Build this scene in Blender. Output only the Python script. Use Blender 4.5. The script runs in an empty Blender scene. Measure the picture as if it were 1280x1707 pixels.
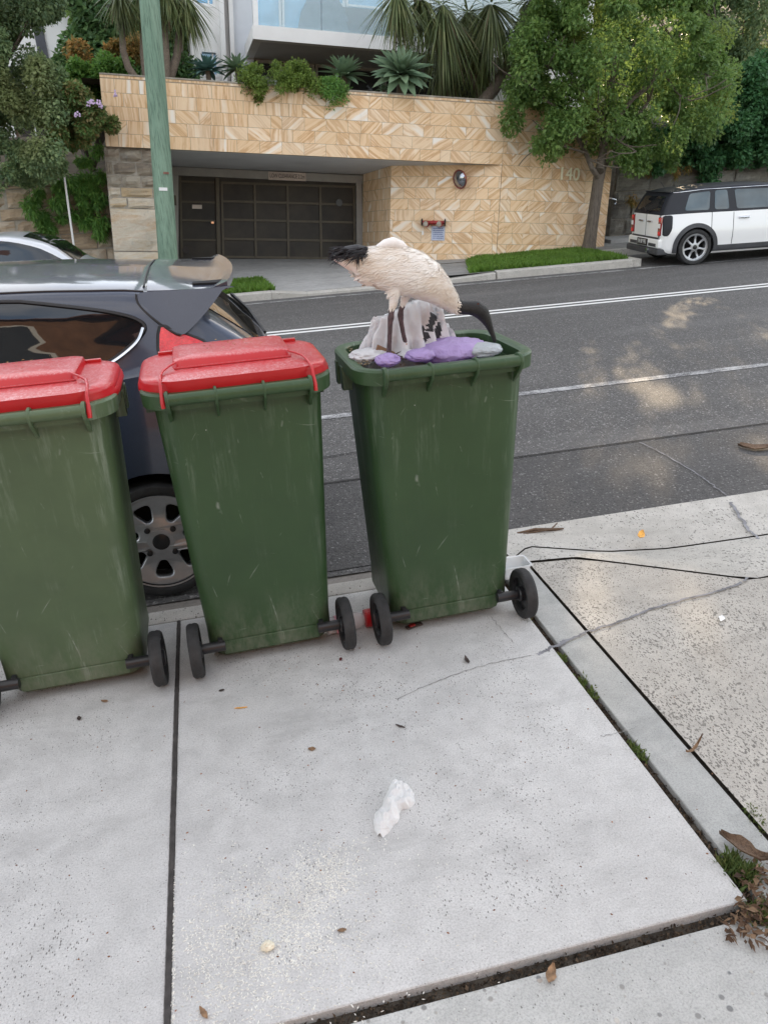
import bpy, bmesh, math, random
import numpy as np
from mathutils import Vector, Matrix, Quaternion, noise as mnoise

S = bpy.context.scene
COL = S.collection
random.seed(7)
RNG = np.random.default_rng(7)
rad = math.radians

# ---------------------------------------------------------------- camera (street frame: X along kerb, Y across the street, Z up)
F, CX, CY, H = 1282.0, 640.0, 853.5, 1.65
CAMR = np.array([[0.97304, 0.13976, 0.18357], [-0.22340, 0.38606, 0.89502], [-0.05422, -0.91185, 0.40685]])
def _n(v):
    v = np.array(v, float); return v / np.linalg.norm(v)
_Y = _n((-320, 553, 1282)); _s = _n((7060, 1000, 1282)); _X = _n(_s - np.dot(_s, _Y) * _Y); _Z = -np.cross(_X, _Y)
CAMR = np.stack([_X, _Y, _Z])
O = np.array([0.0, 0.0, H])
cam = bpy.data.cameras.new('camera'); cam_ob = bpy.data.objects.new('camera', cam); COL.objects.link(cam_ob)
cam.sensor_fit = 'VERTICAL'; cam.sensor_height = 36.0; cam.lens = 36.0 * F / 1707.0
cam.clip_start = 0.05; cam.clip_end = 600.0
_m = Matrix.Identity(4)
for i in range(3):
    _m[i][0] = CAMR[i, 0]; _m[i][1] = CAMR[i, 1]; _m[i][2] = -CAMR[i, 2]; _m[i][3] = O[i]
cam_ob.matrix_world = _m
S.camera = cam_ob
S.render.resolution_x, S.render.resolution_y = 767, 1024

# ---------------------------------------------------------------- sky, sun, exposure
SUN_AZ, SUN_EL = rad(27.0), rad(19.0)
world = bpy.data.worlds.new('World'); S.world = world; world.use_nodes = True
wn = world.node_tree; wn.nodes.clear()
w_out = wn.nodes.new('ShaderNodeOutputWorld'); w_bg = wn.nodes.new('ShaderNodeBackground')
sky = wn.nodes.new('ShaderNodeTexSky'); sky.sky_type = 'NISHITA'; sky.sun_disc = False
sky.sun_elevation = SUN_EL; sky.sun_rotation = SUN_AZ
sky.air_density = 1.0; sky.dust_density = 1.0; sky.ozone_density = 1.0
w_tc = wn.nodes.new('ShaderNodeTexCoord'); w_no = wn.nodes.new('ShaderNodeTexNoise')
w_no.inputs['Scale'].default_value = 2.2; w_no.inputs['Detail'].default_value = 7.0; w_no.inputs['Roughness'].default_value = 0.6
w_rp = wn.nodes.new('ShaderNodeValToRGB')
w_rp.color_ramp.elements[0].position = 0.38; w_rp.color_ramp.elements[0].color = (0.08, 0.08, 0.08, 1)
w_rp.color_ramp.elements[1].position = 0.62; w_rp.color_ramp.elements[1].color = (0.55, 0.55, 0.55, 1)
w_mx = wn.nodes.new('ShaderNodeMix'); w_mx.data_type = 'RGBA'
w_mx.inputs['B'].default_value = (9.4, 8.8, 8.0, 1)
wn.links.new(w_tc.outputs['Generated'], w_no.inputs['Vector']); wn.links.new(w_no.outputs['Fac'], w_rp.inputs['Fac'])
wn.links.new(w_rp.outputs['Color'], w_mx.inputs['Factor']); wn.links.new(sky.outputs['Color'], w_mx.inputs['A'])
wn.links.new(w_mx.outputs['Result'], w_bg.inputs['Color'])
w_bg.inputs['Strength'].default_value = 0.10
wn.links.new(w_bg.outputs['Background'], w_out.inputs['Surface'])

sun = bpy.data.lights.new('sun', 'SUN'); sun.energy = 2.0; sun.angle = rad(0.6); sun.color = (1.0, 0.78, 0.52)
sun_ob = bpy.data.objects.new('sun', sun); COL.objects.link(sun_ob)
SUN_DIR = Vector((math.sin(SUN_AZ) * math.cos(SUN_EL), math.cos(SUN_AZ) * math.cos(SUN_EL), math.sin(SUN_EL)))
sun_ob.rotation_euler = (-SUN_DIR).to_track_quat('-Z', 'Y').to_euler()
sun_ob.location = (8, 14, 14)

S.view_settings.view_transform = 'Standard'; S.view_settings.look = 'None'
S.view_settings.exposure = 1.85; S.view_settings.gamma = 1.0
S.cycles.max_bounces = 8; S.cycles.transparent_max_bounces = 16
S.cycles.sample_clamp_indirect = 6.0

# ---------------------------------------------------------------- placing points: rays met with real planes
RZ = -0.10                                                     # road level below the footpath
def ray(px, py): return CAMR @ np.array([(px - CX) / F, (CY - py) / F, 1.0])
def G(px, py, z=0.0):
    d = ray(px, py); return O + d * ((z - H) / d[2])
def AY(px, py, y):
    d = ray(px, py); return O + d * (y / d[1])
def PL(px, py, p0, n):
    d = ray(px, py); return O + d * (np.dot(p0 - O, n) / np.dot(d, n))

# ---------------------------------------------------------------- object helpers
def link(o, parent=None):
    COL.objects.link(o)
    if parent is not None: o.parent = parent
    return o
def tag(o, label=None, cat=None, group=None, kind=None):
    if label: o['label'] = label
    if cat: o['category'] = cat
    if group: o['group'] = group
    if kind: o['kind'] = kind
    return o
def thing(name, label, cat, loc=(0, 0, 0), rz=0.0, group=None):
    o = bpy.data.objects.new(name, None); o.empty_display_size = 0.1
    o.location = loc; o.rotation_euler = (0, 0, rz); COL.objects.link(o)
    return tag(o, label, cat, group)
def mesh_np(name, V, FQ, mat=None, parent=None, smooth=False, uv=None):
    V = np.asarray(V, np.float32).reshape(-1, 3); FQ = np.asarray(FQ, np.int32)
    k = FQ.shape[1]
    me = bpy.data.meshes.new(name)
    me.vertices.add(len(V)); me.vertices.foreach_set('co', V.ravel())
    me.loops.add(FQ.size); me.loops.foreach_set('vertex_index', FQ.ravel())
    me.polygons.add(len(FQ)); me.polygons.foreach_set('loop_start', np.arange(0, FQ.size, k, dtype=np.int32))
    me.polygons.foreach_set('loop_total', np.full(len(FQ), k, np.int32))
    me.polygons.foreach_set('use_smooth', np.full(len(FQ), bool(smooth)))
    if uv is not None:
        l = me.uv_layers.new(name='UVMap'); l.data.foreach_set('uv', np.asarray(uv, np.float32).ravel())
    me.update(calc_edges=True); me.validate()
    if mat: me.materials.append(mat)
    return link(bpy.data.objects.new(name, me), parent)
def bm_obj(name, bm, mat=None, parent=None, smooth=None, loc=None):
    bmesh.ops.recalc_face_normals(bm, faces=bm.faces[:])
    me = bpy.data.meshes.new(name); bm.to_mesh(me); bm.free()
    if mat is not None:
        for m in (mat if isinstance(mat, (list, tuple)) else [mat]): me.materials.append(m)
    if smooth is not None:
        me.polygons.foreach_set('use_smooth', np.ones(len(me.polygons), bool))
        if smooth < 179: me.set_sharp_from_angle(angle=rad(smooth))
    o = bpy.data.objects.new(name, me)
    if loc is not None: o.location = loc
    return link(o, parent)
def bake(o, mods):
    """apply modifiers to an object's mesh without operators"""
    for t, kw in mods:
        m = o.modifiers.new(t, t)
        for k, v in kw.items(): setattr(m, k, v)
    dg = bpy.context.evaluated_depsgraph_get(); dg.update()
    me = bpy.data.meshes.new_from_object(o.evaluated_get(dg), depsgraph=dg)
    old = o.data; o.modifiers.clear(); me.name = old.name; o.data = me
    bpy.data.meshes.remove(old)
    return o
def box(bm, x0, x1, y0, y1, z0, z1, bevel=0.0, M=None, seg=2, mi=0):
    r = bmesh.ops.create_cube(bm, size=1.0)
    vs = r['verts']
    for v in vs:
        v.co = Vector(((x0 + x1) / 2 + v.co.x * (x1 - x0), (y0 + y1) / 2 + v.co.y * (y1 - y0), (z0 + z1) / 2 + v.co.z * (z1 - z0)))
    fs = set(f for v in vs for f in v.link_faces)
    if bevel > 0:
        es = list(set(e for v in vs for e in v.link_edges))
        rb = bmesh.ops.bevel(bm, geom=es, offset=bevel, segments=seg, profile=0.7, affect='EDGES', clamp_overlap=True)
        vs = list(set(v for f in rb['faces'] for v in f.verts) | set(v for v in vs if v.is_valid))
        fs = set(f for v in vs for f in v.link_faces)
    for f in fs: f.material_index = mi
    if M is not None: bmesh.ops.transform(bm, matrix=M, verts=vs)
    return vs
def tube(bm, pts, radii, seg=10, caps=True, squash=None, mi=0):
    """swept tube along points; squash=(a,b) scales the two cross axes per point"""
    P = [Vector(p) for p in pts]; n = len(P)
    if not hasattr(radii, '__len__'): radii = [radii] * n
    rings = []; up = None
    for i in range(n):
        t = (P[min(i + 1, n - 1)] - P[max(i - 1, 0)]).normalized()
        if up is None:
            a = Vector((0, 0, 1)) if abs(t.z) < 0.9 else Vector((0, 1, 0))
            up = (a - t * a.dot(t)).normalized()
        else:
            up = (up - t * up.dot(t)).normalized()
        sd = t.cross(up)
        q = squash[i] if squash else (1, 1)
        rings.append([bm.verts.new(P[i] + (up * math.sin(k / seg * 2 * math.pi) * q[1] + sd * math.cos(k / seg * 2 * math.pi) * q[0]) * radii[i]) for k in range(seg)])
    for i in range(n - 1):
        for k in range(seg):
            f = bm.faces.new((rings[i][k], rings[i][(k + 1) % seg], rings[i + 1][(k + 1) % seg], rings[i + 1][k])); f.material_index = mi
    if caps:
        bm.faces.new(rings[0][::-1]).material_index = mi; bm.faces.new(rings[-1]).material_index = mi
    return rings
def lathe(bm, prof, seg=32, axis='Z', c=(0, 0, 0), mi=0, close=True):
    """revolve (r, h) pairs about an axis"""
    rings = []
    for r, h in prof:
        ring = []
        for k in range(seg):
            a = k / seg * 2 * math.pi; x, y = r * math.cos(a), r * math.sin(a)
            co = {'Z': (x, y, h), 'Y': (x, h, y), 'X': (h, x, y)}[axis]
            ring.append(bm.verts.new(Vector(co) + Vector(c)))
        rings.append(ring)
    for i in range(len(rings) - 1):
        for k in range(seg):
            bm.faces.new((rings[i][k], rings[i][(k + 1) % seg], rings[i + 1][(k + 1) % seg], rings[i + 1][k])).material_index = mi
    if close:
        bm.faces.new(rings[0][::-1]).material_index = mi; bm.faces.new(rings[-1]).material_index = mi
    return rings
def prism(bm, poly, d0, d1, f):
    """poly of (a,b), extruded from depth d0 to d1; f(a,b,d) -> point"""
    A = [bm.verts.new(f(a, b, d0)) for a, b in poly]; Bv = [bm.verts.new(f(a, b, d1)) for a, b in poly]
    n = len(poly)
    bm.faces.new(A); bm.faces.new(Bv[::-1])
    for i in range(n): bm.faces.new((A[i], Bv[i], Bv[(i + 1) % n], A[(i + 1) % n]))
    return A + Bv
def quad_sheet(name, fn, nu, nv, mat, parent=None, smooth=True):
    us = np.linspace(0, 1, nu + 1); vs = np.linspace(0, 1, nv + 1)
    V = np.array([fn(u, v) for v in vs for u in us])
    Fq = [(j * (nu + 1) + i, j * (nu + 1) + i + 1, (j + 1) * (nu + 1) + i + 1, (j + 1) * (nu + 1) + i) for j in range(nv) for i in range(nu)]
    return mesh_np(name, V, Fq, mat, parent, smooth)
def text_bm(txt, size, depth=0.002, spacing=1.0):
    c = bpy.data.curves.new('lettering', 'FONT'); c.body = txt; c.size = size; c.extrude = depth; c.align_x = 'CENTER'; c.align_y = 'CENTER'; c.space_character = spacing
    o = bpy.data.objects.new('lettering', c); COL.objects.link(o)
    dg = bpy.context.evaluated_depsgraph_get(); dg.update()
    me = bpy.data.meshes.new_from_object(o.evaluated_get(dg), depsgraph=dg)
    bm = bmesh.new(); bm.from_mesh(me)
    bpy.data.objects.remove(o); bpy.data.meshes.remove(me); bpy.data.curves.remove(c)
    return bm
def frame(origin, ex, ey, ez):
    M = Matrix.Identity(4)
    for i in range(3):
        M[i][0], M[i][1], M[i][2], M[i][3] = ex[i], ey[i], ez[i], origin[i]
    return M
# ---------------------------------------------------------------- materials
class NT:
    def __init__(s, name):
        s.m = bpy.data.materials.new(name); s.m.use_nodes = True; s.t = s.m.node_tree; s.t.nodes.clear()
        s.out = s.t.nodes.new('ShaderNodeOutputMaterial'); s.p = s.t.nodes.new('ShaderNodeBsdfPrincipled')
        s.t.links.new(s.p.outputs[0], s.out.inputs['Surface'])
        s.tc = s.t.nodes.new('ShaderNodeTexCoord'); s.geo = None
    def n(s, t, **kw):
        nd = s.t.nodes.new('ShaderNode' + t)
        for k, v in kw.items(): s.set(nd, k, v)
        return nd
    def set(s, nd, k, v):
        if k.startswith('_'): setattr(nd, k[1:], v); return
        key = int(k[1:]) if k[0] == 'i' and k[1:].isdigit() else k.replace('__', ' ')
        i = nd.inputs[key]
        if isinstance(v, bpy.types.NodeSocket): s.t.links.new(v, i)
        else:
            if i.type == 'RGBA' and len(v) == 3: v = (*v, 1)
            i.default_value = v
    def P(s, **kw):
        for k, v in kw.items(): s.set(s.p, k, v)
        return s
    def obj(s): return s.tc.outputs['Object']
    def mapping(s, vec, scale=(1, 1, 1), rot=(0, 0, 0), loc=(0, 0, 0)):
        return s.n('Mapping', Vector=vec, Scale=scale, Rotation=rot, Location=loc).outputs[0]
    def noise(s, vec, scale, detail=4.0, rough=0.55, dist=0.0):
        return s.n('TexNoise', Vector=vec, Scale=scale, Detail=detail, Roughness=rough, Distortion=dist).outputs['Fac']
    def vor(s, vec, scale, feature='F1', out='Distance', rnd=1.0):
        return s.n('TexVoronoi', _feature=feature, Vector=vec, Scale=scale, Randomness=rnd).outputs[out]
    def ramp(s, fac, stops, interp='LINEAR'):
        nd = s.n('ValToRGB', Fac=fac); cr = nd.color_ramp; cr.interpolation = interp
        while len(cr.elements) < len(stops): cr.elements.new(0.5)
        for e, (p, c) in zip(cr.elements, stops):
            e.position = p; e.color = (c, c, c, 1) if not hasattr(c, '__len__') else (*c, 1)
        return nd.outputs['Color']
    def mix(s, fac, a, b, mode='MIX'):
        nd = s.n('Mix', _data_type='RGBA', _blend_type=mode)
        for k, v in (('Factor', fac),): s.set(nd, k, v)
        for k, v in (('A', a), ('B', b)):
            i = [q for q in nd.inputs if q.name == k and q.type == 'RGBA'][0]
            if isinstance(v, bpy.types.NodeSocket): s.t.links.new(v, i)
            else: i.default_value = (*v, 1) if len(v) == 3 else v
        return [q for q in nd.outputs if q.type == 'RGBA'][0]
    def math(s, op, a, b=0.0, c=0.0, clamp=False):
        nd = s.n('Math', _operation=op, _use_clamp=clamp); 
        for i, v in enumerate((a, b, c)):
            if isinstance(v, bpy.types.NodeSocket): s.t.links.new(v, nd.inputs[i])
            else: nd.inputs[i].default_value = v
        return nd.outputs[0]
    def bump(s, h, strength=0.3, dist=0.01, normal=None):
        nd = s.n('Bump', Height=h, Strength=strength, Distance=dist)
        if normal is not None: s.set(nd, 'Normal', normal)
        return nd.outputs[0]
    def island(s):
        if s.geo is None: s.geo = s.t.nodes.new('ShaderNodeNewGeometry')
        return s.geo.outputs['Random Per Island']
    def sep(s, vec): return s.n('SeparateXYZ', Vector=vec).outputs

def plain(name, col, rough=0.5, metal=0.0, var=0.08, scale=6.0, bump=0.0, coat=0.0, bscale=None):
    t = NT(name); f = t.noise(t.obj(), scale, 5, 0.6)
    lo = tuple(c * (1 - var * 2) for c in col); hi = tuple(min(1, c * (1 + var * 2)) for c in col)
    t.P(Base__Color=t.ramp(f, [(0.3, lo), (0.7, hi)]), Roughness=rough, Metallic=metal, Coat__Weight=coat, Coat__Roughness=0.05)
    if bump: t.P(Normal=t.bump(t.noise(t.obj(), bscale or scale * 8, 4), bump, 0.01))
    return t.m

def concrete(name, c0, c1, speck=0.5, speck_scale=95.0, pebble=0.0, warm=0.0, margin=None):
    t = NT(name); o = t.obj()
    big = t.noise(o, 1.3, 7, 0.62); mid = t.noise(o, 9.0, 6, 0.65); fine = t.noise(o, 200.0, 4, 0.75)
    base = t.mix(t.ramp(big, [(0.32, 0.0), (0.68, 1.0)]), c0, c1)
    base = t.mix(t.math('MULTIPLY', t.ramp(mid, [(0.40, 0.0), (0.70, 1.0)]), 0.5), base, tuple(c * 0.72 for c in c0))
    base = t.mix(t.math('MULTIPLY', t.ramp(fine, [(0.34, 1.0), (0.56, 0.0)]), 0.34), base, (0.10, 0.10, 0.10))
    patch = t.ramp(t.noise(o, 2.6, 5, 0.6), [(0.36, 0.0), (0.66, 1.0)])
    if margin:
        g = t.sep(t.tc.outputs['Generated'])
        mx = t.math('MULTIPLY', t.ramp(g[0], [(0.0, 0.0), (margin, 0.05), (margin * 1.25, 1.0), (1 - margin * 1.25, 1.0), (1 - margin, 0.05), (1.0, 0.0)]),
                    t.ramp(g[1], [(0.0, 0.0), (margin * .7, 0.1), (margin * .85, 1.0), (1.0, 1.0)]))
        patch = t.math('MULTIPLY', patch, t.math('ADD', t.math('MULTIPLY', mx, 0.85), 0.15))
    speck *= 0.56; speck_scale *= 2.0
    # small dark pits, elongated along the broom direction
    v = t.vor(t.mapping(o, (1.0, 0.55, 1.0)), speck_scale)
    vr = t.n('TexVoronoi', Vector=t.mapping(o, (1.0, 0.55, 1.0)), Scale=speck_scale).outputs['Color']
    rnd = t.sep(vr)[0]
    thr = t.math('MULTIPLY', t.math('MULTIPLY', t.math('ADD', t.math('MULTIPLY', patch, 0.6), 0.4), speck), t.math('POWER', rnd, 2.2))
    pit = t.math('MULTIPLY', t.math('SUBTRACT', thr, v), 14.0, clamp=True)
    base = t.mix(t.math('MULTIPLY', pit, 0.72), base, (0.10, 0.095, 0.085))
    v2 = t.vor(o, speck_scale * 0.4); r2 = t.sep(t.n('TexVoronoi', Vector=o, Scale=speck_scale * 0.4).outputs['Color'])[1]
    pit2 = t.math('MULTIPLY', t.math('SUBTRACT', t.math('MULTIPLY', t.math('POWER', r2, 6.0), 0.20), v2), 16.0, clamp=True)
    base = t.mix(t.math('MULTIPLY', pit2, 0.5), base, (0.12, 0.11, 0.10))
    hgt = t.math('SUBTRACT', fine, t.math('MULTIPLY', pit, 1.2))
    if pebble > 0:
        pv = t.n('TexVoronoi', Vector=o, Scale=42.0); pr = t.sep(pv.outputs['Color'])
        pm = t.math('MULTIPLY', t.math('SUBTRACT', t.math('MULTIPLY', t.math('POWER', pr[0], 1.6), pebble), pv.outputs['Distance']), 9.0, clamp=True)
        base = t.mix(t.math('MULTIPLY', pm, 0.85), base, t.ramp(pr[1], [(0.0, (0.10, 0.11, 0.12)), (0.45, (0.30, 0.29, 0.27)), (0.75, (0.55, 0.52, 0.47)), (1.0, (0.22, 0.17, 0.14))]))
        hgt = t.math('ADD', hgt, t.math('MULTIPLY', pm, 0.8))
    stain = t.math('ADD', t.ramp(t.noise(t.mapping(o, (1, 2.2, 1), rot=(0, 0, 0.5)), 2.1, 6, 0.7, 0.4), [(0.54, 0.0), (0.72, 0.6)]), t.math('MULTIPLY', t.ramp(t.noise(t.mapping(o, (1.0, 3.0, 1), rot=(0, 0, -0.9), loc=(3, 1, 0)), 5.5, 6, 0.75, 0.8), [(0.60, 0.0), (0.70, 0.55)]), t.ramp(t.noise(o, 1.1, 3), [(0.48, 0.0), (0.6, 1.0)])), clamp=True)
    base = t.mix(stain, base, tuple(c * 0.62 for c in c0))
    t.P(Base__Color=base, Roughness=0.88, Normal=t.bump(hgt, 0.6, 0.004))
    t.p.inputs['Specular IOR Level'].default_value = 0.3
    return t.m

def asphalt(name, c0, c1, speck=0.5):
    t = NT(name); o = t.obj()
    big = t.noise(t.mapping(o, (0.5, 1.0, 1.0)), 0.8, 7, 0.6)
    base = t.mix(t.ramp(big, [(0.3, 0.0), (0.7, 1.0)]), c0, c1)
    v = t.n('TexVoronoi', Vector=o, Scale=85.0); r = t.sep(v.outputs['Color'])
    st = t.math('MULTIPLY', t.math('SUBTRACT', t.math('MULTIPLY', r[0], speck), v.outputs['Distance']), 6.0, clamp=True)
    base = t.mix(t.math('MULTIPLY', st, 0.75), base, t.ramp(r[1], [(0.0, tuple(c * 0.35 for c in c0)), (0.5, c0), (0.85, tuple(c * 2.0 for c in c1)), (1.0, tuple(c * 3.2 for c in c1))]))
    fine = t.noise(o, 130.0, 4, 0.75)
    base = t.mix(t.ramp(fine, [(0.38, 0.65), (0.55, 0.0)]), base, tuple(c * 0.3 for c in c0))
    worn = t.ramp(t.noise(t.mapping(o, (0.25, 1.6, 1.0)), 1.6, 5, 0.6), [(0.5, 0.0), (0.8, 0.35)])
    base = t.mix(worn, base, tuple(c * 1.6 for c in c1))
    t.P(Base__Color=base, Roughness=0.82, Normal=t.bump(t.math('ADD', fine, t.math('MULTIPLY', v.outputs['Distance'], -0.8)), 0.55, 0.006))
    t.p.inputs['Specular IOR Level'].default_value = 0.35
    return t.m

def road_paint(name, wear, col=(0.78, 0.78, 0.76)):
    t = NT(name); o = t.obj()
    f = t.math('ADD', t.math('MULTIPLY', t.noise(o, 110.0, 4, 0.8), 0.6), t.math('MULTIPLY', t.noise(o, 5.0, 4, 0.7), 0.4))
    m = t.ramp(f, [(wear - 0.06, 1.0), (wear + 0.06, 0.0)])
    t.P(Base__Color=t.mix(m, col, (0.075, 0.075, 0.08)), Roughness=0.75, Normal=t.bump(t.noise(o, 130.0, 4, 0.75), 0.4, 0.004))
    return t.m

def bin_plastic(name, col, dust=0.35):
    t = NT(name); o = t.obj()
    big = t.noise(o, 3.0, 5, 0.6)
    base = t.mix(t.ramp(big, [(0.3, 0.0), (0.7, 1.0)]), tuple(c * 0.86 for c in col), tuple(c * 1.15 for c in col))
    # sparse scratches: thin distorted bands in a few directions, broken up by noise
    for i, (rot, sc, w) in enumerate(((0.25, 5.0, 0.010), (-0.5, 4.0, 0.008), (1.35, 6.5, 0.007))):
        vec = t.mapping(o, (1, 1, 1), rot=(0.0, rot, 0.3 * i), loc=(3.1 * i, 1.7 * i, 0.9 * i))
        vn = t.n('TexNoise', Vector=vec, Scale=2.0, Detail=2.0)
        vv = t.n('VectorMath', _operation='ADD', i0=t.mapping(vec, (1.0, 1.0, 0.16)), i1=t.n('VectorMath', _operation='SCALE', i0=vn.outputs['Color'], Scale=0.16).outputs[0]).outputs[0]
        e = t.vor(vv, sc, 'DISTANCE_TO_EDGE')
        line = t.math('MULTIPLY', t.math('SUBTRACT', w, e), 1.0 / w, clamp=True)
        brk = t.ramp(t.noise(vec, 5.5, 4, 0.7), [(0.58, 0.0), (0.68, 1.0)])
        base = t.mix(t.math('MULTIPLY', t.math('MULTIPLY', line, brk), 0.7), base, (0.30, 0.34, 0.30))
    # chalky scuffs and dust runs
    run = t.noise(t.mapping(o, (9.0, 9.0, 0.8)), 2.2, 6, 0.75)
    sc = t.math('MULTIPLY', t.ramp(run, [(0.52, 0.0), (0.74, 1.0)]), t.ramp(t.noise(o, 2.4, 4, 0.6), [(0.42, 0.03), (0.66, dust * 1.5)]))
    base = t.mix(sc, base, (0.30, 0.36, 0.29))
    spot = t.vor(o, 24.0); rr = t.sep(t.n('TexVoronoi', Vector=o, Scale=24.0).outputs['Color'])[0]
    sp = t.math('MULTIPLY', t.math('SUBTRACT', t.math('MULTIPLY', t.math('POWER', rr, 14.0), 0.10), spot), 40.0, clamp=True)
    base = t.mix(sp, base, (0.6, 0.62, 0.58))
    zz = t.sep(o)[2]; gr = t.math('MULTIPLY', t.ramp(zz, [(0.03, 1.0), (0.30, 0.0)]), t.ramp(t.noise(t.mapping(o, (6, 6, 2.5)), 4.0, 6, 0.75), [(0.40, 0.0), (0.68, 0.55)]))
    base = t.mix(gr, base, (0.20, 0.20, 0.165))
    t.P(Base__Color=base, Roughness=t.ramp(big, [(0.3, 0.36), (0.7, 0.50)]), Normal=t.bump(t.noise(o, 420.0, 3, 0.6), 0.08, 0.002))
    t.p.inputs['Specular IOR Level'].default_value = 0.45
    return t.m

def lid_plastic(name, col):
    t = NT(name); o = t.obj()
    base = t.mix(t.ramp(t.noise(o, 4.0, 5), [(0.3, 0.0), (0.7, 1.0)]), tuple(c * 0.85 for c in col), col)
    g = t.n('NewGeometry'); up = t.ramp(t.sep(g.outputs['Normal'])[2], [(0.75, 0.0), (0.97, 1.0)])
    d1 = t.ramp(t.noise(t.mapping(o, (1.0, 0.5, 1.0), rot=(0, 0, 0.6)), 120.0, 5, 0.85), [(0.47, 0.0), (0.58, 0.9)])
    d2 = t.ramp(t.noise(o, 13.0, 6, 0.75), [(0.40, 0.25), (0.66, 1.0)])
    base = t.mix(t.math('MULTIPLY', t.math('MULTIPLY', d1, d2), t.math('MULTIPLY', up, 0.75)), base, (0.66, 0.40, 0.40))
    base = t.mix(t.math('MULTIPLY', t.ramp(t.noise(o, 40.0, 5, 0.8), [(0.64, 0.0), (0.74, 1.0)]), up), base, (0.16, 0.05, 0.04))
    t.P(Base__Color=base, Roughness=0.30, Normal=t.bump(t.noise(o, 300.0, 3), 0.05, 0.002))
    return t.m

def car_paint(name, col, metal=0.5, rough=0.32, dirt=0.25, flake=True):
    t = NT(name); o = t.obj()
    base = t.mix(0.0, col, col)
    if flake:
        v = t.sep(t.n('TexVoronoi', Vector=o, Scale=900.0).outputs['Color'])[0]
        base = t.mix(t.math('MULTIPLY', v, 0.35), col, tuple(min(1, c * 2.2 + 0.02) for c in col))
    g = t.n('NewGeometry'); up = t.ramp(t.sep(g.outputs['Normal'])[2], [(0.5, 0.15), (0.95, 1.0)])
    d = t.math('MULTIPLY', t.ramp(t.noise(o, 70.0, 5, 0.8), [(0.48, 0.0), (0.66, 1.0)]), t.math('MULTIPLY', up, dirt))
    base = t.mix(d, base, (0.30, 0.29, 0.27))
    t.P(Base__Color=base, Metallic=metal, Roughness=t.math('ADD', t.math('MULTIPLY', d, 0.5), rough), Coat__Weight=1.0, Coat__Roughness=t.math('ADD', t.math('MULTIPLY', d, 0.6), 0.07))
    return t.m

def glass_dark(name, tint=(0.012, 0.016, 0.018), rough=0.02):
    t = NT(name); o = t.obj()
    t.P(Base__Color=t.ramp(t.noise(o, 2.0, 3), [(0.3, tint), (0.7, tuple(c * 1.8 for c in tint))]), Roughness=rough, IOR=1.5, Coat__Weight=0.6, Coat__Roughness=0.02)
    return t.m

def leaf_mat(name, cols, rough=0.45, trans=0.30, clump=0.9, yellow=None):
    t = NT(name); r = t.island(); o = t.obj()
    k = len(cols); base = t.ramp(r, [(i / max(1, k - 1), c) for i, c in enumerate(cols)])
    cl = t.noise(o, clump, 4, 0.6)
    base = t.mix(t.ramp(cl, [(0.38, 0.45), (0.55, 0.0)]), base, tuple(c * 0.55 for c in cols[0]))
    if yellow: base = t.mix(t.ramp(t.noise(t.mapping(o, loc=(5, 3, 1)), clump * 0.9, 3, 0.5), [(0.60, 0.0), (0.70, 0.8)]), base, yellow)
    t.P(Base__Color=base, Roughness=rough)
    t.p.inputs['Specular IOR Level'].default_value = 0.35
    tr = t.n('BsdfTranslucent', Color=t.mix(0.5, base, tuple(min(1, c * 2.0) for c in cols[-1])))
    mx = t.n('MixShader', Fac=trans); t.t.links.new(t.p.outputs[0], mx.inputs[1]); t.t.links.new(tr.outputs[0], mx.inputs[2])
    t.t.links.new(mx.outputs[0], t.out.inputs['Surface'])
    return t.m

def bark_mat(name, c0, c1, scale=9.0, stretch=0.15, bump=0.6):
    t = NT(name); o = t.mapping(t.obj(), (1, 1, stretch))
    f = t.noise(o, scale, 7, 0.7); g = t.noise(o, scale * 6, 4, 0.7)
    base = t.mix(t.ramp(f, [(0.3, 0.0), (0.7, 1.0)]), c0, c1)
    base = t.mix(t.ramp(g, [(0.36, 0.6), (0.52, 0.0)]), base, tuple(c * 0.4 for c in c0))
    t.P(Base__Color=base, Roughness=0.85, Normal=t.bump(t.math('ADD', f, t.math('MULTIPLY', g, 0.5)), bump, 0.02))
    return t.m

def sandstone_tiles(name):
    """UV.x runs across the bedding of each tile, UV.y along it (set per tile)"""
    t = NT(name); uv = t.tc.outputs['UV']; r = t.island()
    wob = t.n('TexNoise', Vector=uv, Scale=4.0, Detail=3.0).outputs['Color']
    vv = t.n('VectorMath', _operation='ADD', i0=t.mapping(uv, (1.0, 0.05, 1.0)), i1=t.n('VectorMath', _operation='SCALE', i0=wob, Scale=0.035).outputs[0]).outputs[0]
    a = t.noise(vv, 5.2, 2, 0.55); b = t.noise(vv, 26.0, 3, 0.6)
    f = t.math('ADD', t.math('MULTIPLY', a, 0.82), t.math('MULTIPLY', b, 0.20))
    base = t.ramp(f, [(0.32, (0.88, 0.78, 0.65)), (0.40, (0.84, 0.63, 0.42)), (0.44, (0.66, 0.42, 0.22)), (0.48, (0.84, 0.62, 0.40)), (0.53, (0.78, 0.54, 0.32)), (0.56, (0.58, 0.34, 0.16)), (0.60, (0.86, 0.65, 0.44)), (0.68, (0.90, 0.84, 0.76))])
    base = t.mix(t.ramp(r, [(0.0, 0.35), (0.5, 0.0), (1.0, 0.30)]), base, t.ramp(r, [(0.0, (0.80, 0.70, 0.56)), (0.5, (0.6, 0.48, 0.36)), (1.0, (0.68, 0.48, 0.28))]))
    o = t.obj()
    stain = t.ramp(t.noise(t.mapping(o, (1, 1, 0.35)), 1.5, 6, 0.7), [(0.55, 0.0), (0.8, 0.35)])
    base = t.mix(stain, base, (0.30, 0.22, 0.15))
    t.P(Base__Color=base, Roughness=0.8, Normal=t.bump(t.noise(o, 160.0, 3), 0.12, 0.003))
    return t.m

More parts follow.
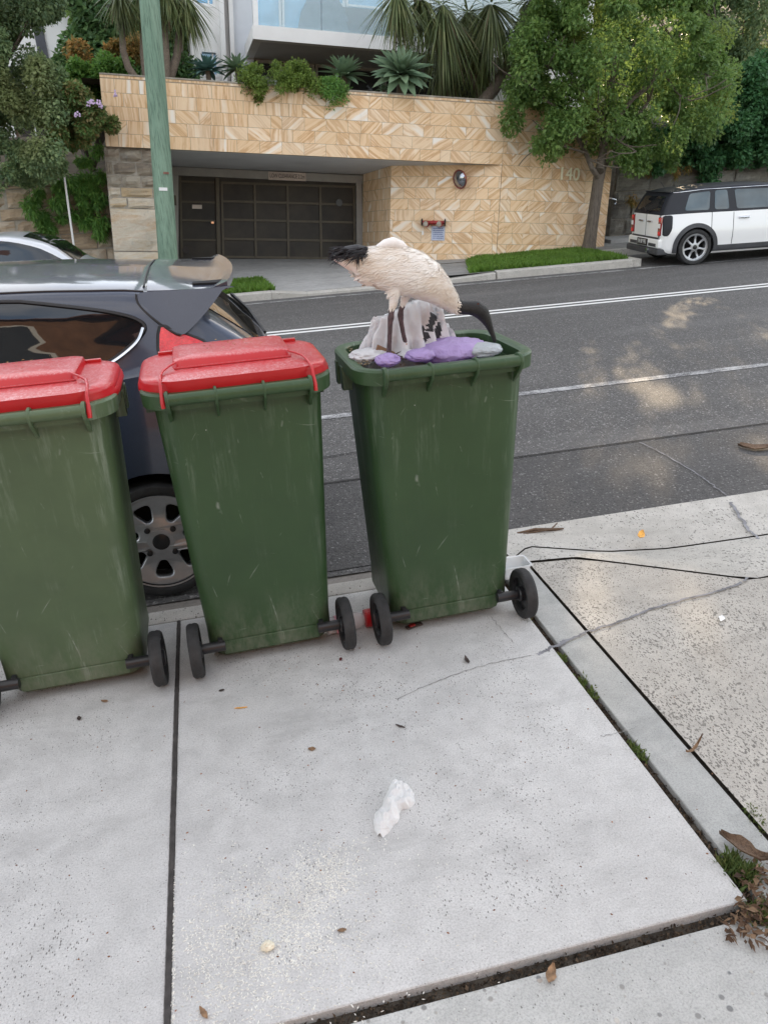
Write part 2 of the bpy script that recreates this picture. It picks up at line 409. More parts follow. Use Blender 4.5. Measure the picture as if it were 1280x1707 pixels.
def rough_stone(name, dark=0.4, cols=((0.20, 0.155, 0.11), (0.36, 0.27, 0.18), (0.42, 0.36, 0.29), (0.30, 0.19, 0.10))):
    t = NT(name); o = t.obj(); r = t.island()
    f = t.noise(o, 3.2, 8, 0.7, 0.6); lay = t.noise(t.mapping(o, (0.5, 0.5, 3.5)), 2.2, 6, 0.65, 0.8)
    base = t.ramp(t.math('ADD', t.math('MULTIPLY', lay, 0.7), t.math('MULTIPLY', r, 0.3)), [(0.25, cols[0]), (0.42, cols[1]), (0.55, cols[2]), (0.72, cols[3])])
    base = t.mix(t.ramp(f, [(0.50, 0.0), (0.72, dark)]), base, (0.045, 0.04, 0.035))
    base = t.mix(t.ramp(t.noise(o, 6.0, 6, 0.7), [(0.60, 0.0), (0.72, 0.55)]), base, (0.40, 0.39, 0.36))
    t.P(Base__Color=base, Roughness=0.92, Normal=t.bump(t.math('ADD', f, t.math('MULTIPLY', t.noise(o, 26.0, 6, 0.7), 0.4)), 0.9, 0.05))
    return t.m

M = {}
M['slab'] = concrete('footpath_concrete', (0.57, 0.565, 0.555), (0.68, 0.675, 0.665), 1.0, 105.0, margin=0.085)
M['slab_front'] = concrete('front_concrete', (0.48, 0.48, 0.465), (0.60, 0.60, 0.58), 0.7, 80.0, pebble=0.34)
M['strip'] = concrete('edging_concrete', (0.40, 0.41, 0.40), (0.51, 0.51, 0.49), 0.35, 60.0)
M['drive'] = concrete('driveway_concrete', (0.45, 0.425, 0.385), (0.59, 0.56, 0.51), 1.9, 100.0, pebble=0.16)
M['kerb'] = concrete('kerb_concrete', (0.48, 0.46, 0.42), (0.61, 0.59, 0.55), 1.3, 55.0, pebble=0.26)
M['gutter'] = concrete('gutter_concrete', (0.22, 0.20, 0.18), (0.34, 0.31, 0.28), 0.8, 70.0)
M['farslab'] = concrete('far_concrete', (0.40, 0.40, 0.40), (0.52, 0.52, 0.51), 0.4, 40.0)
M['farpath'] = concrete('far_path_concrete', (0.28, 0.28, 0.275), (0.38, 0.38, 0.37), 0.4, 40.0)
M['road'] = asphalt('old_asphalt', (0.102, 0.099, 0.097), (0.136, 0.132, 0.129), 0.95)
M['road2'] = asphalt('newer_asphalt', (0.080, 0.078, 0.077), (0.106, 0.103, 0.102), 0.8)
M['line'] = road_paint('road_paint', 0.36); M['line_worn'] = road_paint('worn_road_paint', 0.505, (0.50, 0.50, 0.50))
M['crack'] = plain('crack_fill', (0.022, 0.021, 0.020), 0.9, var=0.2)
M['seal'] = plain('joint_sealant', (0.045, 0.040, 0.038), 0.75, var=0.25, scale=30, bump=0.3)
M['dirt'] = plain('joint_dirt', (0.075, 0.062, 0.048), 0.95, var=0.35, scale=25, bump=0.8)
M['soil'] = plain('soil', (0.07, 0.055, 0.035), 0.95, var=0.3, scale=3, bump=0.6)
M['binG'] = bin_plastic('green_bin_plastic', (0.032, 0.070, 0.027))
M['binG2'] = bin_plastic('glare_paled_bin_plastic', (0.075, 0.115, 0.058), 0.8)  # paler than binG: glare haze over this bin is put into the colour
M['lid'] = lid_plastic('red_lid_plastic', (0.52, 0.014, 0.020))
M['rubber'] = plain('rubber', (0.022, 0.022, 0.023), 0.7, var=0.25, scale=20, bump=0.25)
M['axle'] = plain('black_plastic', (0.014, 0.014, 0.016), 0.35, var=0.2)
M['paintN'] = car_paint('dark_blue_grey_paint', (0.016, 0.025, 0.050), 0.10, 0.4, 0.07)
M['paintW'] = car_paint('white_paint', (0.84, 0.85, 0.85), 0.0, 0.35, 0.05, False)
M['paintS'] = car_paint('silver_white_paint', (0.58, 0.61, 0.66), 0.2, 0.3, 0.05)
M['paintB'] = plain('black_gloss_paint', (0.007, 0.009, 0.015), 0.55, var=.1)
M['glass'] = glass_dark('dark_car_glass', (0.006, 0.008, 0.010), 0.015); M['glassB'] = glass_dark('blue_car_glass', (0.045, 0.065, 0.075))
M['chrome'] = plain('chrome', (0.72, 0.74, 0.78), 0.12, 1.0, 0.04)
M['alloy'] = plain('alloy', (0.42, 0.43, 0.45), 0.38, 0.75, 0.06, 12)
M['trim'] = plain('black_trim', (0.016, 0.016, 0.018), 0.5, var=0.2)
M['clad'] = plain('grey_cladding', (0.05, 0.052, 0.058), 0.55, var=0.1)
M['well'] = plain('wheel_well', (0.010, 0.010, 0.011), 0.95, var=0.2)
M['tail'] = plain('red_lens', (0.85, 0.010, 0.020), 0.12, var=0.15, scale=60, coat=1.0, bump=0.3, bscale=180)
M['taild'] = plain('dark_red_lens', (0.25, 0.008, 0.012), 0.12, var=0.2, scale=60, coat=1.0)
M['white_plastic'] = plain('white_plastic', (0.78, 0.78, 0.77), 0.4, var=0.04)
M['tiles'] = sandstone_tiles('banded_sandstone')
M['grout'] = plain('grout', (0.36, 0.29, 0.21), 0.9, var=0.1)
M['oldstone'] = rough_stone('old_stone', 0.40, ((0.26, 0.20, 0.145), (0.45, 0.34, 0.23), (0.53, 0.46, 0.37), (0.38, 0.25, 0.14)))
M['pier'] = rough_stone('weathered_sandstone', 0.18, ((0.46, 0.39, 0.30), (0.58, 0.44, 0.27), (0.66, 0.60, 0.50), (0.52, 0.33, 0.17)))
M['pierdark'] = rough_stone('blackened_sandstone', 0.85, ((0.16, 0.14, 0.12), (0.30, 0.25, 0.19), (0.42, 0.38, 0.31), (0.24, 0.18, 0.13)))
M['greystone'] = rough_stone('grey_old_stone', 0.5, ((0.12, 0.115, 0.10), (0.20, 0.19, 0.165), (0.27, 0.26, 0.23), (0.17, 0.15, 0.12)))
M['mortar'] = plain('mortar', (0.34, 0.31, 0.26), 0.95, var=0.15, scale=12, bump=0.5)
M['soffit'] = plain('grey_soffit', (0.58, 0.58, 0.575), 0.85, var=0.04, scale=1.5)
M['doorframe'] = plain('grey_door_frame', (0.33, 0.32, 0.295), 0.6, var=0.05)
M['doorrail'] = plain('bronze_rail', (0.080, 0.068, 0.046), 0.5, 0.2, 0.08)
M['doorpanel'] = plain('bronze_mesh_panel', (0.026, 0.021, 0.014), 0.55, 0.0, 0.3, 2.0)
M['render'] = plain('white_render', (0.78, 0.77, 0.75), 0.85, var=0.03, scale=2.0)
M['bluerender'] = plain('pale_grey_render', (0.62, 0.64, 0.67), 0.8, var=0.03, scale=2.0)
M['winglass'] = glass_dark('house_glass', (0.16, 0.34, 0.50), 0.04)
M['darkglass'] = glass_dark('dark_house_glass', (0.03, 0.03, 0.03), 0.06)
M['winframe'] = plain('white_frame', (0.80, 0.80, 0.79), 0.4, var=0.03)
M['greycloth'] = plain('grey_cloth', (0.16, 0.17, 0.19), 0.9, var=0.12, scale=8, bump=0.4)
M['wicker'] = plain('brown_wicker', (0.13, 0.095, 0.075), 0.8, var=0.2, scale=30, bump=0.6)
M['pole'] = bark_mat('green_treated_timber', (0.14, 0.235, 0.17), (0.25, 0.36, 0.27), 8.0, 0.06, 0.45)
M['bark'] = bark_mat('grey_bark', (0.10, 0.082, 0.065), (0.19, 0.155, 0.125))
M['yuccabark'] = bark_mat('yucca_bark', (0.14, 0.11, 0.085), (0.25, 0.20, 0.155), 14.0, 1.0)
M['leafTree'] = leaf_mat('street_tree_leaf', [(0.080, 0.155, 0.050), (0.135, 0.230, 0.066), (0.225, 0.33, 0.095)], 0.4, 0.4, 0.8, (0.26, 0.29, 0.06))
M['leafDark'] = leaf_mat('dark_leaf', [(0.056, 0.124, 0.049), (0.097, 0.186, 0.068), (0.155, 0.248, 0.085)], 0.5, 0.22, 0.7)
M['leafBig'] = leaf_mat('left_tree_leaf', [(0.109, 0.182, 0.103), (0.182, 0.274, 0.136), (0.292, 0.365, 0.173)], 0.5, 0.35, 0.6, (0.20, 0.22, 0.09))
M['leafBush'] = leaf_mat('bush_leaf', [(0.065, 0.170, 0.042), (0.121, 0.268, 0.059), (0.211, 0.356, 0.082)], 0.45, 0.3, 1.2)
M['leafRust'] = leaf_mat('rust_leaf', [(0.065, 0.111, 0.029), (0.221, 0.182, 0.052), (0.468, 0.260, 0.091)], 0.5, 0.3, 1.4)
M['leafVine'] = leaf_mat('vine_leaf', [(0.074, 0.157, 0.053), (0.131, 0.246, 0.070), (0.299, 0.211, 0.096)], 0.5, 0.25, 1.8)
M['leafIvy'] = leaf_mat('ivy_leaf', [(0.038, 0.120, 0.050), (0.062, 0.174, 0.066), (0.102, 0.228, 0.084)], 0.45, 0.25, 1.0)
M['leafMoss'] = leaf_mat('groundcover_leaf', [(0.098, 0.161, 0.032), (0.149, 0.230, 0.046), (0.218, 0.299, 0.063)], 0.55, 0.3, 2.5)
M['leafYucca'] = leaf_mat('yucca_leaf', [(0.062, 0.088, 0.033), (0.106, 0.144, 0.050), (0.175, 0.188, 0.075)], 0.4, 0.2, 1.0)
M['leafYuccaDead'] = leaf_mat('dry_yucca_leaf', [(0.16, 0.12, 0.07), (0.24, 0.19, 0.11)], 0.7, 0.2, 1.0)
M['agave'] = leaf_mat('agave_leaf', [(0.115, 0.185, 0.115), (0.165, 0.25, 0.15), (0.22, 0.31, 0.18)], 0.5, 0.12, 1.5)
M['agaveB'] = leaf_mat('blue_agave_leaf', [(0.072, 0.156, 0.137), (0.111, 0.215, 0.182)], 0.5, 0.1, 1.5)
M['weed'] = leaf_mat('weed_blade', [(0.06, 0.10, 0.025), (0.09, 0.15, 0.035), (0.16, 0.17, 0.06)], 0.6, 0.3, 1.5)
M['grass'] = leaf_mat('grass_blade', [(0.075, 0.16, 0.022), (0.12, 0.24, 0.035), (0.19, 0.31, 0.06)], 0.5, 0.35, 1.5)
M['flower'] = plain('lilac_petal', (0.55, 0.42, 0.62), 0.6)
M['roof'] = plain('terracotta_tile', (0.20, 0.095, 0.07), 0.8, var=0.2, scale=14, bump=0.5)
M['timber'] = plain('dark_timber', (0.06, 0.062, 0.075), 0.6)
M['red'] = plain('red_fitting', (0.30, 0.022, 0.020), 0.4, var=0.15)
M['brass'] = plain('brass', (0.60, 0.46, 0.24), 0.35, 0.8)
M['gold'] = plain('pale_gold', (0.92, 0.85, 0.62), 0.5, 0.0)
M['mirror'] = plain('mirror', (0.34, 0.35, 0.38), 0.12, 0.9, 0.02)
M['blue_ink'] = plain('blue_ink', (0.10, 0.14, 0.30), 0.6)
M['black_ink'] = plain('dark_ink', (0.06, 0.045, 0.04), 0.6)
M['signpink'] = plain('pale_sign', (0.60, 0.52, 0.46), 0.6)
# ---------------------------------------------------------------- setting: ground, road, paths
def struct(o): o['kind'] = 'structure'; return o
def sheet(name, x0, x1, y0, y1, z, mat, n=1):
    return struct(quad_sheet(name, lambda u, v: (x0 + (x1 - x0) * u, y0 + (y1 - y0) * v, z), n, n, mat, smooth=False))
sheet('ground', -250, 250, -250, 250, -0.42, M['soil'])
def slab(name, x0, x1, y0, y1, mat, z=0.0, bev=0.008, thick=0.16):
    bm = bmesh.new(); box(bm, x0, x1, y0, y1, z - thick, z, bev, seg=3)
    return struct(bm_obj(name, bm, mat, smooth=40))
JX = -0.306                                                    # sealed joint between the two slabs
slab('footpath', JX + 0.006, 1.056, 1.098, 2.848, M['slab'], 0.0, 0.007)
slab('footpath', -2.2, JX - 0.006, 1.098, 2.848, M['slab'], 0.0, 0.007)
slab('footpath', -5.8, -2.212, 1.098, 2.848, M['slab'], 0.0, 0.007)
slab('footpath', -5.8, 1.10, -6.0, 1.062, M['slab_front'], -0.004, 0.01)
slab('edging_strip', 1.088, 1.222, 0.93, 2.84, M['strip'], -0.006, 0.006)
def yj(x): return float(np.interp(x, [1.2, 1.45, 2.05, 2.6, 9], [2.875, 2.842, 2.425, 2.44, 2.44]))
struct(quad_sheet('driveway', lambda u, v: (1.233 + 7 * u, -6 + v * (yj(1.233 + 7 * u) - 0.004 - 0.008 * max(0, 1 - abs(7 * u - .12) / .25) + 6), -0.004), 70, 6, M['drive']))
sheet('joint_dirt', 1.22, 9, 2.3, 2.9, -0.028, M['dirt']) if False else None
sheet('joint_dirt', -6, 1.26, -6, 2.87, -0.028, M['dirt'])
def seal_pt(u, v):
    y = 1.10 + 1.746 * v; n1 = mnoise.noise(Vector((y * 6, 0, 0))); n2 = mnoise.noise(Vector((y * 45, 3, 0))); q = 2 * u - 1
    return (JX + 0.002 * n1 + q * (0.0082 + 0.0016 * n2 + 0.001 * n1), y, 0.0022 + 0.0018 * (1 - q * q) + 0.0012 * mnoise.noise(Vector((y * 30, q, 5))) - 0.006 * (abs(q) > .95))
struct(quad_sheet('joint_sealant', seal_pt, 8, 260, M['seal']))
struct(quad_sheet('joint_dirt', lambda u, v: (1.2 + 7 * u, yj(1.2 + 7 * u) - .06 + .09 * v, -.016), 60, 1, M['dirt']))
# near kerb, gutter
prof = [(2.856, -0.25), (2.856, -0.003), (2.862, 0.0), (2.955, -0.002), (2.968, -0.012), (2.995, -0.112), (2.995, -0.25)]
bm = bmesh.new(); prism(bm, prof, -30, 1.20, lambda a, b, d: Vector((d, a, b))); struct(bm_obj('kerb', bm, M['kerb'], smooth=30))
sheet('gutter', -30, 1.20, 2.985, 3.26, -0.108, M['gutter'])
def yi(x): return float(np.interp(x, [1.2, 1.33, 2.0, 2.5, 9], [2.97, 3.10, 2.95, 2.93, 2.93]))
def ramp_pt(u, v):
    x = 1.2 + 8 * u ** 1.6
    return (x, yj(x) + 0.006 + v * (yi(x) - yj(x)), -0.001 - 0.105 * v ** 1.3 * min(1, 0.35 + 0.65 * min(1, (x - 1.2) / 0.5)))
struct(quad_sheet('driveway_ramp', ramp_pt, 60, 8, M['kerb']))
def gut_pt(u, v):
    x = 1.2 + 8 * u ** 1.6; zi = -0.001 - 0.105 * min(1, 0.35 + 0.65 * min(1, (x - 1.2) / 0.5))
    return (x, yi(x) + 0.012 + v * (3.37 - yi(x)), zi + 0.004 + (-0.092 - zi) * v)
struct(quad_sheet('driveway_gutter', gut_pt, 60, 6, M['kerb']))
# roadway
sheet('road', -60, 80, 3.2, 12.5, RZ, M['road'], 4)
sheet('road_patch', -60, 80, 3.25, 4.375, RZ + 0.004, M['road2'], 4)
def stripe(name, y, w, x0, x1, mat, z=RZ + 0.004, n=60):
    return struct(quad_sheet(name, lambda u, v: (x0 + (x1 - x0) * u, y + (v - 0.5) * w + 0.006 * math.sin(u * 57), z), n, 1, mat))
stripe('centre_line', 9.38, 0.085, -60, 80, M['line']); stripe('centre_line', 9.56, 0.085, -60, 80, M['line'])
stripe('edge_line', 5.77, 0.10, -60, 80, M['line_worn'])
stripe('road_seam', 4.38, 0.022, -60, 80, M['crack'], RZ + 0.0085, 400)
stripe('road_seam', 4.86, 0.012, -2.0, 1.05, M['crack'], RZ + 0.0085, 40)
stripe('far_edge_line', 12.02, 0.09, -60, 80, M['line_worn'])
a_, b_ = G(548, 728, RZ), G(584, 800, RZ)
# far kerb: barrier kerb either side of a layback across the driveway
def far_kerb(x0, x1, h0, h1):
    bm = bmesh.new()
    A = [(12.30, -0.3), (12.305, h0), (12.35, h0 + 0.015), (12.46, h0 + 0.02), (12.46, -0.3)]
    Bp = [(12.30, -0.3), (12.305, h1), (12.35, h1 + 0.015), (12.46, h1 + 0.02), (12.46, -0.3)]
    va = [bm.verts.new((x0, a, b)) for a, b in A]; vb = [bm.verts.new((x1, a, b)) for a, b in Bp]
    bm.faces.new(va); bm.faces.new(vb[::-1])
    for i in range(5): bm.faces.new((va[i], vb[i], vb[(i + 1) % 5], va[(i + 1) % 5]))
    return struct(bm_obj('far_kerb', bm, M['kerb']))
far_kerb(-40, 0.95, 0.0, 0.0); far_kerb(0.955, 1.5, 0.0, -0.065); far_kerb(1.505, 3.55, -0.065, -0.065); far_kerb(3.555, 4.60, -0.065, -0.01)
far_kerb(4.625, 7.05, 0.005, 0.005); far_kerb(12.5, 30, 0.005, 0.005)
bm = bmesh.new(); box(bm, 7.06, 7.20, 12.31, 14.0, -0.3, 0.024, 0.01); box(bm, 7.21, 12.5, 13.86, 14.0, -0.3, 0.024, 0.01); struct(bm_obj('far_kerb', bm, M['kerb']))
sheet('parking_bay', 7.21, 12.5, 12.4, 13.86, RZ + 0.004, M['road'])

# ---------------------------------------------------------------- the sandstone building's own level frame
TU = _n(CAMR @ _n((.0179, .944, -.327)))
_fw = CAMR @ np.array([0, 0, 1.0]); FH = _n(_fw - np.dot(_fw, TU) * TU); RT = np.cross(FH, TU)
if RT[0] < 0: RT = -RT
def hd(yaw): a = rad(yaw); return math.cos(a) * FH + math.sin(a) * RT
W0 = G(1006, 410, 0.03); D2 = hd(68.5); N2 = np.cross(D2, TU)
BP = PL(827, 428, W0, N2); D1 = hd(75); N1 = np.cross(D1, TU)
D3 = hd(100); N3 = np.cross(D3, TU)
def bld(a, h, off=0.0): return BP + a * D1 + h * TU + off * N1       # off > 0 is towards the street
def bpx(px, py, off=0.0):
    q = PL(px, py, BP + off * N1, N1) - BP
    return float(np.dot(q, D1)), float(np.dot(q, TU))
DOFF = -2.5                                                     # garage door plane
dl, dr = bpx(298, 429, DOFF), bpx(602, 433, DOFF)
DL, DR = bld(*dl, DOFF), bld(*dr, DOFF)
# far footpath / driveway apron, verge
def apron(u, v):
    f0 = np.array([0.7 + 3.6 * u, 12.46, -0.042 + 0.0 * u]); e = DL + (DR - DL) * (-0.25 + 1.5 * u); e = e + np.array([0, 0.3, 0])
    m = 0.5 * (f0 + e); m[2] = f0[2] + 0.12 * (e[2] - f0[2])
    w = v; p = (1 - w) ** 2 * f0 + 2 * w * (1 - w) * m + w * w * e
    return tuple(p)
struct(quad_sheet('far_driveway', apron, 16, 16, M['farslab']))
sheet('far_footpath', 3.3, 40, 14.0, 15.2, 0.020, M['farpath']); sheet('far_footpath', 3.3, 7.2, 12.4, 14.0, 0.012, M['farpath'])
sheet('far_footpath', -40, 0.9, 12.46, 16.0, 0.0, M['farpath'])
def hill(u, v):
    x = -60 + 120 * u; y = 19.5 + 60 * v ** 1.5
    return (x, y, 1.6 + 14 * v + 0.25 * math.sin(x * 0.7))
struct(quad_sheet('hillside', hill, 40, 20, M['soil']))

def grass_patch(name, pts_fn, n, h0, h1, seed, label=None):
    r = np.random.default_rng(seed); P = np.array([pts_fn(r) for _ in range(n)])
    ang = r.uniform(0, 2 * np.pi, n); ln = r.uniform(h0, h1, n); w = r.uniform(0.003, 0.007, n) * (1 + 4 * (P[:, 1] > 8))
    lean = r.normal(0, 0.45, (n, 2)) * ln[:, None]
    a = np.stack([np.cos(ang) * w, np.sin(ang) * w, np.zeros(n)], 1)
    tip = P + np.stack([lean[:, 0], lean[:, 1], ln], 1)
    V = np.stack([P - a, P + a, tip], 1).reshape(-1, 3); Fq = np.arange(3 * n).reshape(-1, 3)
    o = mesh_np(name, V, Fq, M['weed' if name == 'joint_weeds' else 'grass']); o['kind'] = 'stuff'
    if label: o['label'] = label
    return o
def gr_right(r):
    t = r.uniform(0, 1); y = 12.46 + 1.84 * t; x0 = 4.22 + 0.55 * t + 0.25 * max(0, t - .8) / .2
    return (x0 + (7.04 - x0) * r.uniform(0, 1), y, 0.015)
sheet('verge_soil', 4.75, 7.05, 12.47, 14.25, 0.018, M['soil'])
grass_patch('verge_grass', gr_right, 26000, 0.03, 0.10, 3, 'green grass strip along the far kerb around the street tree')
def gr_left(r):
    t = r.uniform(0, 1); x = 1.02 - 0.10 * t - r.uniform(0, 1) * 1.7; return (x, 12.47 + t * 1.5, 0.005)
grass_patch('verge_grass', gr_left, 9000, 0.04, 0.10, 4, 'small clipped grass patch beside the garage driveway')
# ---------------------------------------------------------------- sandstone garage wall
def tile_wall(name, a0, a1, h0, h1, f, rh, tl, seed, parent, mat, diag=1.0, gap=0.006, cap=None, hdat=0.0):
    """one mesh of separately cut stone tiles; f(a,h,d) places a point, d = how far proud"""
    r = random.Random(seed); V = []; Q = []; UV = []
    rows = []; k0 = math.floor((h0 - hdat) / rh)
    h = hdat + k0 * rh
    while h < h1 - 1e-4:
        rows.append((max(h, h0), min(h + rh, h1))); h += rh
    for ri, (ha, hb) in enumerate(rows):
        if hb - ha < 0.012: continue
        a = a0 - r.uniform(0.05, 0.95) * tl
        while a < a1:
            L = tl * (1.0 if r.random() < 0.86 else r.choice((0.5, 0.6))); b = a + L
            x0, x1 = max(a, a0), min(b, a1); a = b
            if x1 - x0 < 0.02: continue
            g = gap / 2; d = 0.003 + r.uniform(0, 0.0015)
            c = [(x0 + g, ha + g), (x1 - g, ha + g), (x1 - g, hb - g), (x0 + g, hb - g)]
            base = len(V); V += [f(p[0], p[1], d) for p in c] + [f(p[0], p[1], -0.004) for p in c]
            fr = (x0 - a0) / max(1e-6, a1 - a0)
            if r.random() < diag if not callable(diag) else r.random() < diag(0.5 * (x0 + x1)):
                ang = r.choice((-1, 1)) * r.uniform(0.75, 1.05)
            else: ang = r.uniform(-0.12, 0.12)
            ou, ov = r.uniform(0, 60), r.uniform(0, 60); ca, sa = math.cos(ang), math.sin(ang)
            uv = [(ou + (p[0] - x0) * ca + (p[1] - ha) * sa, ov - (p[0] - x0) * sa + (p[1] - ha) * ca) for p in c]
            Q.append((base, base + 1, base + 2, base + 3)); UV += uv
            for i in range(4):
                j = (i + 1) % 4; Q.append((base + i, base + 4 + i, base + 4 + j, base + j)); UV += [uv[i], uv[i], uv[j], uv[j]]
    return mesh_np(name, V, Q, mat, parent, uv=UV)
HT = 2.575; HB = 1.565                                         # fascia top and underside, above the bend point
RH = 0.192
aL = bpx(171, 180)[0]
gw = thing('sandstone_wall', 'banded sandstone block wall over and beside the recessed garage entrance', 'wall', tuple(BP))
def rel(p): return np.array(p) - BP
f1 = lambda a, h, d: rel(bld(a, h, d))
f2 = lambda a, h, d: D2 * a + TU * h + N2 * d
f3 = lambda a, h, d: D3 * a + TU * h + N3 * d
tile_wall('fascia_tiles', aL, -0.0005, HB, HT - 0.045, f1, RH, 0.37, 11, gw, M['tiles'], diag=lambda a: 0.12 if a < -4.6 else (0.55 if a < -3.6 else 0.95), hdat=HB)
tile_wall('fascia_tiles', aL, -0.0005, HT - 0.040, HT, f1, 0.05, 0.55, 12, gw, M['tiles'], diag=0.1, hdat=HT - 0.040)
P2E = 2.37
tile_wall('front_tiles', 0.0005, P2E, -0.6, HT - 0.045, f2, RH, 0.37, 13, gw, M['tiles'], diag=0.97, hdat=HB)
tile_wall('front_tiles', 0.0005, P2E, HT - 0.040, HT, f2, 0.05, 0.55, 14, gw, M['tiles'], diag=0.3, hdat=HT - 0.040)
P3S = -2.02
tile_wall('recess_tiles', P3S, -0.003, -0.6, HB, f3, RH, 0.37, 15, gw, M['tiles'], diag=0.95, hdat=HB)
C3 = BP + D3 * P3S
e3 = (DR + TU * 0) - C3; e3 = e3 - TU * np.dot(e3, TU); L3 = np.linalg.norm(e3); e3 = e3 / L3; n3b = np.cross(TU, e3)
if np.dot(n3b, O - C3) < 0: n3b = -n3b
tile_wall('side_tiles', 0.004, L3 - 0.10, -0.8, HB + 0.35, lambda a, h, d: rel(C3 + e3 * a + TU * h + n3b * d), RH, 0.24, 16, gw, M['tiles'], diag=0.25, hdat=HB)
# cores behind the tiles
def slab_between(bm, pts, nrm, t):
    A = [bm.verts.new(Vector(p)) for p in pts]; Bv = [bm.verts.new(Vector(np.array(p) - nrm * t)) for p in pts]
    n = len(pts); bm.faces.new(A); bm.faces.new(Bv[::-1])
    for i in range(n): bm.faces.new((A[i], Bv[i], Bv[(i + 1) % n], A[(i + 1) % n]))
bm = bmesh.new()
slab_between(bm, [f1(aL + .004, HB + .004, 0), f1(0, HB + .004, 0), f1(0, HT, 0), f1(aL + .004, HT, 0)], N1, 0.25)
slab_between(bm, [f2(0.002, -0.6, 0), f2(P2E - .004, -0.6, 0), f2(P2E - .004, HT, 0), f2(0.002, HT, 0)], N2, 0.25)
slab_between(bm, [f3(P3S, -0.6, 0), f3(-0.02, -0.6, 0), f3(-0.02, HB, 0), f3(P3S, HB, 0)], N3, 0.2)
slab_between(bm, [rel(C3 + TU * -0.8), rel(C3 + e3 * L3 + TU * -0.8), rel(C3 + e3 * L3 + TU * (HB + .35)), rel(C3 + TU * (HB + .35))], n3b, 0.2)
bm_obj('core', bm, M['grout'], gw)
bm = bmesh.new()
slab_between(bm, [f1(aL, HT + .022, .015), f1(0, HT + .022, .015), f1(0, HT + .001, .015), f1(aL, HT + .001, .015)], N1, 0.34)
slab_between(bm, [f2(0.006, HT + .022, .015), f2(P2E, HT + .022, .015), f2(P2E, HT + .001, .015), f2(0.006, HT + .001, .015)], N2, 0.34)
bm_obj('coping', bm, M['mortar'], gw)
# soffit: sloping underside from the fascia edge back to the door head
dtl, dtr = bpx(298, 278, DOFF), bpx(603, 292, DOFF)
bm = bmesh.new()
q = [f1(aL + 1.0, HB + .006, -0.02), f1(-0.02, HB + .006, -0.02), rel(bld(0.2, dtr[1], DOFF - 0.1)), rel(bld(aL + 1.0, dtl[1], DOFF - 0.1))]
slab_between(bm, q, TU, -0.06)
bm_obj('soffit', bm, M['soffit'], gw)
# left return wall of the recess
bm = bmesh.new(); aD = bpx(284, 300, -0.3)[0]
slab_between(bm, [f1(aD, -0.8, -0.26), f1(aD, HB, -0.26), rel(bld(dl[0] - 0.16, HB + .3, DOFF)), rel(bld(dl[0] - 0.16, -0.8, DOFF))], -D1, -0.3)
bm_obj('return_wall', bm, M['doorframe'], gw)
# interior darkness closed with a back wall
bm = bmesh.new(); slab_between(bm, [rel(bld(aL, -0.8, DOFF - .35)), rel(bld(1.0, -0.8, DOFF - .35)), rel(bld(1.0, HB + .5, DOFF - .35)), rel(bld(aL, HB + .5, DOFF - .35))], N1, 0.2)
bm_obj('back_wall', bm, M['doorframe'], gw)

# ---------------------------------------------------------------- garage door
gd = thing('garage_door', 'dark bronze panelled garage door deep in the sandstone recess', 'garage door', tuple(DL))
rd = lambda px, py, off=0.0: (PL(px, py, BP + (DOFF + off) * N1, N1) - DL) + 0
def dquad(bm, pts, off, t):
    slab_between(bm, [rd(*p, 0) + N1 * off for p in pts], N1, t)
bm = bmesh.new(); dquad(bm, [(299, 433), (601, 437), (599, 303), (297, 291)], -0.02, 0.05); bm_obj('door_leaf', bm, M['doorpanel'], gd)
bm = bmesh.new()
dquad(bm, [(287, 292), (604, 306), (604, 293), (287, 278)], 0.06, 0.10)
dquad(bm, [(287, 432), (298, 432), (298, 293), (287, 292)], 0.058, 0.10)
dquad(bm, [(594, 436), (604, 436), (602, 306), (593, 305)], 0.056, 0.10)
bm_obj('door_frame', bm, M['doorframe'], gd)
def lerp(a, b, t): return a + (b - a) * t
def dpt(u, v):                                                  # u across, v down, in door pixels
    xt, yt = lerp(299, 594, u), lerp(294, 304, u); xb, yb = lerp(302, 596, u), lerp(429, 433, u)
    return (lerp(xt, xb, v), lerp(yt, yb, v))
def rail(bm, u0, v0, u1, v1, off):
    dquad(bm, [dpt(u0, v1), dpt(u1, v1), dpt(u1, v0), dpt(u0, v0)], off, 0.02)
bm = bmesh.new()
for v in (0.06, 0.29, 0.52, 0.76, 0.985): rail(bm, 0.235, v - 0.014, 1.0, v + 0.014, 0.012)
for u in (0.24, 0.425, 0.61, 0.795, 0.985): rail(bm, u - 0.006, 0.05, u + 0.006, 0.99, 0.0125)
bm_obj('panel_rails', bm, M['doorrail'], gd)
bm = bmesh.new()
for v in (0.06, 0.31, 0.54, 0.78): rail(bm, 0.01, v - 0.011, 0.20, v + 0.011, 0.012)
rail(bm, 0.205, 0.0, 0.225, 1.0, 0.03); rail(bm, 0.0, 0.0, 0.012, 1.0, 0.013)
bm_obj('side_door', bm, M['doorrail'], gd)
bm = bmesh.new(); rail(bm, 0.07, 0.345, 0.125, 0.395, 0.02); bm_obj('notice', bm, M['signpink'], gd)
bm = bmesh.new(); rail(bm, 0.175, 0.55, 0.19, 0.575, 0.05); bm_obj('handle', bm, M['chrome'], gd)
for (u, v) in ((0.9, 0.27), (0.03, 0.91)):
    c = rd(*dpt(u, v)); bm = bmesh.new()
    Mx = frame(c + N1 * 0.015, D1, TU, N1)
    lathe(bm, [(0.045, 0), (0.07, 0.004), (0.07, 0.02), (0.045, 0.02)], 20, 'Z'); bmesh.ops.transform(bm, matrix=Mx, verts=bm.verts[:])
    bm_obj('vent_ring', bm, M['axle'], gd)
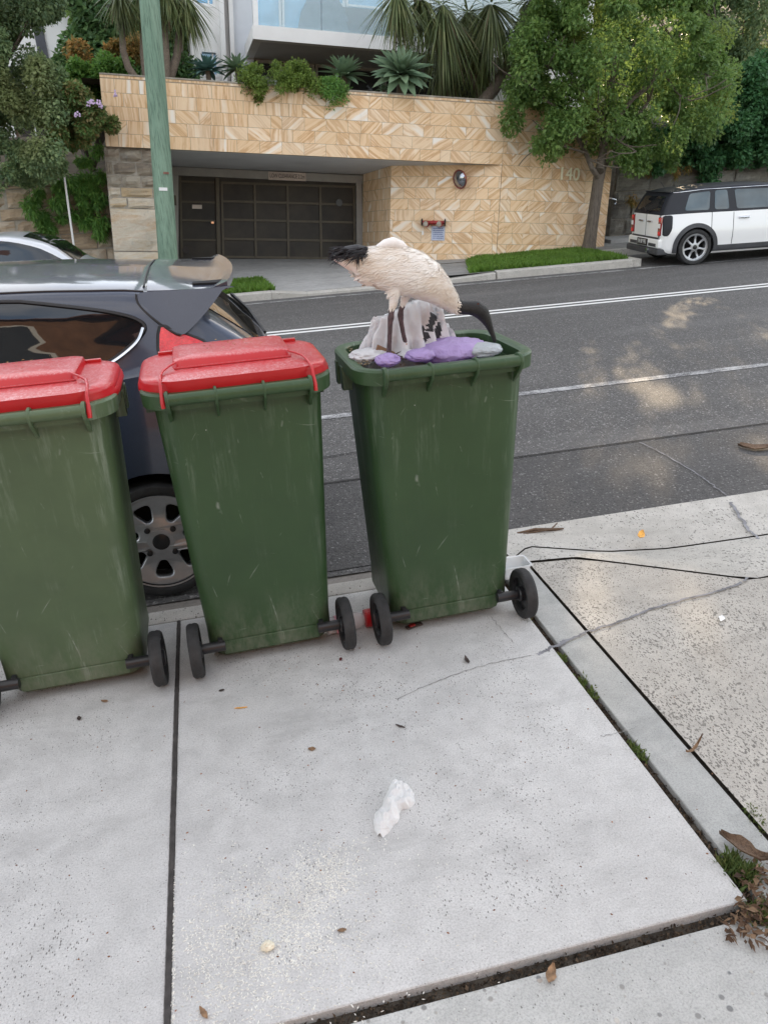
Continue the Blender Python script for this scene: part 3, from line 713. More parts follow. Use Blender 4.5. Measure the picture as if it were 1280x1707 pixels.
# clearance sign
c0 = PL(479, 294, BP + (DOFF + 0.075) * N1, N1)
sg = thing('clearance_sign', 'pale low clearance sign fixed above the garage door', 'sign', tuple(c0))
w_ = np.linalg.norm(PL(449, 290, BP + DOFF * N1, N1) - PL(511, 295, BP + DOFF * N1, N1)) / 2
bm = bmesh.new(); box(bm, -w_, w_, -0.075, 0.075, -0.008, 0.008); bmesh.ops.transform(bm, matrix=frame((0, 0, 0), D1, TU, N1), verts=bm.verts[:]); bm_obj('board', bm, M['signpink'], sg)
bm = text_bm('LOW CLEARANCE 2.2m', 0.105, 0.002, 1.0)
xs = [v.co.x for v in bm.verts]; k = (2 * w_ * 0.92) / (max(xs) - min(xs)); bmesh.ops.scale(bm, vec=(k, 1, 1), verts=bm.verts[:])
bmesh.ops.transform(bm, matrix=frame(N1 * 0.011, D1, TU, N1), verts=bm.verts[:]); bm_obj('lettering', bm, M['black_ink'], sg)
# intercom on the left return
c0 = bld(*bpx(291, 334, DOFF + 0.2), DOFF + 0.2)
bm = bmesh.new(); box(bm, -0.035, 0.035, -0.09, 0.09, -0.02, 0.02, 0.006); bmesh.ops.transform(bm, matrix=frame((0, 0, 0), D1, TU, N1), verts=bm.verts[:])
o = bm_obj('intercom', bm, M['doorrail'], None, loc=tuple(c0)); tag(o, 'small grey intercom box beside the garage door frame', 'intercom')

# ---------------------------------------------------------------- things on the sandstone wall
def on3(px, py, off=0.0): return PL(px, py, BP + N3 * off, N3)
c0 = on3(766, 299, 0.12)
mr = thing('convex_mirror', 'round convex traffic mirror with red rim bracketed on the sandstone wall', 'mirror', tuple(c0))
nd = _n(N3 * 0.75 - D3 * 0.62 - TU * 0.25); sx = _n(np.cross(TU, nd)); sy = np.cross(nd, sx); Mx = frame((0, 0, 0), sx, sy, nd)
bm = bmesh.new(); lathe(bm, [(0.02, 0.055), (0.06, 0.048), (0.10, 0.034), (0.135, 0.012), (0.145, 0.0)], 32, 'Z'); bmesh.ops.transform(bm, matrix=Mx, verts=bm.verts[:]); bm_obj('glass', bm, M['mirror'], mr, 60)
bm = bmesh.new(); lathe(bm, [(0.145, 0.0), (0.16, 0.012), (0.168, 0.0), (0.16, -0.02), (0.10, -0.05), (0.02, -0.06)], 32, 'Z'); bmesh.ops.transform(bm, matrix=Mx, verts=bm.verts[:]); bm_obj('rim', bm, plain('mirror_rim', (0.22, 0.055, 0.04), 0.6, var=0.3), mr, 60)
bm = bmesh.new(); tube(bm, [nd * -0.05, -N3 * 0.12 + D3 * 0.06], 0.014, 8); bm_obj('bracket', bm, M['axle'], mr)
# booster valves
c0 = on3(723, 371, 0.0)
hv = thing('hydrant_valves', 'red twin fire hydrant valves on the sandstone wall', 'fire hydrant', tuple(c0))
Mx = frame((0, 0, 0), D3, TU, N3)
bm = bmesh.new(); tube(bm, [(-0.20, 0, 0.07), (0.20, 0, 0.07)], 0.032, 12); tube(bm, [(0, 0, -0.01), (0, 0, 0.07)], 0.04, 12); bmesh.ops.transform(bm, matrix=Mx, verts=bm.verts[:]); bm_obj('manifold', bm, M['red'], hv, 50)
for x in (-0.13, 0.12):
    bm = bmesh.new(); lathe(bm, [(0.055, 0.05), (0.06, 0.09), (0.05, 0.15), (0.045, 0.19)], 18, 'Z', c=(x, -0.03, 0)); bmesh.ops.transform(bm, matrix=Mx, verts=bm.verts[:]); v = bm_obj('valve', bm, M['red'], hv, 50)
    bm = bmesh.new(); lathe(bm, [(0.044, 0.191), (0.046, 0.215), (0.03, 0.222)], 18, 'Z', c=(x, -0.03, 0)); bmesh.ops.transform(bm, matrix=Mx, verts=bm.verts[:]); bm_obj('cap', bm, M['mortar'], v, 50)
for x in (-0.215, 0.215):
    bm = bmesh.new()
    tube(bm, [(x + 0.0 * k, 0.06 * math.sin(k / 16 * 2 * math.pi), 0.07 + 0.06 * math.cos(k / 16 * 2 * math.pi)) for k in range(17)], 0.010, 6)
    for k in range(4):
        a = k * math.pi / 2; tube(bm, [(x, 0, 0.07), (x, 0.058 * math.sin(a), 0.07 + 0.058 * math.cos(a))], 0.007, 5)
    bmesh.ops.transform(bm, matrix=Mx, verts=bm.verts[:]); bm_obj('hand_wheel', bm, M['axle'], hv)
bm = bmesh.new(); tube(bm, [(-0.19, -0.09, 0.10), (-0.19, -0.16, 0.10)], 0.005, 5); box(bm, -0.205, -0.175, -0.22, -0.16, 0.09, 0.10); bmesh.ops.transform(bm, matrix=Mx, verts=bm.verts[:]); bm_obj('hanging_tag', bm, M['white_plastic'], hv)
c0 = on3(730, 389, 0.014)
hs = thing('hydrant_sign', 'small pale blue printed sign under the red hydrant valves', 'sign', tuple(c0))
bm = bmesh.new(); box(bm, -0.125, 0.125, -0.125, 0.125, -0.008, 0.004); bmesh.ops.transform(bm, matrix=Mx, verts=bm.verts[:]); bm_obj('board', bm, plain('pale_blue_sign', (0.46, 0.50, 0.60), 0.6), hs)
bm = bmesh.new(); r_ = random.Random(5)
for i in range(6):
    x = -0.095
    while x < 0.085:
        l = r_.uniform(0.012, 0.035); box(bm, x, min(0.1, x + l), 0.085 - i * 0.034 - 0.007, 0.085 - i * 0.034 + 0.007, 0.005, 0.0065); x += l + 0.008
bmesh.ops.transform(bm, matrix=Mx, verts=bm.verts[:]); bm_obj('lettering', bm, M['blue_ink'], hs)
# house number
c0 = PL(948, 291, W0 + N2 * 0.035, N2)
bm = text_bm('140', 0.31, 0.014, 1.02)
bmesh.ops.transform(bm, matrix=frame((0, 0, 0), D2, TU, N2), verts=bm.verts[:])
o = bm_obj('house_number', bm, M['gold'], None, loc=tuple(c0)); tag(o, 'pale gold numerals 140 fixed to the sandstone wall by the tree', 'house number')

# ---------------------------------------------------------------- rough stone pier and old retaining walls
def stone_courses(name, x0, x1, z0, z1, f, hs, ls, seed, mat, parent, jut=0.03, mi=None):
    """separately cut blocks, chamfered, slightly uneven; one mesh"""
    r = random.Random(seed); V = []; Q = []; z = z0
    while z < z1 - 0.02:
        hh = min(r.uniform(*hs), z1 - z); x = x0 - r.uniform(0, ls[0])
        while x < x1:
            L = r.uniform(*ls); a, b = max(x, x0), min(x + L, x1); x += L
            if b - a < 0.05: continue
            d = r.uniform(0, jut); g = 0.008; c = 0.02; n = 5
            base = len(V)
            for j in range(n):
                for i in range(n):
                    u, v = i / (n - 1), j / (n - 1); e = (i in (0, n - 1)) or (j in (0, n - 1))
                    V.append(f(a + g + (b - a - 2 * g) * u, z + g + (hh - 2 * g) * v, (d - c - 0.02 if e else d + r.uniform(-0.012, 0.012))))
            for j in range(n - 1):
                for i in range(n - 1): Q.append((base + j * n + i, base + j * n + i + 1, base + (j + 1) * n + i + 1, base + (j + 1) * n + i))
        z += hh
    return mesh_np(name, V, Q, mat, parent)
pz = thing('stone_pier', 'weathered old sandstone pier under the left end of the fascia', 'wall', tuple(bld(aL, 0)))
rp = lambda p: np.array(p) - bld(aL, 0)
fp = lambda a, h, d: rp(bld(a, h, d - 0.06))
a0p, a1p = bpx(181, 330)[0], bpx(284, 330, -0.1)[0]
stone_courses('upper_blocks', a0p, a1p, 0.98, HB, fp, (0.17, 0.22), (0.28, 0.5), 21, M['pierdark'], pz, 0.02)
stone_courses('middle_blocks', a0p, a1p, 0.66, 0.98, fp, (0.15, 0.17), (0.4, 0.7), 23, M['pier'], pz, 0.02)
stone_courses('lower_blocks', a0p, a1p, -0.7, 0.66, fp, (0.5, 0.7), (1.2, 1.6), 22, M['pier'], pz, 0.03)
bm = bmesh.new(); slab_between(bm, [fp(a0p, -0.7, -0.035), fp(a1p, -0.7, -0.035), fp(a1p, HB, -0.035), fp(a0p, HB, -0.035)], N1, 0.5); bm_obj('core', bm, M['mortar'], pz)

LWY = 14.7
lw = thing('old_stone_wall', 'low old stone retaining wall overgrown with leaves behind the silver car', 'wall', (-3, LWY, 0))
stone_courses('blocks', -6.0, 1.72, -0.3, 1.75, lambda a, h, d: (a + 0.09 * h, -d + 0.068 * h, h), (0.18, 0.30), (0.3, 0.62), 31, M['oldstone'], lw, 0.05)
bm = bmesh.new(); box(bm, -6, 1.72, 0.03, 0.5, -0.3, 1.72, M=Matrix.Shear('XY', 4, (0.09, 0.068))); bm_obj('core', bm, M['mortar'], lw)

RWY = 15.6
rw = thing('grey_stone_wall', 'tall grey stone wall draped in ivy behind the white wagon', 'wall', (10, RWY, 0))
frw = lambda a, h, d: (a + 0.09 * h, -d + 0.068 * h, h)
stone_courses('blocks', -1.65, 8.0, -0.2, 2.35, frw, (0.22, 0.36), (0.4, 0.9), 33, M['greystone'], rw, 0.07)
bm = bmesh.new(); box(bm, -1.65, 8, 0.04, 0.6, -0.2, 2.32, M=Matrix.Shear('XY', 4, (0.09, 0.068))); bm_obj('core', bm, M['mortar'], rw)
# dark passage between the two walls: side cheek and steps
pe = W0 + D2 * 0.0
pw = thing('passage_wall', 'dark stone wall inside the narrow passage right of the sandstone', 'wall', (8.3, 18.2, 0))  # dark stone closing the back of the recess
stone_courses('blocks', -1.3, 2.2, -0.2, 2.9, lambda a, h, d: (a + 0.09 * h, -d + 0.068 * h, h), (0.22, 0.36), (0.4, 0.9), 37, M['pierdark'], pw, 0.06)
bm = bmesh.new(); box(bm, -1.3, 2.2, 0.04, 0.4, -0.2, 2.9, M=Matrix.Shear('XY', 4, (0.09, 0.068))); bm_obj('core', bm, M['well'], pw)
st = thing('passage_step', 'pale concrete step at the passage entrance beside the sandstone wall', 'step', tuple(G(1032, 402, 0.02)))
bm = bmesh.new(); box(bm, -0.35, 0.9, -0.3, 2.6, -0.02, 0.07, 0.01); bm_obj('tread', bm, M['farslab'], st)
c0 = AY(1026, 330, 15.6)
bm = bmesh.new(); tube(bm, [(-0.5, 0.4, -0.0), (-0.1, 0, 0), (0.0, 0, -0.03), (0.015, 0, -0.09), (-0.02, 0, -0.12)], 0.018, 8)
o = bm_obj('handrail', bm, M['chrome'], None, 60, loc=tuple(c0)); tag(o, 'short grey metal handrail end beside the dark passage', 'handrail')

# ---------------------------------------------------------------- terrace soil behind the fascia
def terr(u, v):
    a = aL - 0.3 + (7.0 + 2.2) * u; return tuple(bld(a, HT - 0.03, -0.2 - 4.5 * v))
struct(quad_sheet('terrace_soil', terr, 10, 6, M['soil']))
def terl(u, v): return (-8 + 6.6 * u, 15.0 + 5 * v, 1.72 + 1.0 * v)
struct(quad_sheet('terrace_soil', terl, 10, 6, M['soil']))

# ---------------------------------------------------------------- apartment building above
AO = -3.6
ap = thing('apartment_building', 'white rendered apartment building with glass balcony above the sandstone wall', 'building', tuple(bld(-3, 2.5, AO)))
AB = bld(-3, 2.5, AO)
ra = lambda p: np.array(p) - AB
def aq(bm, px0, py0, px1, py1, off, t=0.15, top=None):
    """block whose front face fills a pixel box, on the plane AO+off; level and plumb"""
    a0, h0 = bpx(px0, py1, AO + off); a1, _ = bpx(px1, py1, AO + off); _, h1 = bpx(px0, py0, AO + off)
    if top is not None: h1 = top
    ablk(bm, a0, a1, h0, h1, off, t)
def ablk(bm, a0, a1, h0, h1, off, t):
    slab_between(bm, [ra(bld(a0, h0, AO + off)), ra(bld(a1, h0, AO + off)), ra(bld(a1, h1, AO + off)), ra(bld(a0, h1, AO + off))], N1, t)
TOPH = 10.5
A = lambda px, off=0.0, py=60: bpx(px, py, AO + off)[0]
Hh = lambda py, off=0.0, px=400: bpx(px, py, AO + off)[1]
aw0, aw1 = A(319), A(366)
def wall_with_holes(name, a0, a1, h0, h1, holes, off, t, mat):
    """grid of blocks leaving window openings"""
    xs = sorted({a0, a1, *[h[0] for h in holes], *[h[1] for h in holes]}); zs = sorted({h0, h1, *[h[2] for h in holes], *[h[3] for h in holes]})
    bm = bmesh.new()
    for i in range(len(xs) - 1):
        for j in range(len(zs) - 1):
            cx, cz = (xs[i] + xs[i + 1]) / 2, (zs[j] + zs[j + 1]) / 2
            if any(h[0] < cx < h[1] and h[2] < cz < h[3] for h in holes): continue
            ablk(bm, xs[i], xs[i + 1], zs[j], zs[j + 1], off, t)
    bmesh.ops.remove_doubles(bm, verts=bm.verts[:], dist=1e-4)
    seen = {}
    for f in list(bm.faces):
        c = f.calc_center_median(); key = (round(c.x, 3), round(c.y, 3), round(c.z, 3))
        if key in seen: bmesh.ops.delete(bm, geom=[f, seen[key]] if seen[key].is_valid else [f], context='FACES_ONLY')
        else: seen[key] = f
    return bm_obj(name, bm, mat, ap)
wA = (A(331), A(363), Hh(128, px=345), Hh(82, px=345)); wB = (A(327), A(362), Hh(11, px=345), Hh(11, px=345) + 1.1)
wC = (A(327), A(362), Hh(11, px=345) + 2.9, Hh(11, px=345) + 4.2)
wall_with_holes('left_wall', aw0, aw1, -0.2, TOPH, [wA, wB, wC], 0, 0.3, M['render'])
def window(w, off=-0.08, gl='darkglass', mull=True):
    bm = bmesh.new(); t = 0.05
    for (a0, a1, h0, h1) in ((w[0], w[1], w[2], w[2] + t), (w[0], w[1], w[3] - t, w[3]), (w[0], w[0] + t, w[2] + t, w[3] - t), (w[1] - t, w[1], w[2] + t, w[3] - t)):
        ablk(bm, a0, a1, h0, h1, off + 0.09, 0.06)
    if mull: ablk(bm, (w[0] + w[1]) / 2 + .06, (w[0] + w[1]) / 2 + .09, w[2] + t, w[3] - t, off + 0.03, 0.03)
    fo = bm_obj('window', bm, M['winframe'], ap)
    bm = bmesh.new(); ablk(bm, w[0] + t, w[1] - t, w[2] + t, w[3] - t, off, 0.02); bm_obj('pane', bm, M[gl], fo)
window(wA, gl='winglass'); window(wB, gl='winglass'); window(wC)
bm = bmesh.new(); ablk(bm, A(366), A(374), -0.2, TOPH, 0.32, 0.5); bm_obj('fin_wall', bm, M['render'], ap)
bm = bmesh.new(); ablk(bm, A(382), A(389), -0.2, TOPH, 0.22, 0.5); ablk(bm, A(374) + .004, A(382) - .004, -0.2, TOPH, -0.05, 0.2); bm_obj('fin_wall', bm, M['render'], ap)
bm = bmesh.new(); ablk(bm, A(389) + .004, A(421), -0.2, TOPH, 0.12, 0.4); bm_obj('pale_wall', bm, M['bluerender'], ap)
BO = 1.7                                                        # balcony front stands this far out
b0, b1 = bpx(422, 60, AO + BO)[0], bpx(790, 60, AO + BO)[0] + 1.6
hb1, hb0 = bpx(425, 41, AO + BO)[1], bpx(425, 65, AO + BO)[1]
SL = 3.05
for k in range(3):
    bm = bmesh.new()
    ablk(bm, b0, b1, hb0 + k * SL, hb1 + k * SL, BO, 0.18)                        # fascia band
    ablk(bm, b0, b0 + 0.16, hb0 + k * SL, hb1 + k * SL, BO - 0.184, BO - 0.2)         # returns
    bm_obj('balcony_edge', bm, M['render'], ap)
    bm = bmesh.new(); ablk(bm, b0 + 0.163, b1, hb0 + 0.02 + k * SL, hb1 - 0.1 + k * SL, BO - 0.184, BO + 0.2); bm_obj('balcony_slab', bm, M['soffit'], ap)
    bm = bmesh.new(); n = 5
    for i in range(n):
        a0, a1 = lerp(b0 + 0.12, b1, i / n) + 0.006, lerp(b0 + 0.12, b1, (i + 1) / n) - 0.006
        ablk(bm, a0, a1, hb1 + 0.004 + k * SL, hb1 + 0.95 + k * SL, BO - 0.05, 0.012)
    gl = NT('balustrade_glass'); gl.P(Base__Color=(0.55, 0.72, 0.78), Roughness=0.02, Alpha=0.34)
    bm_obj('balustrade', bm, gl.m, ap)
    bm = bmesh.new(); ablk(bm, b0 + 0.02, b0 + 0.11, hb1 + 0.003 + k * SL, hb1 + SL - 0.5 + k * SL, BO - 0.02, 0.09); bm_obj('balcony_post', bm, M['winframe'], ap)
    # sliding doors at the back of the balcony
    zf = hb1 - 0.1 + k * SL
    xs = [A(421), A(470), A(525), A(575), A(640), A(720), A(800)]
    for i in range(len(xs) - 1):
        bm = bmesh.new(); w = (xs[i] + 0.01, xs[i + 1] - 0.01, zf + 0.02, zf + SL - 0.55); t = 0.045
        for (a0, a1, h0, h1) in ((w[0], w[1], w[2], w[2] + t), (w[0], w[1], w[3] - t, w[3]), (w[0], w[0] + t, w[2] + t, w[3] - t), (w[1] - t, w[1], w[2] + t, w[3] - t)):
            ablk(bm, a0, a1, h0, h1, 0.06, 0.06)
        if i in (2, 3): ablk(bm, w[0] + t, w[1] - t, zf + 0.95, zf + 0.99, 0.05, 0.04)
        fo = bm_obj('sliding_door', bm, M['winframe'], ap)
        bm = bmesh.new(); ablk(bm, w[0] + t, w[1] - t, w[2] + t, w[3] - t, 0.02, 0.02); bm_obj('pane', bm, M['winglass'] if i < 4 else M['render'], fo)
    bm = bmesh.new(); ablk(bm, A(421), A(800), zf + SL - 0.54, zf + SL - 0.15, 0.08, 0.2); bm_obj('lintel', bm, M['render'], ap)
    if k == 0:
        # ground floor wall under the balcony, with a long dark window
        h0 = Hh(150); hw1 = Hh(104, px=480); hw0 = Hh(150, px=480)
        bm = bmesh.new(); ablk(bm, A(421) + 0.005, A(800), hw1, hb0 + 0.018, 0.0, 0.2); bm_obj('lower_wall', bm, M['soffit'], ap)
        ws = [A(424), A(470), A(524), A(560), A(640), A(800)]
        for i in range(len(ws) - 1):
            bm = bmesh.new(); w = (ws[i] + .012, ws[i + 1] - .012, -0.2, hw1 - 0.005); t = 0.05
            for (a0, a1, p0, p1) in ((w[0], w[1], w[3] - t, w[3]), (w[0], w[0] + t, w[2], w[3] - t), (w[1] - t, w[1], w[2], w[3] - t)): ablk(bm, a0, a1, p0, p1, 0.05, 0.06)
            fo = bm_obj('lower_window', bm, M['doorframe'], ap)
            bm = bmesh.new(); ablk(bm, w[0] + t, w[1] - t, w[2], w[3] - t, 0.0, 0.02); bm_obj('pane', bm, M['darkglass'], fo)
bm = bmesh.new(); ablk(bm, A(800) + .01, A(958) + 0.15, -0.2, TOPH, 0.5, 0.6); bm_obj('right_wall', bm, M['render'], ap)  # unseen right end behind the tree, extended to block the sun
bm = bmesh.new(); ablk(bm, aw0, A(958) + 0.15, TOPH + .003, TOPH + 0.25, 0.6, 6.5); bm_obj('roof', bm, M['soffit'], ap)
bm = bmesh.new(); ablk(bm, aw0 + .003, aw0 + 0.3, -0.2, TOPH, -0.304, 5.5); ablk(bm, A(958) - 0.15, A(958) + 0.147, -0.2, TOPH, -0.11, 5.7); ablk(bm, aw0 + 0.31, A(958) - 0.16, -0.2, TOPH, -5.0, 0.2); bm_obj('side_wall', bm, M['render'], ap)
# folded parasol under a cloth and a lounge on the first balcony
zf = hb1 - 0.1
c0 = bld(A(545, 0.9, 30), zf, AO + 0.9)
bm = bmesh.new()
for i in range(9):
    pass
lathe(bm, [(0.42, 0.01), (0.40, 0.25), (0.30, 0.6), (0.16, 0.95), (0.07, 1.12), (0.02, 1.16)], 14, 'Z')
for v in bm.verts:
    s = 1 + 0.22 * mnoise.noise(v.co * 4.0); v.co.x *= s * 1.35; v.co.y *= s
o = bm_obj('covered_parasol', bm, M['greycloth'], None, 60, loc=tuple(c0)); tag(o, 'grey cloth cover draped over a peaked shape on the balcony', 'cover')
c0 = bld(A(622, 0.8, 40), zf, AO + 0.8)
lg = thing('wicker_lounge', 'brown wicker lounge on the balcony behind the glass rail', 'outdoor sofa', tuple(c0))
bm = bmesh.new(); box(bm, -0.75, 0.75, -0.35, 0.35, 0.02, 0.42, 0.05, M=frame((0, 0, 0), D1, -N1, TU)); bm_obj('base', bm, M['wicker'], lg)
bm = bmesh.new(); box(bm, -0.75, 0.75, 0.20, 0.36, 0.42, 0.80, 0.05, M=frame((0, 0, 0), D1, -N1, TU)); bm_obj('backrest', bm, M['wicker'], lg)

# ---------------------------------------------------------------- neighbouring gabled house, top left
c0 = AY(95, 110, 21.0)
nh = thing('gabled_house', 'white gabled house with terracotta roof behind the left tree', 'house', tuple(c0))
bm = bmesh.new()
box(bm, -4.5, 1.3, 0, 5, -2.5, 0.3); prism(bm, [(-4.5, 0.302), (1.3, 0.302), (-1.6, 2.9)], 0, 5, lambda a, b, d: Vector((a, d, b))); bm_obj('wall', bm, M['render'], nh)
bm = bmesh.new()
for (p, q) in (((-1.6, 3.05), (1.75, 0.10)), ((-1.6, 3.05), (-4.95, 0.10))):
    prism(bm, [(p[0], p[1]), (q[0], q[1]), (q[0], q[1] + 0.16), (p[0], p[1] + 0.16)], -0.28, 5.2, lambda a, b, d: Vector((a, d, b)))
bm_obj('roof', bm, M['roof'], nh)
bm = bmesh.new()
for (p, q) in (((-1.6, 2.83), (1.75, -0.12)), ((-1.6, 2.83), (-4.95, -0.12))):
    prism(bm, [(p[0], p[1]), (q[0], q[1]), (q[0], q[1] + 0.21), (p[0], p[1] + 0.21)], -0.32, -0.24, lambda a, b, d: Vector((a, d, b)))
bm_obj('barge_board', bm, M['bluerender'], nh)
bm = bmesh.new()
for x in (-3.0, -1.7, -0.33, 1.0): box(bm, x, x + 0.20, -0.05, -0.004, -2.0, 0.9 + 0.9 * (1 - abs(x + 1.6) / 3), 0)
box(bm, -4.5, 1.3, -0.06, -0.052, -0.20, 0.02); bm_obj('timber_frame', bm, M['timber'], nh)
bm = bmesh.new(); box(bm, -1.2, 0.7, -0.02, -0.003, -1.9, -1.0)
fo = bm_obj('window', bm, M['darkglass'], nh)
bm = bmesh.new()
for i in range(5): box(bm, -1.2 + i * 0.45, -1.17 + i * 0.45, -0.05, -0.021, -1.9, -1.0)
for i in range(3): box(bm, -1.2, 0.7, -0.045, -0.022, -1.9 + i * 0.43, -1.87 + i * 0.43)
bm_obj('glazing_bars', bm, M['winframe'], fo)

# ---------------------------------------------------------------- utility pole and stake
pb, pt = AY(283, 470, 13.25), None
d0 = ray(283, 470); pb = AY(283, 466, 13.2); ptop = AY(247, -40, 13.2 + 0.15)
dirp = (ptop - pb) / np.linalg.norm(ptop - pb)
pole = thing('utility_pole', 'weathered green timber utility pole standing behind the dark car', 'utility pole', tuple(pb))
rb = 0.155
bm = bmesh.new(); L = 9.0
tube(bm, [dirp * (t * L) + np.array([0.006 * math.sin(t * 9), 0, 0]) for t in np.linspace(-0.02, 1, 24)], [lerp(0.152, 0.125, t) for t in np.linspace(0, 1, 24)], 20); bm_obj('shaft', bm, M['pole'], pole, 60)
def on_pole(t): return dirp * t
sgn = _n(O - pb); sgn[2] = 0; sgn = _n(sgn); sdx = np.cross(dirp, -sgn)
tq = np.linalg.norm(AY(271, 315, 13.2) - pb)
bm = bmesh.new(); box(bm, -0.062, 0.062, -0.022, 0.022, 0.146, 0.153, M=frame(on_pole(tq), sdx, dirp, sgn)); bm_obj('number_plate', bm, M['white_plastic'], pole)
bm = bmesh.new(); tq2 = np.linalg.norm(AY(265, 288, 13.2) - pb)
box(bm, -0.10, -0.02, -0.015, 0.015, 0.13, 0.150, M=frame(on_pole(tq2), sdx, dirp, sgn)); bm_obj('bracket', bm, M['roof'], pole)
p0, p1 = AY(124, 412, 14.2), AY(107, 290, 14.2)
bm = bmesh.new(); tube(bm, [p0 - p0 + (p0 - p1) * 0.3, (p1 - p0)], 0.017, 8); o = bm_obj('white_stake', bm, M['white_plastic'], None, 60, loc=tuple(p0)); tag(o, 'thin leaning white stake in front of the old stone wall', 'stake')

# ---------------------------------------------------------------- brown brick house behind the camera, seen as reflections in car glass and paint
bh = thing('brick_house', 'brown brick house across the footpath, seen only as a reflection in the dark car window', 'house', (-2, -6.2, 0))
bm = bmesh.new(); box(bm, -9, 7.0, -5, 0, -.2, 6.2); bm_obj('wall', bm, plain('brown_brick', (.26, .135, .075), .85, var=.15, scale=3), bh)
bm = bmesh.new(); prism(bm, [(.5, 6.203), (-5.5, 6.203), (-2.5, 8.0)], -9.4, 7.4, lambda a, b, d: Vector((d, a, b))); bm_obj('roof', bm, M['roof'], bh)
for x in (-6.5, -2.2, 2.6):
    bm = bmesh.new(); box(bm, x, x + 1.6, -.02, .04, 3.6, 5.2); fo = bm_obj('window', bm, M['winframe'], bh)
    bm = bmesh.new(); box(bm, x + .1, x + 1.5, .041, .05, 3.7, 5.1); bm_obj('pane', bm, M['darkglass'], fo)
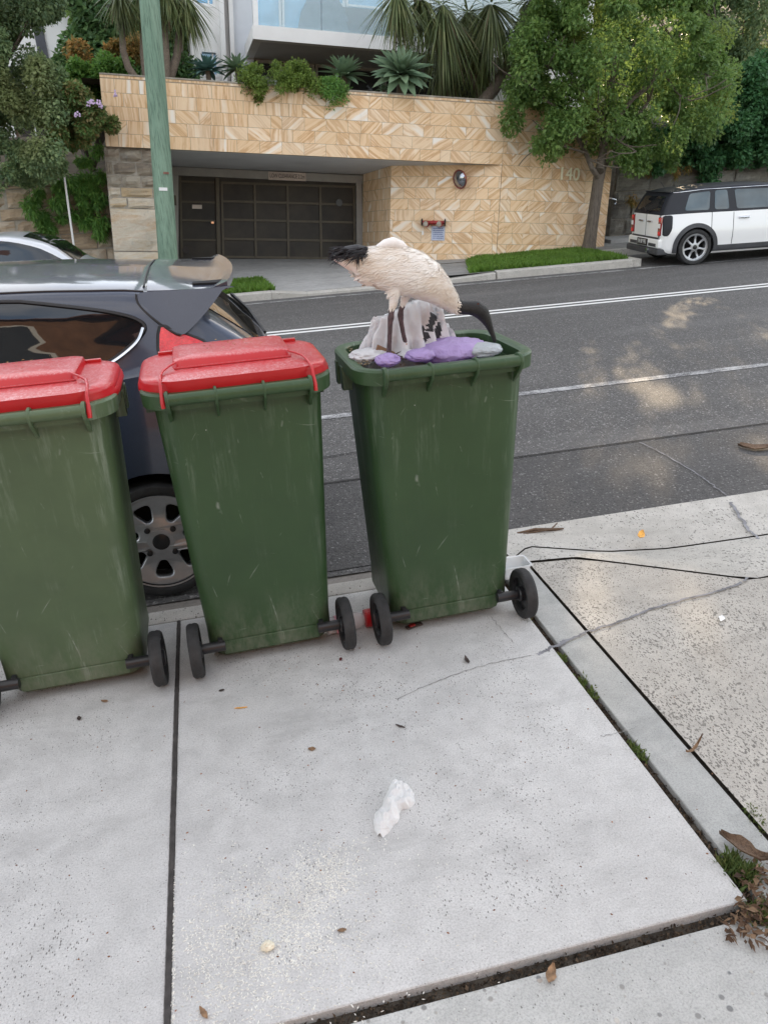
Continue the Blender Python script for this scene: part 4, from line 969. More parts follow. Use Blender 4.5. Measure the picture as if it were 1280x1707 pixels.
# ---------------------------------------------------------------- cars: a lofted shell with real wheel wells, panels laid on it
def crom(P, sub):
    P = np.asarray(P, float); n = len(P); out = []
    for i in range(n - 1):
        p0, p1, p2, p3 = P[max(i - 1, 0)], P[i], P[i + 1], P[min(i + 2, n - 1)]
        m1, m2 = 0.5 * (p2 - p0), 0.5 * (p3 - p1)
        for k in range(sub):
            t = k / sub; out.append((2 * t ** 3 - 3 * t ** 2 + 1) * p1 + (t ** 3 - 2 * t ** 2 + t) * m1 + (-2 * t ** 3 + 3 * t ** 2) * p2 + (t ** 3 - t ** 2) * m2)
    out.append(P[-1]); return np.array(out)
class Shell:
    """half profiles along the length, mirrored; local frame x = length (rear 0), y = across, z = up"""
    def __init__(s, tab, nst=64, rake=None):
        u = np.array(tab['u'], float); L = u[-1]
        tt = np.linspace(0, 1, nst); s.us = L * (0.5 * tt + 0.5 * (tt - np.sin(2 * np.pi * tt) / (2 * np.pi)))
        dense = {}
        for k, v in tab.items():
            if k == 'u': continue
            c = crom(np.stack([u, np.array(v, float)], 1), 12); o_ = np.argsort(c[:, 0], kind='stable'); dense[k] = (c[o_, 0], c[o_, 1])
        s.g = lambda k, x: float(np.interp(x, *dense[k])); s.rake = rake or (lambda u, z: 0.0); s.L = L
        s.prof = [s.profile(x) for x in s.us]
    def profile(s, x):
        g = lambda k: s.g(k, x)
        zb, wm, zbl, wb, zre, wre, zr = (g(k) for k in ('zb', 'wm', 'zbelt', 'wbelt', 'zre', 'wre', 'zr'))
        zm = zb + (zbl - zb) * 0.55
        low = [(0, zb), (wm * 0.80, zb), (wm * 0.965, zb + 0.035), (wm * 0.99, zb + (zm - zb) * 0.5), (wm, zm), (wm * 0.45 + wb * 0.55, zm + (zbl - zm) * 0.62), (wb, zbl)]
        up = [(wb * 0.93, zbl + (zre - zbl) * 0.035 + 0.004), (wb * 0.5 + wre * 0.5, zbl + (zre - zbl) * 0.52), (wre * 1.03, zre - (zre - zbl) * 0.10), (wre * 0.93, zre + (zr - zre) * 0.25), (wre * 0.6, zre + (zr - zre) * 0.72), (0, zr)]
        up[0] = (wb * 0.985, zbl + 0.012)
        a = crom(low, 3); b = crom([low[-1]] + up, 4)
        s.belt = len(a) - 1
        return np.concatenate([a, b[1:]])
    def grid(s, off=0.0, j0=0):
        V = []; n = len(s.prof[0])
        full = 2 * n - 2
        for x, p in zip(s.us, s.prof):
            for (y, z) in p: V.append((x + s.rake(x, z), y, z))
            for (y, z) in p[-2:0:-1]: V.append((x + s.rake(x, z), -y, z))
        return np.array(V), full
    def body(s, name, parent, W, mat, wells):
        V, n = s.grid(); m = len(s.us); bm = bmesh.new()
        vs = [bm.verts.new(v) for v in V]
        for i in range(m - 1):
            for j in range(n): bm.faces.new((vs[i * n + j], vs[i * n + (j + 1) % n], vs[(i + 1) * n + (j + 1) % n], vs[(i + 1) * n + j]))
        bm.faces.new([vs[j] for j in range(n)][::-1]); bm.faces.new([vs[(m - 1) * n + j] for j in range(n)])
        o = bm_obj(name, bm, [mat, M['well']], None, 35)
        tmp = []
        for (x, z, r) in wells:
            b2 = bmesh.new(); lathe(b2, [(r, -2), (r, 2)], 48, 'Y', c=(x, 0, z)); c = bm_obj('well_cutter', b2, [M['well'], M['well']]); 
            for p in c.data.polygons: p.material_index = 1
            tmp.append(c); md = o.modifiers.new('b', 'BOOLEAN'); md.operation = 'DIFFERENCE'; md.object = c; md.solver = 'EXACT'
        bake(o, [])
        for c in tmp: bpy.data.objects.remove(c)
        b3 = bmesh.new(); b3.from_mesh(o.data); o_me = o.data; bpy.data.objects.remove(o)
        for v in b3.verts: v.co = W(*v.co)
        return bm_obj(name, b3, [mat, M['well']], parent, 35)
    def side(s, x, z, sign=1):
        p = s.profile(x); best = 0.0
        for (y0, z0), (y1, z1) in zip(p[3:-1], p[4:]):
            if (z0 - z) * (z1 - z) <= 0 and abs(z1 - z0) > 1e-6: best = max(best, y0 + (y1 - y0) * (z - z0) / (z1 - z0))
        return sign * best
    def top(s, x, y):
        p = s.profile(x)[s.belt:]; yy = [q[0] for q in p][::-1]; zz = [q[1] for q in p][::-1]
        return float(np.interp(abs(y), yy, zz))
    def patch(s, name, parent, W, poly, mat, off=0.006, sign=1, rings=6, skirt=0.012, surf=None):
        """panel with an exact outline laid on the shell side; poly in (x,z)"""
        surf = surf or (lambda a, b, d: (a + s.rake(a, b), s.side(a, b) * sign + d * sign, b))
        pts = []
        for i in range(len(poly)):
            p, q = np.array(poly[i], float), np.array(poly[(i + 1) % len(poly)], float); k = max(1, int(np.linalg.norm(q - p) / 0.05))
            for t in range(k): pts.append(p + (q - p) * t / k)
        c = np.mean(pts, 0); n = len(pts); bm = bmesh.new(); R = []
        R.append([bm.verts.new(W(*surf(p[0], p[1], -skirt))) for p in pts])
        for i in range(rings):
            f = 1 - i / rings
            R.append([bm.verts.new(W(*surf(*(c + (p - c) * f), off if i else off * 0.9))) for p in pts])
        cv = bm.verts.new(W(*surf(c[0], c[1], off)))
        for a, b in zip(R[:-1], R[1:]):
            for k in range(n): bm.faces.new((a[k], a[(k + 1) % n], b[(k + 1) % n], b[k]))
        for k in range(n): bm.faces.new((R[-1][k], R[-1][(k + 1) % n], cv))
        return bm_obj(name, bm, mat, parent, 40)
    def line(s, W, pts, r, sign=1, off=0.001):
        return [W(a + s.rake(a, b), (s.side(a, b) + off) * sign, b) for a, b in pts]
def smoothpoly(p, sub=4):
    P = np.array(p, float); n = len(P); out = []
    for i in range(n):
        p0, p1, p2, p3 = P[i - 1], P[i], P[(i + 1) % n], P[(i + 2) % n]
        for k in range(sub):
            t = k / sub; m1, m2 = 0.35 * (p2 - p0), 0.35 * (p3 - p1)
            out.append((2 * t ** 3 - 3 * t ** 2 + 1) * p1 + (t ** 3 - 2 * t ** 2 + t) * m1 + (-2 * t ** 3 + 3 * t ** 2) * p2 + (t ** 3 - t ** 2) * m2)
    return [tuple(q) for q in out]
def rounded_loop(cx, cy, pts, rr, n=5):
    out = []; k = len(pts)
    for i in range(k):
        p0, p, p1 = (np.array(pts[i - 1]), np.array(pts[i]), np.array(pts[(i + 1) % k]))
        a, b = _n(p0 - p), _n(p1 - p); d = min(rr, np.linalg.norm(p0 - p) * .45, np.linalg.norm(p1 - p) * .45)
        A_, B_ = p + a * d, p + b * d
        for t in np.linspace(0, 1, n): out.append((1 - t) ** 2 * A_ + 2 * t * (1 - t) * p + t * t * B_)
    return out
def wheel(parent, W, x, y, z, r, w, side, spokes, rimr, alloy, cap_mat, kind='wide', phase=0.0):
    """tyre (the wheel part) with rim, hub cap and nuts as sub-parts; outer face towards side*y"""
    def Wl(bm):
        for v in bm.verts: v.co = W(x + v.co.x, y + side * v.co.y, z + v.co.z)
    bm = bmesh.new(); h = w / 2
    lathe(bm, [(rimr * .97, -h * .9), (r * .93, -h), (r * .985, -h * .8), (r, -h * .45), (r, h * .45), (r * .985, h * .8), (r * .955, h * .98), (r * .86, h * 1.03), (rimr * 1.02, h * .94), (rimr * .97, h * .8), (rimr * .97, -h * .9)], 56, 'Y', close=False); Wl(bm)
    ty = bm_obj('wheel', bm, M['rubber'], parent, 50)
    bm = bmesh.new(); R0 = rimr * 0.985
    loops = [[(R0 * math.cos(a), R0 * math.sin(a)) for a in np.linspace(0, 2 * np.pi, 73)[:-1]]]
    for i in range(spokes):
        a = phase + i * 2 * math.pi / spokes; da = math.pi / spokes
        if kind == 'wide':
            q = [(0.46 * R0, a - da * .30), (0.86 * R0, a - da * .60), (0.86 * R0, a + da * .60), (0.46 * R0, a + da * .30)]; rr = 0.045 * r / 0.28
        else:
            q = [(0.34 * R0, a - da * .50), (0.86 * R0, a - da * .80), (0.90 * R0, a), (0.86 * R0, a + da * .80), (0.34 * R0, a + da * .50)]; rr = 0.02
        loops.append(rounded_loop(0, 0, [(rad_ * math.cos(t), rad_ * math.sin(t)) for rad_, t in q], rr))
    cu = bpy.data.curves.new('plate', 'CURVE'); cu.dimensions = '2D'; cu.fill_mode = 'BOTH'; cu.extrude = .010; cu.bevel_depth = .007; cu.bevel_resolution = 2; cu.offset = -.007
    for lp in loops:
        spl = cu.splines.new('POLY'); spl.points.add(len(lp) - 1); spl.use_cyclic_u = True
        for pt, q in zip(spl.points, lp): pt.co = (q[0], q[1], 0, 1)
    co_ = bpy.data.objects.new('plate', cu); COL.objects.link(co_); dg = bpy.context.evaluated_depsgraph_get(); dg.update()
    me_ = bpy.data.meshes.new_from_object(co_.evaluated_get(dg), depsgraph=dg); bm.free(); bm = bmesh.new(); bm.from_mesh(me_)
    bpy.data.objects.remove(co_); bpy.data.meshes.remove(me_); bpy.data.curves.remove(cu)
    bmesh.ops.subdivide_edges(bm, edges=[e for e in bm.edges if e.calc_length() > .05], cuts=2)
    for v in bm.verts:
        v.co = (v.co.x, v.co.z, v.co.y); d = math.hypot(v.co.x, v.co.z) / R0
        v.co.y += h * 0.72 - 0.022 * max(0, 1 - abs(d - 0.60) / 0.4)
    Wl(bm); rim = bm_obj('rim', bm, alloy, ty, 32)
    bm = bmesh.new(); lathe(bm, [(R0 * 1.0, h * .95), (R0 * 1.03, h * .97), (R0 * 1.03, h * .7), (R0 * 0.93, h * .55), (R0 * 0.9, -h * .6)], 56, 'Y', close=False); lathe(bm, [(R0 * 0.28, h * .74), (R0 * .27, h * .86), (R0 * .2, h * .88)], 28, 'Y'); Wl(bm); bm_obj('rim_lip', bm, alloy, ty, 40)
    bm = bmesh.new(); lathe(bm, [(R0 * .9, -h * .3), (R0 * .3, -h * .25), (0.01, -h * .25)], 32, 'Y', close=False); Wl(bm); bm_obj('brake_disc', bm, M['well'], ty, 40)
    bm = bmesh.new(); lathe(bm, [(R0 * 0.175, h * .87), (R0 * 0.175, h * .92), (R0 * .15, h * .95), (R0 * .03, h * .96)], 24, 'Y')
    if kind == 'wide':
        for i in range(4):
            a = phase + 0.55 + i * math.pi / 2; lathe(bm, [(R0 * .062, h * .82), (R0 * .062, h * .86), (R0 * .05, h * .88)], 12, 'Y', c=(R0 * .36 * math.cos(a), 0, R0 * .36 * math.sin(a)))
    Wl(bm); bm_obj('hub_cap', bm, cap_mat, ty, 40)
    return ty
def arc(cx, cz, r, a0, a1, n): return [(cx + r * math.cos(a), cz + r * math.sin(a)) for a in np.linspace(rad(a0), rad(a1), n)]

# ---- dark hatchback parked along the near kerb, nose to the left
HX, HY = 0.30, 4.10
hatch = thing('parked_car', 'dark blue grey three door hatchback parked at the kerb behind the bins', 'car', (HX - 0.66, HY, RZ))
HO = np.array([HX - 0.66, HY, RZ])
WH = lambda x, y, z: Vector((HX - x - HO[0], -y, z))
hs_ = Shell(dict(u=[0, .06, .25, .5, .8, 1.2, 1.7, 2.2, 2.6, 2.9, 3.3, 3.7, 3.9, 3.96],
    zb=[.34, .27, .22, .20, .19, .19, .19, .19, .19, .19, .19, .21, .25, .32],
    wm=[.66, .77, .835, .855, .86, .86, .86, .86, .86, .855, .84, .78, .66, .55],
    zbelt=[.84, .95, 1.02, 1.03, 1.01, .98, .95, .93, .92, .91, .85, .75, .64, .57],
    wbelt=[.60, .72, .79, .815, .825, .825, .825, .825, .82, .80, .76, .68, .58, .5],
    zre=[.88, 1.0, 1.16, 1.315, 1.355, 1.375, 1.38, 1.33, 1.14, .95, .88, .77, .66, .585],
    wre=[.54, .63, .67, .68, .69, .695, .695, .69, .68, .68, .62, .55, .48, .4],
    zr=[.91, 1.03, 1.20, 1.36, 1.405, 1.43, 1.435, 1.38, 1.19, .98, .91, .79, .68, .6]), 72)
hs_.body('body', hatch, WH, M['paintN'], [(.66, .275, .335), (3.15, .275, .335)])
def h_xz(px, py, Y=3.38): p = AY(px, py, Y); return (HX - p[0], p[2] - RZ)
win = [h_xz(170, 519), h_xz(215, 528), h_xz(236, 538), h_xz(239, 548), h_xz(225, 566), h_xz(190, 593), h_xz(150, 611), h_xz(60, 621)]
zb_ = win[-1][1]
win = [(2.35, 1.02)] + [(2.0, 1.24), (1.75, 1.285), (1.35, 1.29)] + [h_xz(0, 505), h_xz(100, 511)] + win + [(1.6, .975), (2.2, .965)]
wp = smoothpoly(win, 3)
for sg_ in (1, -1): hs_.patch('side_window', hatch, WH, wp, M['glass'], 0.004, sg_)
cw = np.mean(wp, 0)
edge = [tuple(cw + (np.array(p) - cw) * 1.012) for p in wp]
bm = bmesh.new(); tube(bm, hs_.line(WH, edge + [edge[0]], 0, 1, 0.004), 0.009, 6, caps=False); bm_obj('window_seal', bm, M['trim'], hatch, 60)
ch = [tuple(q) for q in crom([h_xz(239, 544), h_xz(228, 567), h_xz(191, 596), h_xz(150, 614), h_xz(60, 625), (1.6, .965), (2.2, .955)], 5)]
bm = bmesh.new(); tube(bm, hs_.line(WH, ch, 0, 1, 0.008), 0.0105, 6, squash=[(1, .6)] * len(ch)); bm_obj('chrome_strip', bm, M['chrome'], hatch, 60)
# cantrail seam and roof-to-spoiler seam
bm = bmesh.new()
tube(bm, [WH(x, hs_.g('wre', x) * 0.965, hs_.top(x, hs_.g('wre', x) * .965) + .002) for x in np.linspace(0.56, 2.3, 24)], 0.0045, 5, caps=False)
tube(bm, [WH(0.56, y, hs_.top(0.56, y) + 0.002) for y in np.linspace(-.6, .6, 20)], 0.005, 5, caps=False)
bm_obj('roof_seam', bm, M['trim'], hatch)
# spoiler: wing plate, two fins
sp = bmesh.new()
def tp(x, y, d=0.0):
    z0 = hs_.top(0.545, min(abs(y), .62)) - (.012 if abs(y) > .63 else 0); t = max(0, min(1, (0.545 - x) / 0.36)); z1 = 1.330 - .004 * (abs(y) / .7) ** 2
    return Vector((x, y, lerp(z0, z1, t) - .005 * math.sin(math.pi * t) + d))
ny = 24; nx = 10; ys = np.linspace(-.665, .665, ny)
def te(y): return 0.165 + 0.05 * (abs(y) / .665) ** 2                     # trailing edge bows back at the middle
TOPV = []; BOT = []
for i in range(nx + 1):
    t = i / nx; row = []; rowb = []
    for y in ys:
        x = 0.545 + (te(y) - 0.545) * t; p = tp(x, y, 0.012 - 0.004 * t); lip = 0.02 * max(0, t - 0.8) / 0.2
        row.append(sp.verts.new(WH(x, y, p.z + lip))); rowb.append(sp.verts.new(WH(x, y, p.z - 0.012 - 0.028 * (1 - t) ** 1.0)))
    TOPV.append(row); BOT.append(rowb)
for g_, flip in ((TOPV, 0), (BOT, 1)):
    for i in range(nx):
        for j in range(ny - 1): sp.faces.new((g_[i][j], g_[i][j + 1], g_[i + 1][j + 1], g_[i + 1][j]))
for i in range(nx):
    for j in (0, ny - 1): sp.faces.new((TOPV[i][j], TOPV[i + 1][j], BOT[i + 1][j], BOT[i][j]))
for j in range(ny - 1):
    for i in (0, nx): sp.faces.new((TOPV[i][j], TOPV[i][j + 1], BOT[i][j + 1], BOT[i][j]))
bm_obj('spoiler', sp, M['paintN'], hatch, 50)
fin = [h_xz(227, 483, 3.40), h_xz(232, 502, 3.44), h_xz(250, 522, 3.42), h_xz(278, 543, 3.40), h_xz(303, 554, 3.40), h_xz(322, 541, 3.40), h_xz(350, 510, 3.42), h_xz(370, 482, 3.45), h_xz(385, 458, 3.48), h_xz(386, 448, 3.50), h_xz(375, 452, 3.50), h_xz(330, 474, 3.49), h_xz(270, 482, 3.48)]
for sg_ in (1, -1):
    bm = bmesh.new(); zt = max(p[1] for p in fin); zl = min(p[1] for p in fin)
    low_ = [(a, min(b, tp(a, .665).z + .004)) for a, b in crom(fin[:10], 3)]
    P = low_[:-1] + [(x, tp(x, .665).z + .011) for x in np.linspace(te(.665) + .002, .552, 10)]
    yo = lambda b: 0.760 - (b - zl) / (zt - zl) * 0.092
    Av = [bm.verts.new(WH(a, sg_ * yo(b), b)) for a, b in P]; Bv = [bm.verts.new(WH(a, sg_ * (yo(b) - 0.055), b - 0.004)) for a, b in P]
    bm.faces.new(Av); bm.faces.new(Bv[::-1])
    for i in range(len(P)): bm.faces.new((Av[i], Bv[i], Bv[(i + 1) % len(P)], Av[(i + 1) % len(P)]))
    bm_obj('spoiler_fin', bm, M['paintN'], hatch, 40)
    bm = bmesh.new(); edge_ = [(a - 0.004, b) for a, b in P[:13]]
    tube(bm, [WH(a + .006, sg_ * (yo(b) + 0.001), b) for a, b in edge_], 0.005, 5); bm_obj('spoiler_seam', bm, M['trim'], hatch)
for sg_ in (1, -1):
    bm = bmesh.new(); prism(bm, [(0.22, .52), (0.36, .565), (0.36, .605), (0.26, .605)], 0, 1, lambda a, b, d: WH(a, sg_ * b, tp(a, b, 0.012).z + (0.004 if d else -0.03) + 0.002))
    bm_obj('spoiler_slot', bm, M['well'], hatch)
# tail lights, rear glass, wiper, plate
tl = [h_xz(268, 547, 3.33), h_xz(300, 556, 3.33), h_xz(338, 568, 3.36), h_xz(352, 582, 3.4), h_xz(340, 606, 3.38), h_xz(300, 604, 3.33), h_xz(268, 592, 3.33)]
tl = [(max(0.035, a), b) for a, b in tl]
for sg_ in (1, -1):
    hs_.patch('tail_light', hatch, WH, smoothpoly(tl, 3), M['tail'], 0.010, sg_)
    cc = np.mean(tl, 0); e2 = [tuple(cc + (np.array(p) - cc) * 1.03) for p in smoothpoly(tl, 3)]
    bm = bmesh.new(); tube(bm, hs_.line(WH, e2 + [e2[0]], 0, sg_, 0.004), 0.008, 5, caps=False); bm_obj('lamp_surround', bm, M['trim'], hatch)
gpoly = [(0.10, -.50), (0.43, -.53), (0.43, .53), (0.10, .50)]
hs_.patch('rear_window', hatch, WH, gpoly, M['glass'], 0.006, 1, surf=lambda a, b, d: (a, b, hs_.top(a, b) + d))
bm = bmesh.new(); tube(bm, [WH(0.04, -0.02, 1.0), WH(0.10, -0.25, hs_.top(.10, .25) + .025), WH(0.17, -.48, hs_.top(.17, .48) + .025)], 0.011, 6)
bm_obj('rear_wiper', bm, M['trim'], hatch)
bm = bmesh.new(); box(bm, -.03, .0, -.5, .5, .42, .60, 0.01); [setattr(v, 'co', WH(v.co.x + .02, v.co.y, v.co.z)) for v in bm.verts]; bm_obj('rear_bumper', bm, M['trim'], hatch)
bm = bmesh.new()
tube(bm, hs_.line(WH, [(1.02, z) for z in np.linspace(.26, .96, 16)], 0, 1, 0.002), 0.004, 5); tube(bm, hs_.line(WH, [(2.45, z) for z in np.linspace(.26, .9, 16)], 0, 1, 0.002), 0.004, 5)
tube(bm, hs_.line(WH, [(x, .78) for x in np.linspace(.12, .40, 8)], 0, 1, 0.002), 0.004, 5)
bm_obj('door_gap', bm, M['trim'], hatch)
bm = bmesh.new(); tube(bm, hs_.line(WH, [(x, .60 + .02 * x) for x in np.linspace(1.1, 2.9, 24)], 0, 1, 0.004), 0.014, 6); bm_obj('side_moulding', bm, M['paintN'], hatch, 60)
bm = bmesh.new(); tube(bm, [WH(2.42, .84, .95), WH(2.40, .93, .98)], .03, 8); box(bm, -.05, .08, -.10, .10, -.07, .07, .04); 
for v in bm.verts[-60:]: pass
o = bm_obj('mirror_stem', bm, M['paintN'], hatch)
o.data.transform(Matrix.Identity(4))
bm = bmesh.new(); tube(bm, [WH(1.25 + .0, hs_.side(1.25, .86) + .02, .86), WH(1.42, hs_.side(1.42, .86) + .025, .86)], 0.014, 8); bm_obj('door_handle', bm, M['paintN'], hatch, 60)
for sg_ in (1, -1):
    hs_.patch('headlight', hatch, WH, smoothpoly([(3.35, .70), (3.72, .60), (3.80, .68), (3.55, .80), (3.3, .83)], 3), M['chrome'], 0.005, sg_)
ws_ = [(2.28, -.56), (2.82, -.60), (2.82, .60), (2.28, .56)]
hs_.patch('windscreen', hatch, WH, ws_, M['glass'], 0.005, 1, surf=lambda a, b, d: (a, b, hs_.top(a, b) + d))
for x in (.66, 3.15):
    for sg_ in (1, -1): wheel(hatch, WH, x, sg_ * .755, .280, .280, .20, sg_, 7, .222, M['alloy'], M['axle'], 'wide', 0.30)
# no cabin inside; the opaque dark side glass stands in for its shade
# ---- white wagon on the far side
SC = 0.86; wyaw = rad(-7.0)
wag = thing('parked_car', 'white wagon with black roof and twin rear doors across the street', 'car', tuple(G(1150, 441, RZ) + np.array([0.08, 0.62, 0])), wyaw)
wag.location.z = RZ
WW = lambda x, y, z: Vector(((x - .64) * SC, -y * SC, z * SC))
rk = lambda u, z: 0.24 * max(0, min(1, (z - .92) / .48)) ** 1.2 * max(0, 1 - u / 1.1)
wsn = Shell(dict(u=[0, .03, .12, .4, .8, 1.3, 1.9, 2.4, 2.7, 2.95, 3.3, 3.7, 3.88, 3.94],
    zb=[.30, .26, .23, .20, .19, .19, .19, .19, .19, .19, .19, .22, .28, .34],
    wm=[.70, .755, .80, .835, .84, .84, .84, .84, .84, .835, .82, .76, .66, .56],
    zbelt=[.93, .935, .94, .945, .945, .94, .935, .93, .925, .92, .88, .78, .66, .58],
    wbelt=[.655, .71, .755, .785, .79, .79, .79, .79, .785, .77, .73, .66, .58, .5],
    zre=[1.28, 1.30, 1.32, 1.352, 1.378, 1.385, 1.372, 1.33, 1.16, .965, .92, .80, .675, .59],
    wre=[.56, .59, .61, .625, .63, .63, .63, .62, .62, .64, .60, .53, .46, .4],
    zr=[1.305, 1.33, 1.355, 1.39, 1.418, 1.425, 1.41, 1.36, 1.19, .995, .95, .82, .69, .6]), 72, rk)
wsn.body('body', wag, WW, M['paintW'], [(.64, .325, .365), (3.18, .325, .365)])
# black greenhouse and roof as a skin over the upper shell
V, n_ = wsn.grid(); m_ = len(wsn.us); keep = [j for j in range(n_) if wsn.belt + 1 <= j <= n_ - wsn.belt - 1]
bm = bmesh.new(); rows = []
for i in range(m_):
    if wsn.us[i] > 2.62: break
    rows.append([bm.verts.new(WW(*(V[i * n_ + j] + np.array([-0.003 if i == 0 else 0, math.copysign(0.004, V[i * n_ + j][1]) if abs(V[i * n_ + j][1]) > .1 else 0, 0.004])))) for j in keep])
for a, b in zip(rows[:-1], rows[1:]):
    for k in range(len(keep) - 1): bm.faces.new((a[k], a[k + 1], b[k + 1], b[k]))
bm.faces.new(rows[0])
bm_obj('roof', bm, M['paintB'], wag, 35)
for nm, poly in (('rear_quarter_window', [(.38, .995), (.40, 1.285), (.87, 1.31), (.87, .985)]), ('rear_door_window', [(.98, .985), (.98, 1.315), (1.24, 1.318), (1.27, .98)]), ('front_door_window', [(1.42, .975), (1.38, 1.315), (2.25, 1.29), (2.50, 1.12), (2.62, .965)])):
    for sg_ in (1, -1): wsn.patch(nm, wag, WW, [tuple(q) for q in rounded_loop(0, 0, poly, .05, 6)], M['glassB'], 0.011, sg_)
bm = bmesh.new(); tube(bm, wsn.line(WW, [(x, 1.345 - 0.05 * max(0, .7 - x) - 0.05 * max(0, x - 1.9) ** 2) for x in np.linspace(.05, 2.3, 30)], 0, 1, 0.012), 0.006, 6); bm_obj('chrome_strip', bm, M['chrome'], wag, 60)
# arches and sills
for cx in (.64, 3.18):
    for sg_ in (1, -1):
        bm = bmesh.new(); A0 = arc(cx, .325, .365, -14, 194, 40); A1 = arc(cx, .325, .440, -11, 191, 40); R = []
        for (p, q) in zip(A0, A1):
            y0 = wsn.side(min(max(p[0], .02), 3.9), max(.25, p[1])); y1 = wsn.side(min(max(q[0], .02), 3.9), max(.25, q[1]))
            R.append([bm.verts.new(WW(p[0], sg_ * (y0 - .03), p[1])), bm.verts.new(WW(p[0], sg_ * (y0 + .022), p[1])), bm.verts.new(WW(q[0], sg_ * (y1 + .018), q[1])), bm.verts.new(WW(q[0], sg_ * (y1 - .004), q[1]))])
        for a, b in zip(R[:-1], R[1:]):
            for k in range(3): bm.faces.new((a[k], a[k + 1], b[k + 1], b[k]))
        bm_obj('wheel_arch', bm, M['clad'], wag, 40)
for sg_ in (1, -1):
    wsn.patch('sill', wag, WW, [(1.02, .235), (2.80, .235), (2.80, .345), (1.02, .345)], M['clad'], 0.015, sg_)
bm = bmesh.new()
for x in (.93, 1.36, 2.66): tube(bm, wsn.line(WW, [(x, z) for z in np.linspace(.35, .94, 14)], 0, 1, 0.001), 0.0045, 5)
bm_obj('door_gap', bm, M['clad'], wag)
bm = bmesh.new(); tube(bm, [WW(1.46, wsn.side(1.46, .82) + .02, .82), WW(1.66, wsn.side(1.66, .82) + .022, .82)], .016, 8); box(bm, 0, 0.001, 0, .001, 0, .001); bm_obj('door_handle', bm, M['chrome'], wag, 60)
# rear face
rs = lambda a, b, d: (rk(0, b) - d - .001, a, b)                 # (across, height)
wsn.patch('rear_window', wag, WW, [tuple(q) for q in rounded_loop(0, 0, [(-.54, 1.00), (-.47, 1.25), (.47, 1.25), (.54, 1.00)], .05, 6)], M['glass'], 0.012, 1, surf=rs)
wsn.patch('rear_door', wag, WW, [(-.56, .50), (-.56, .93), (.56, .93), (.56, .50)], M['paintW'], 0.006, 1, surf=rs)
bm = bmesh.new(); tube(bm, [WW(-.008, 0, z) for z in np.linspace(.5, .94, 8)], .005, 5); bm_obj('rear_door_gap', bm, M['clad'], wag)
for sg_ in (1, -1):
    bm = bmesh.new(); tube(bm, [WW(-.02, sg_ * .10, .80), WW(-.025, sg_ * .30, .805)], .016, 8); bm_obj('rear_handle', bm, M['chrome'], wag, 60)
    wsn.patch('lamp_pillar', wag, WW, [tuple(q) for q in rounded_loop(0, 0, [(.012, .56), (.012, .93), (.17, .93), (.165, .68), (.10, .56)], .05, 6)], M['paintB'], 0.010, sg_)
    bm = bmesh.new(); box(bm, -.025, .05, .585, .70, .56, .90, .02); [setattr(v, 'co', WW(v.co.x + .0, sg_ * v.co.y, v.co.z)) for v in bm.verts]; lo = bm_obj('tail_light', bm, M['taild'], wag, 40)
    bm = bmesh.new(); box(bm, -.031, -.02, .60, .685, .70, .78, .01); [setattr(v, 'co', WW(v.co.x, sg_ * v.co.y, v.co.z)) for v in bm.verts]; bm_obj('reverse_lens', bm, M['white_plastic'], lo, 40)
    bm = bmesh.new(); box(bm, -.031, -.02, .60, .685, .57, .64, .01); box(bm, -.031, -.02, .60, .685, .82, .885, .01); [setattr(v, 'co', WW(v.co.x, sg_ * v.co.y, v.co.z)) for v in bm.verts]; bm_obj('red_lens', bm, M['tail'], lo, 40)
bm = bmesh.new(); box(bm, -.055, .16, -.73, .73, .33, .50, .05, seg=3); [setattr(v, 'co', WW(*v.co)) for v in bm.verts]; bm_obj('rear_bumper', bm, M['paintW'], wag, 40)
bm = bmesh.new(); box(bm, -.075, .22, -.76, .76, .215, .325, .03, seg=3); box(bm, -.030, -.004, -.60, .60, .487, .530, .01)
for sg_ in (1, -1): box(bm, -.060, -.045, min(sg_ * .28, sg_ * .62), max(sg_ * .28, sg_ * .62), .36, .42, .01)
[setattr(v, 'co', WW(*v.co)) for v in bm.verts]; bm_obj('bumper_valance', bm, M['clad'], wag, 40)
bm = bmesh.new(); lathe(bm, [(.045, -.09), (.045, .1), (.036, .1), (.036, -.088)], 18, 'X', c=(-.02, .33, .28)); [setattr(v, 'co', WW(*v.co)) for v in bm.verts]; bm_obj('exhaust_pipe', bm, M['chrome'], wag, 40)
bm = bmesh.new(); box(bm, -.068, -.052, -.24, .24, .355, .485, .004); [setattr(v, 'co', WW(*v.co)) for v in bm.verts]; po = bm_obj('number_plate', bm, M['axle'], wag)
bm = text_bm('IN BP F9S', .112, .001, 1.0); [setattr(v, 'co', WW(-.070 - v.co.z, v.co.x * 0.80, .422 + v.co.y)) for v in bm.verts]
bm_obj('plate_lettering', bm, M['white_plastic'], po)
bm = bmesh.new(); tube(bm, [WW(.20, y, 1.325) for y in np.linspace(-.54, .54, 12)], .022, 8, squash=[(1.6, .6)] * 12); bm_obj('roof_lip', bm, M['paintB'], wag, 60)
bm = bmesh.new(); tube(bm, [WW(.30, 0, 1.40), WW(.22, 0, 1.50)], .006, 6); bm_obj('aerial', bm, M['trim'], wag)
bm = bmesh.new()
for sg_ in (.06, -.06): tube(bm, [WW(.0, sg_, .97), WW(.04, sg_ * 4, 1.04), WW(.05, sg_ * 7, 1.05)], .010, 6)
bm_obj('rear_wiper', bm, M['trim'], wag)
for sg_ in (1, -1): wsn.patch('headlight', wag, WW, smoothpoly([(3.45, .66), (3.72, .62), (3.74, .76), (3.5, .80)], 3), M['chrome'], 0.006, sg_)
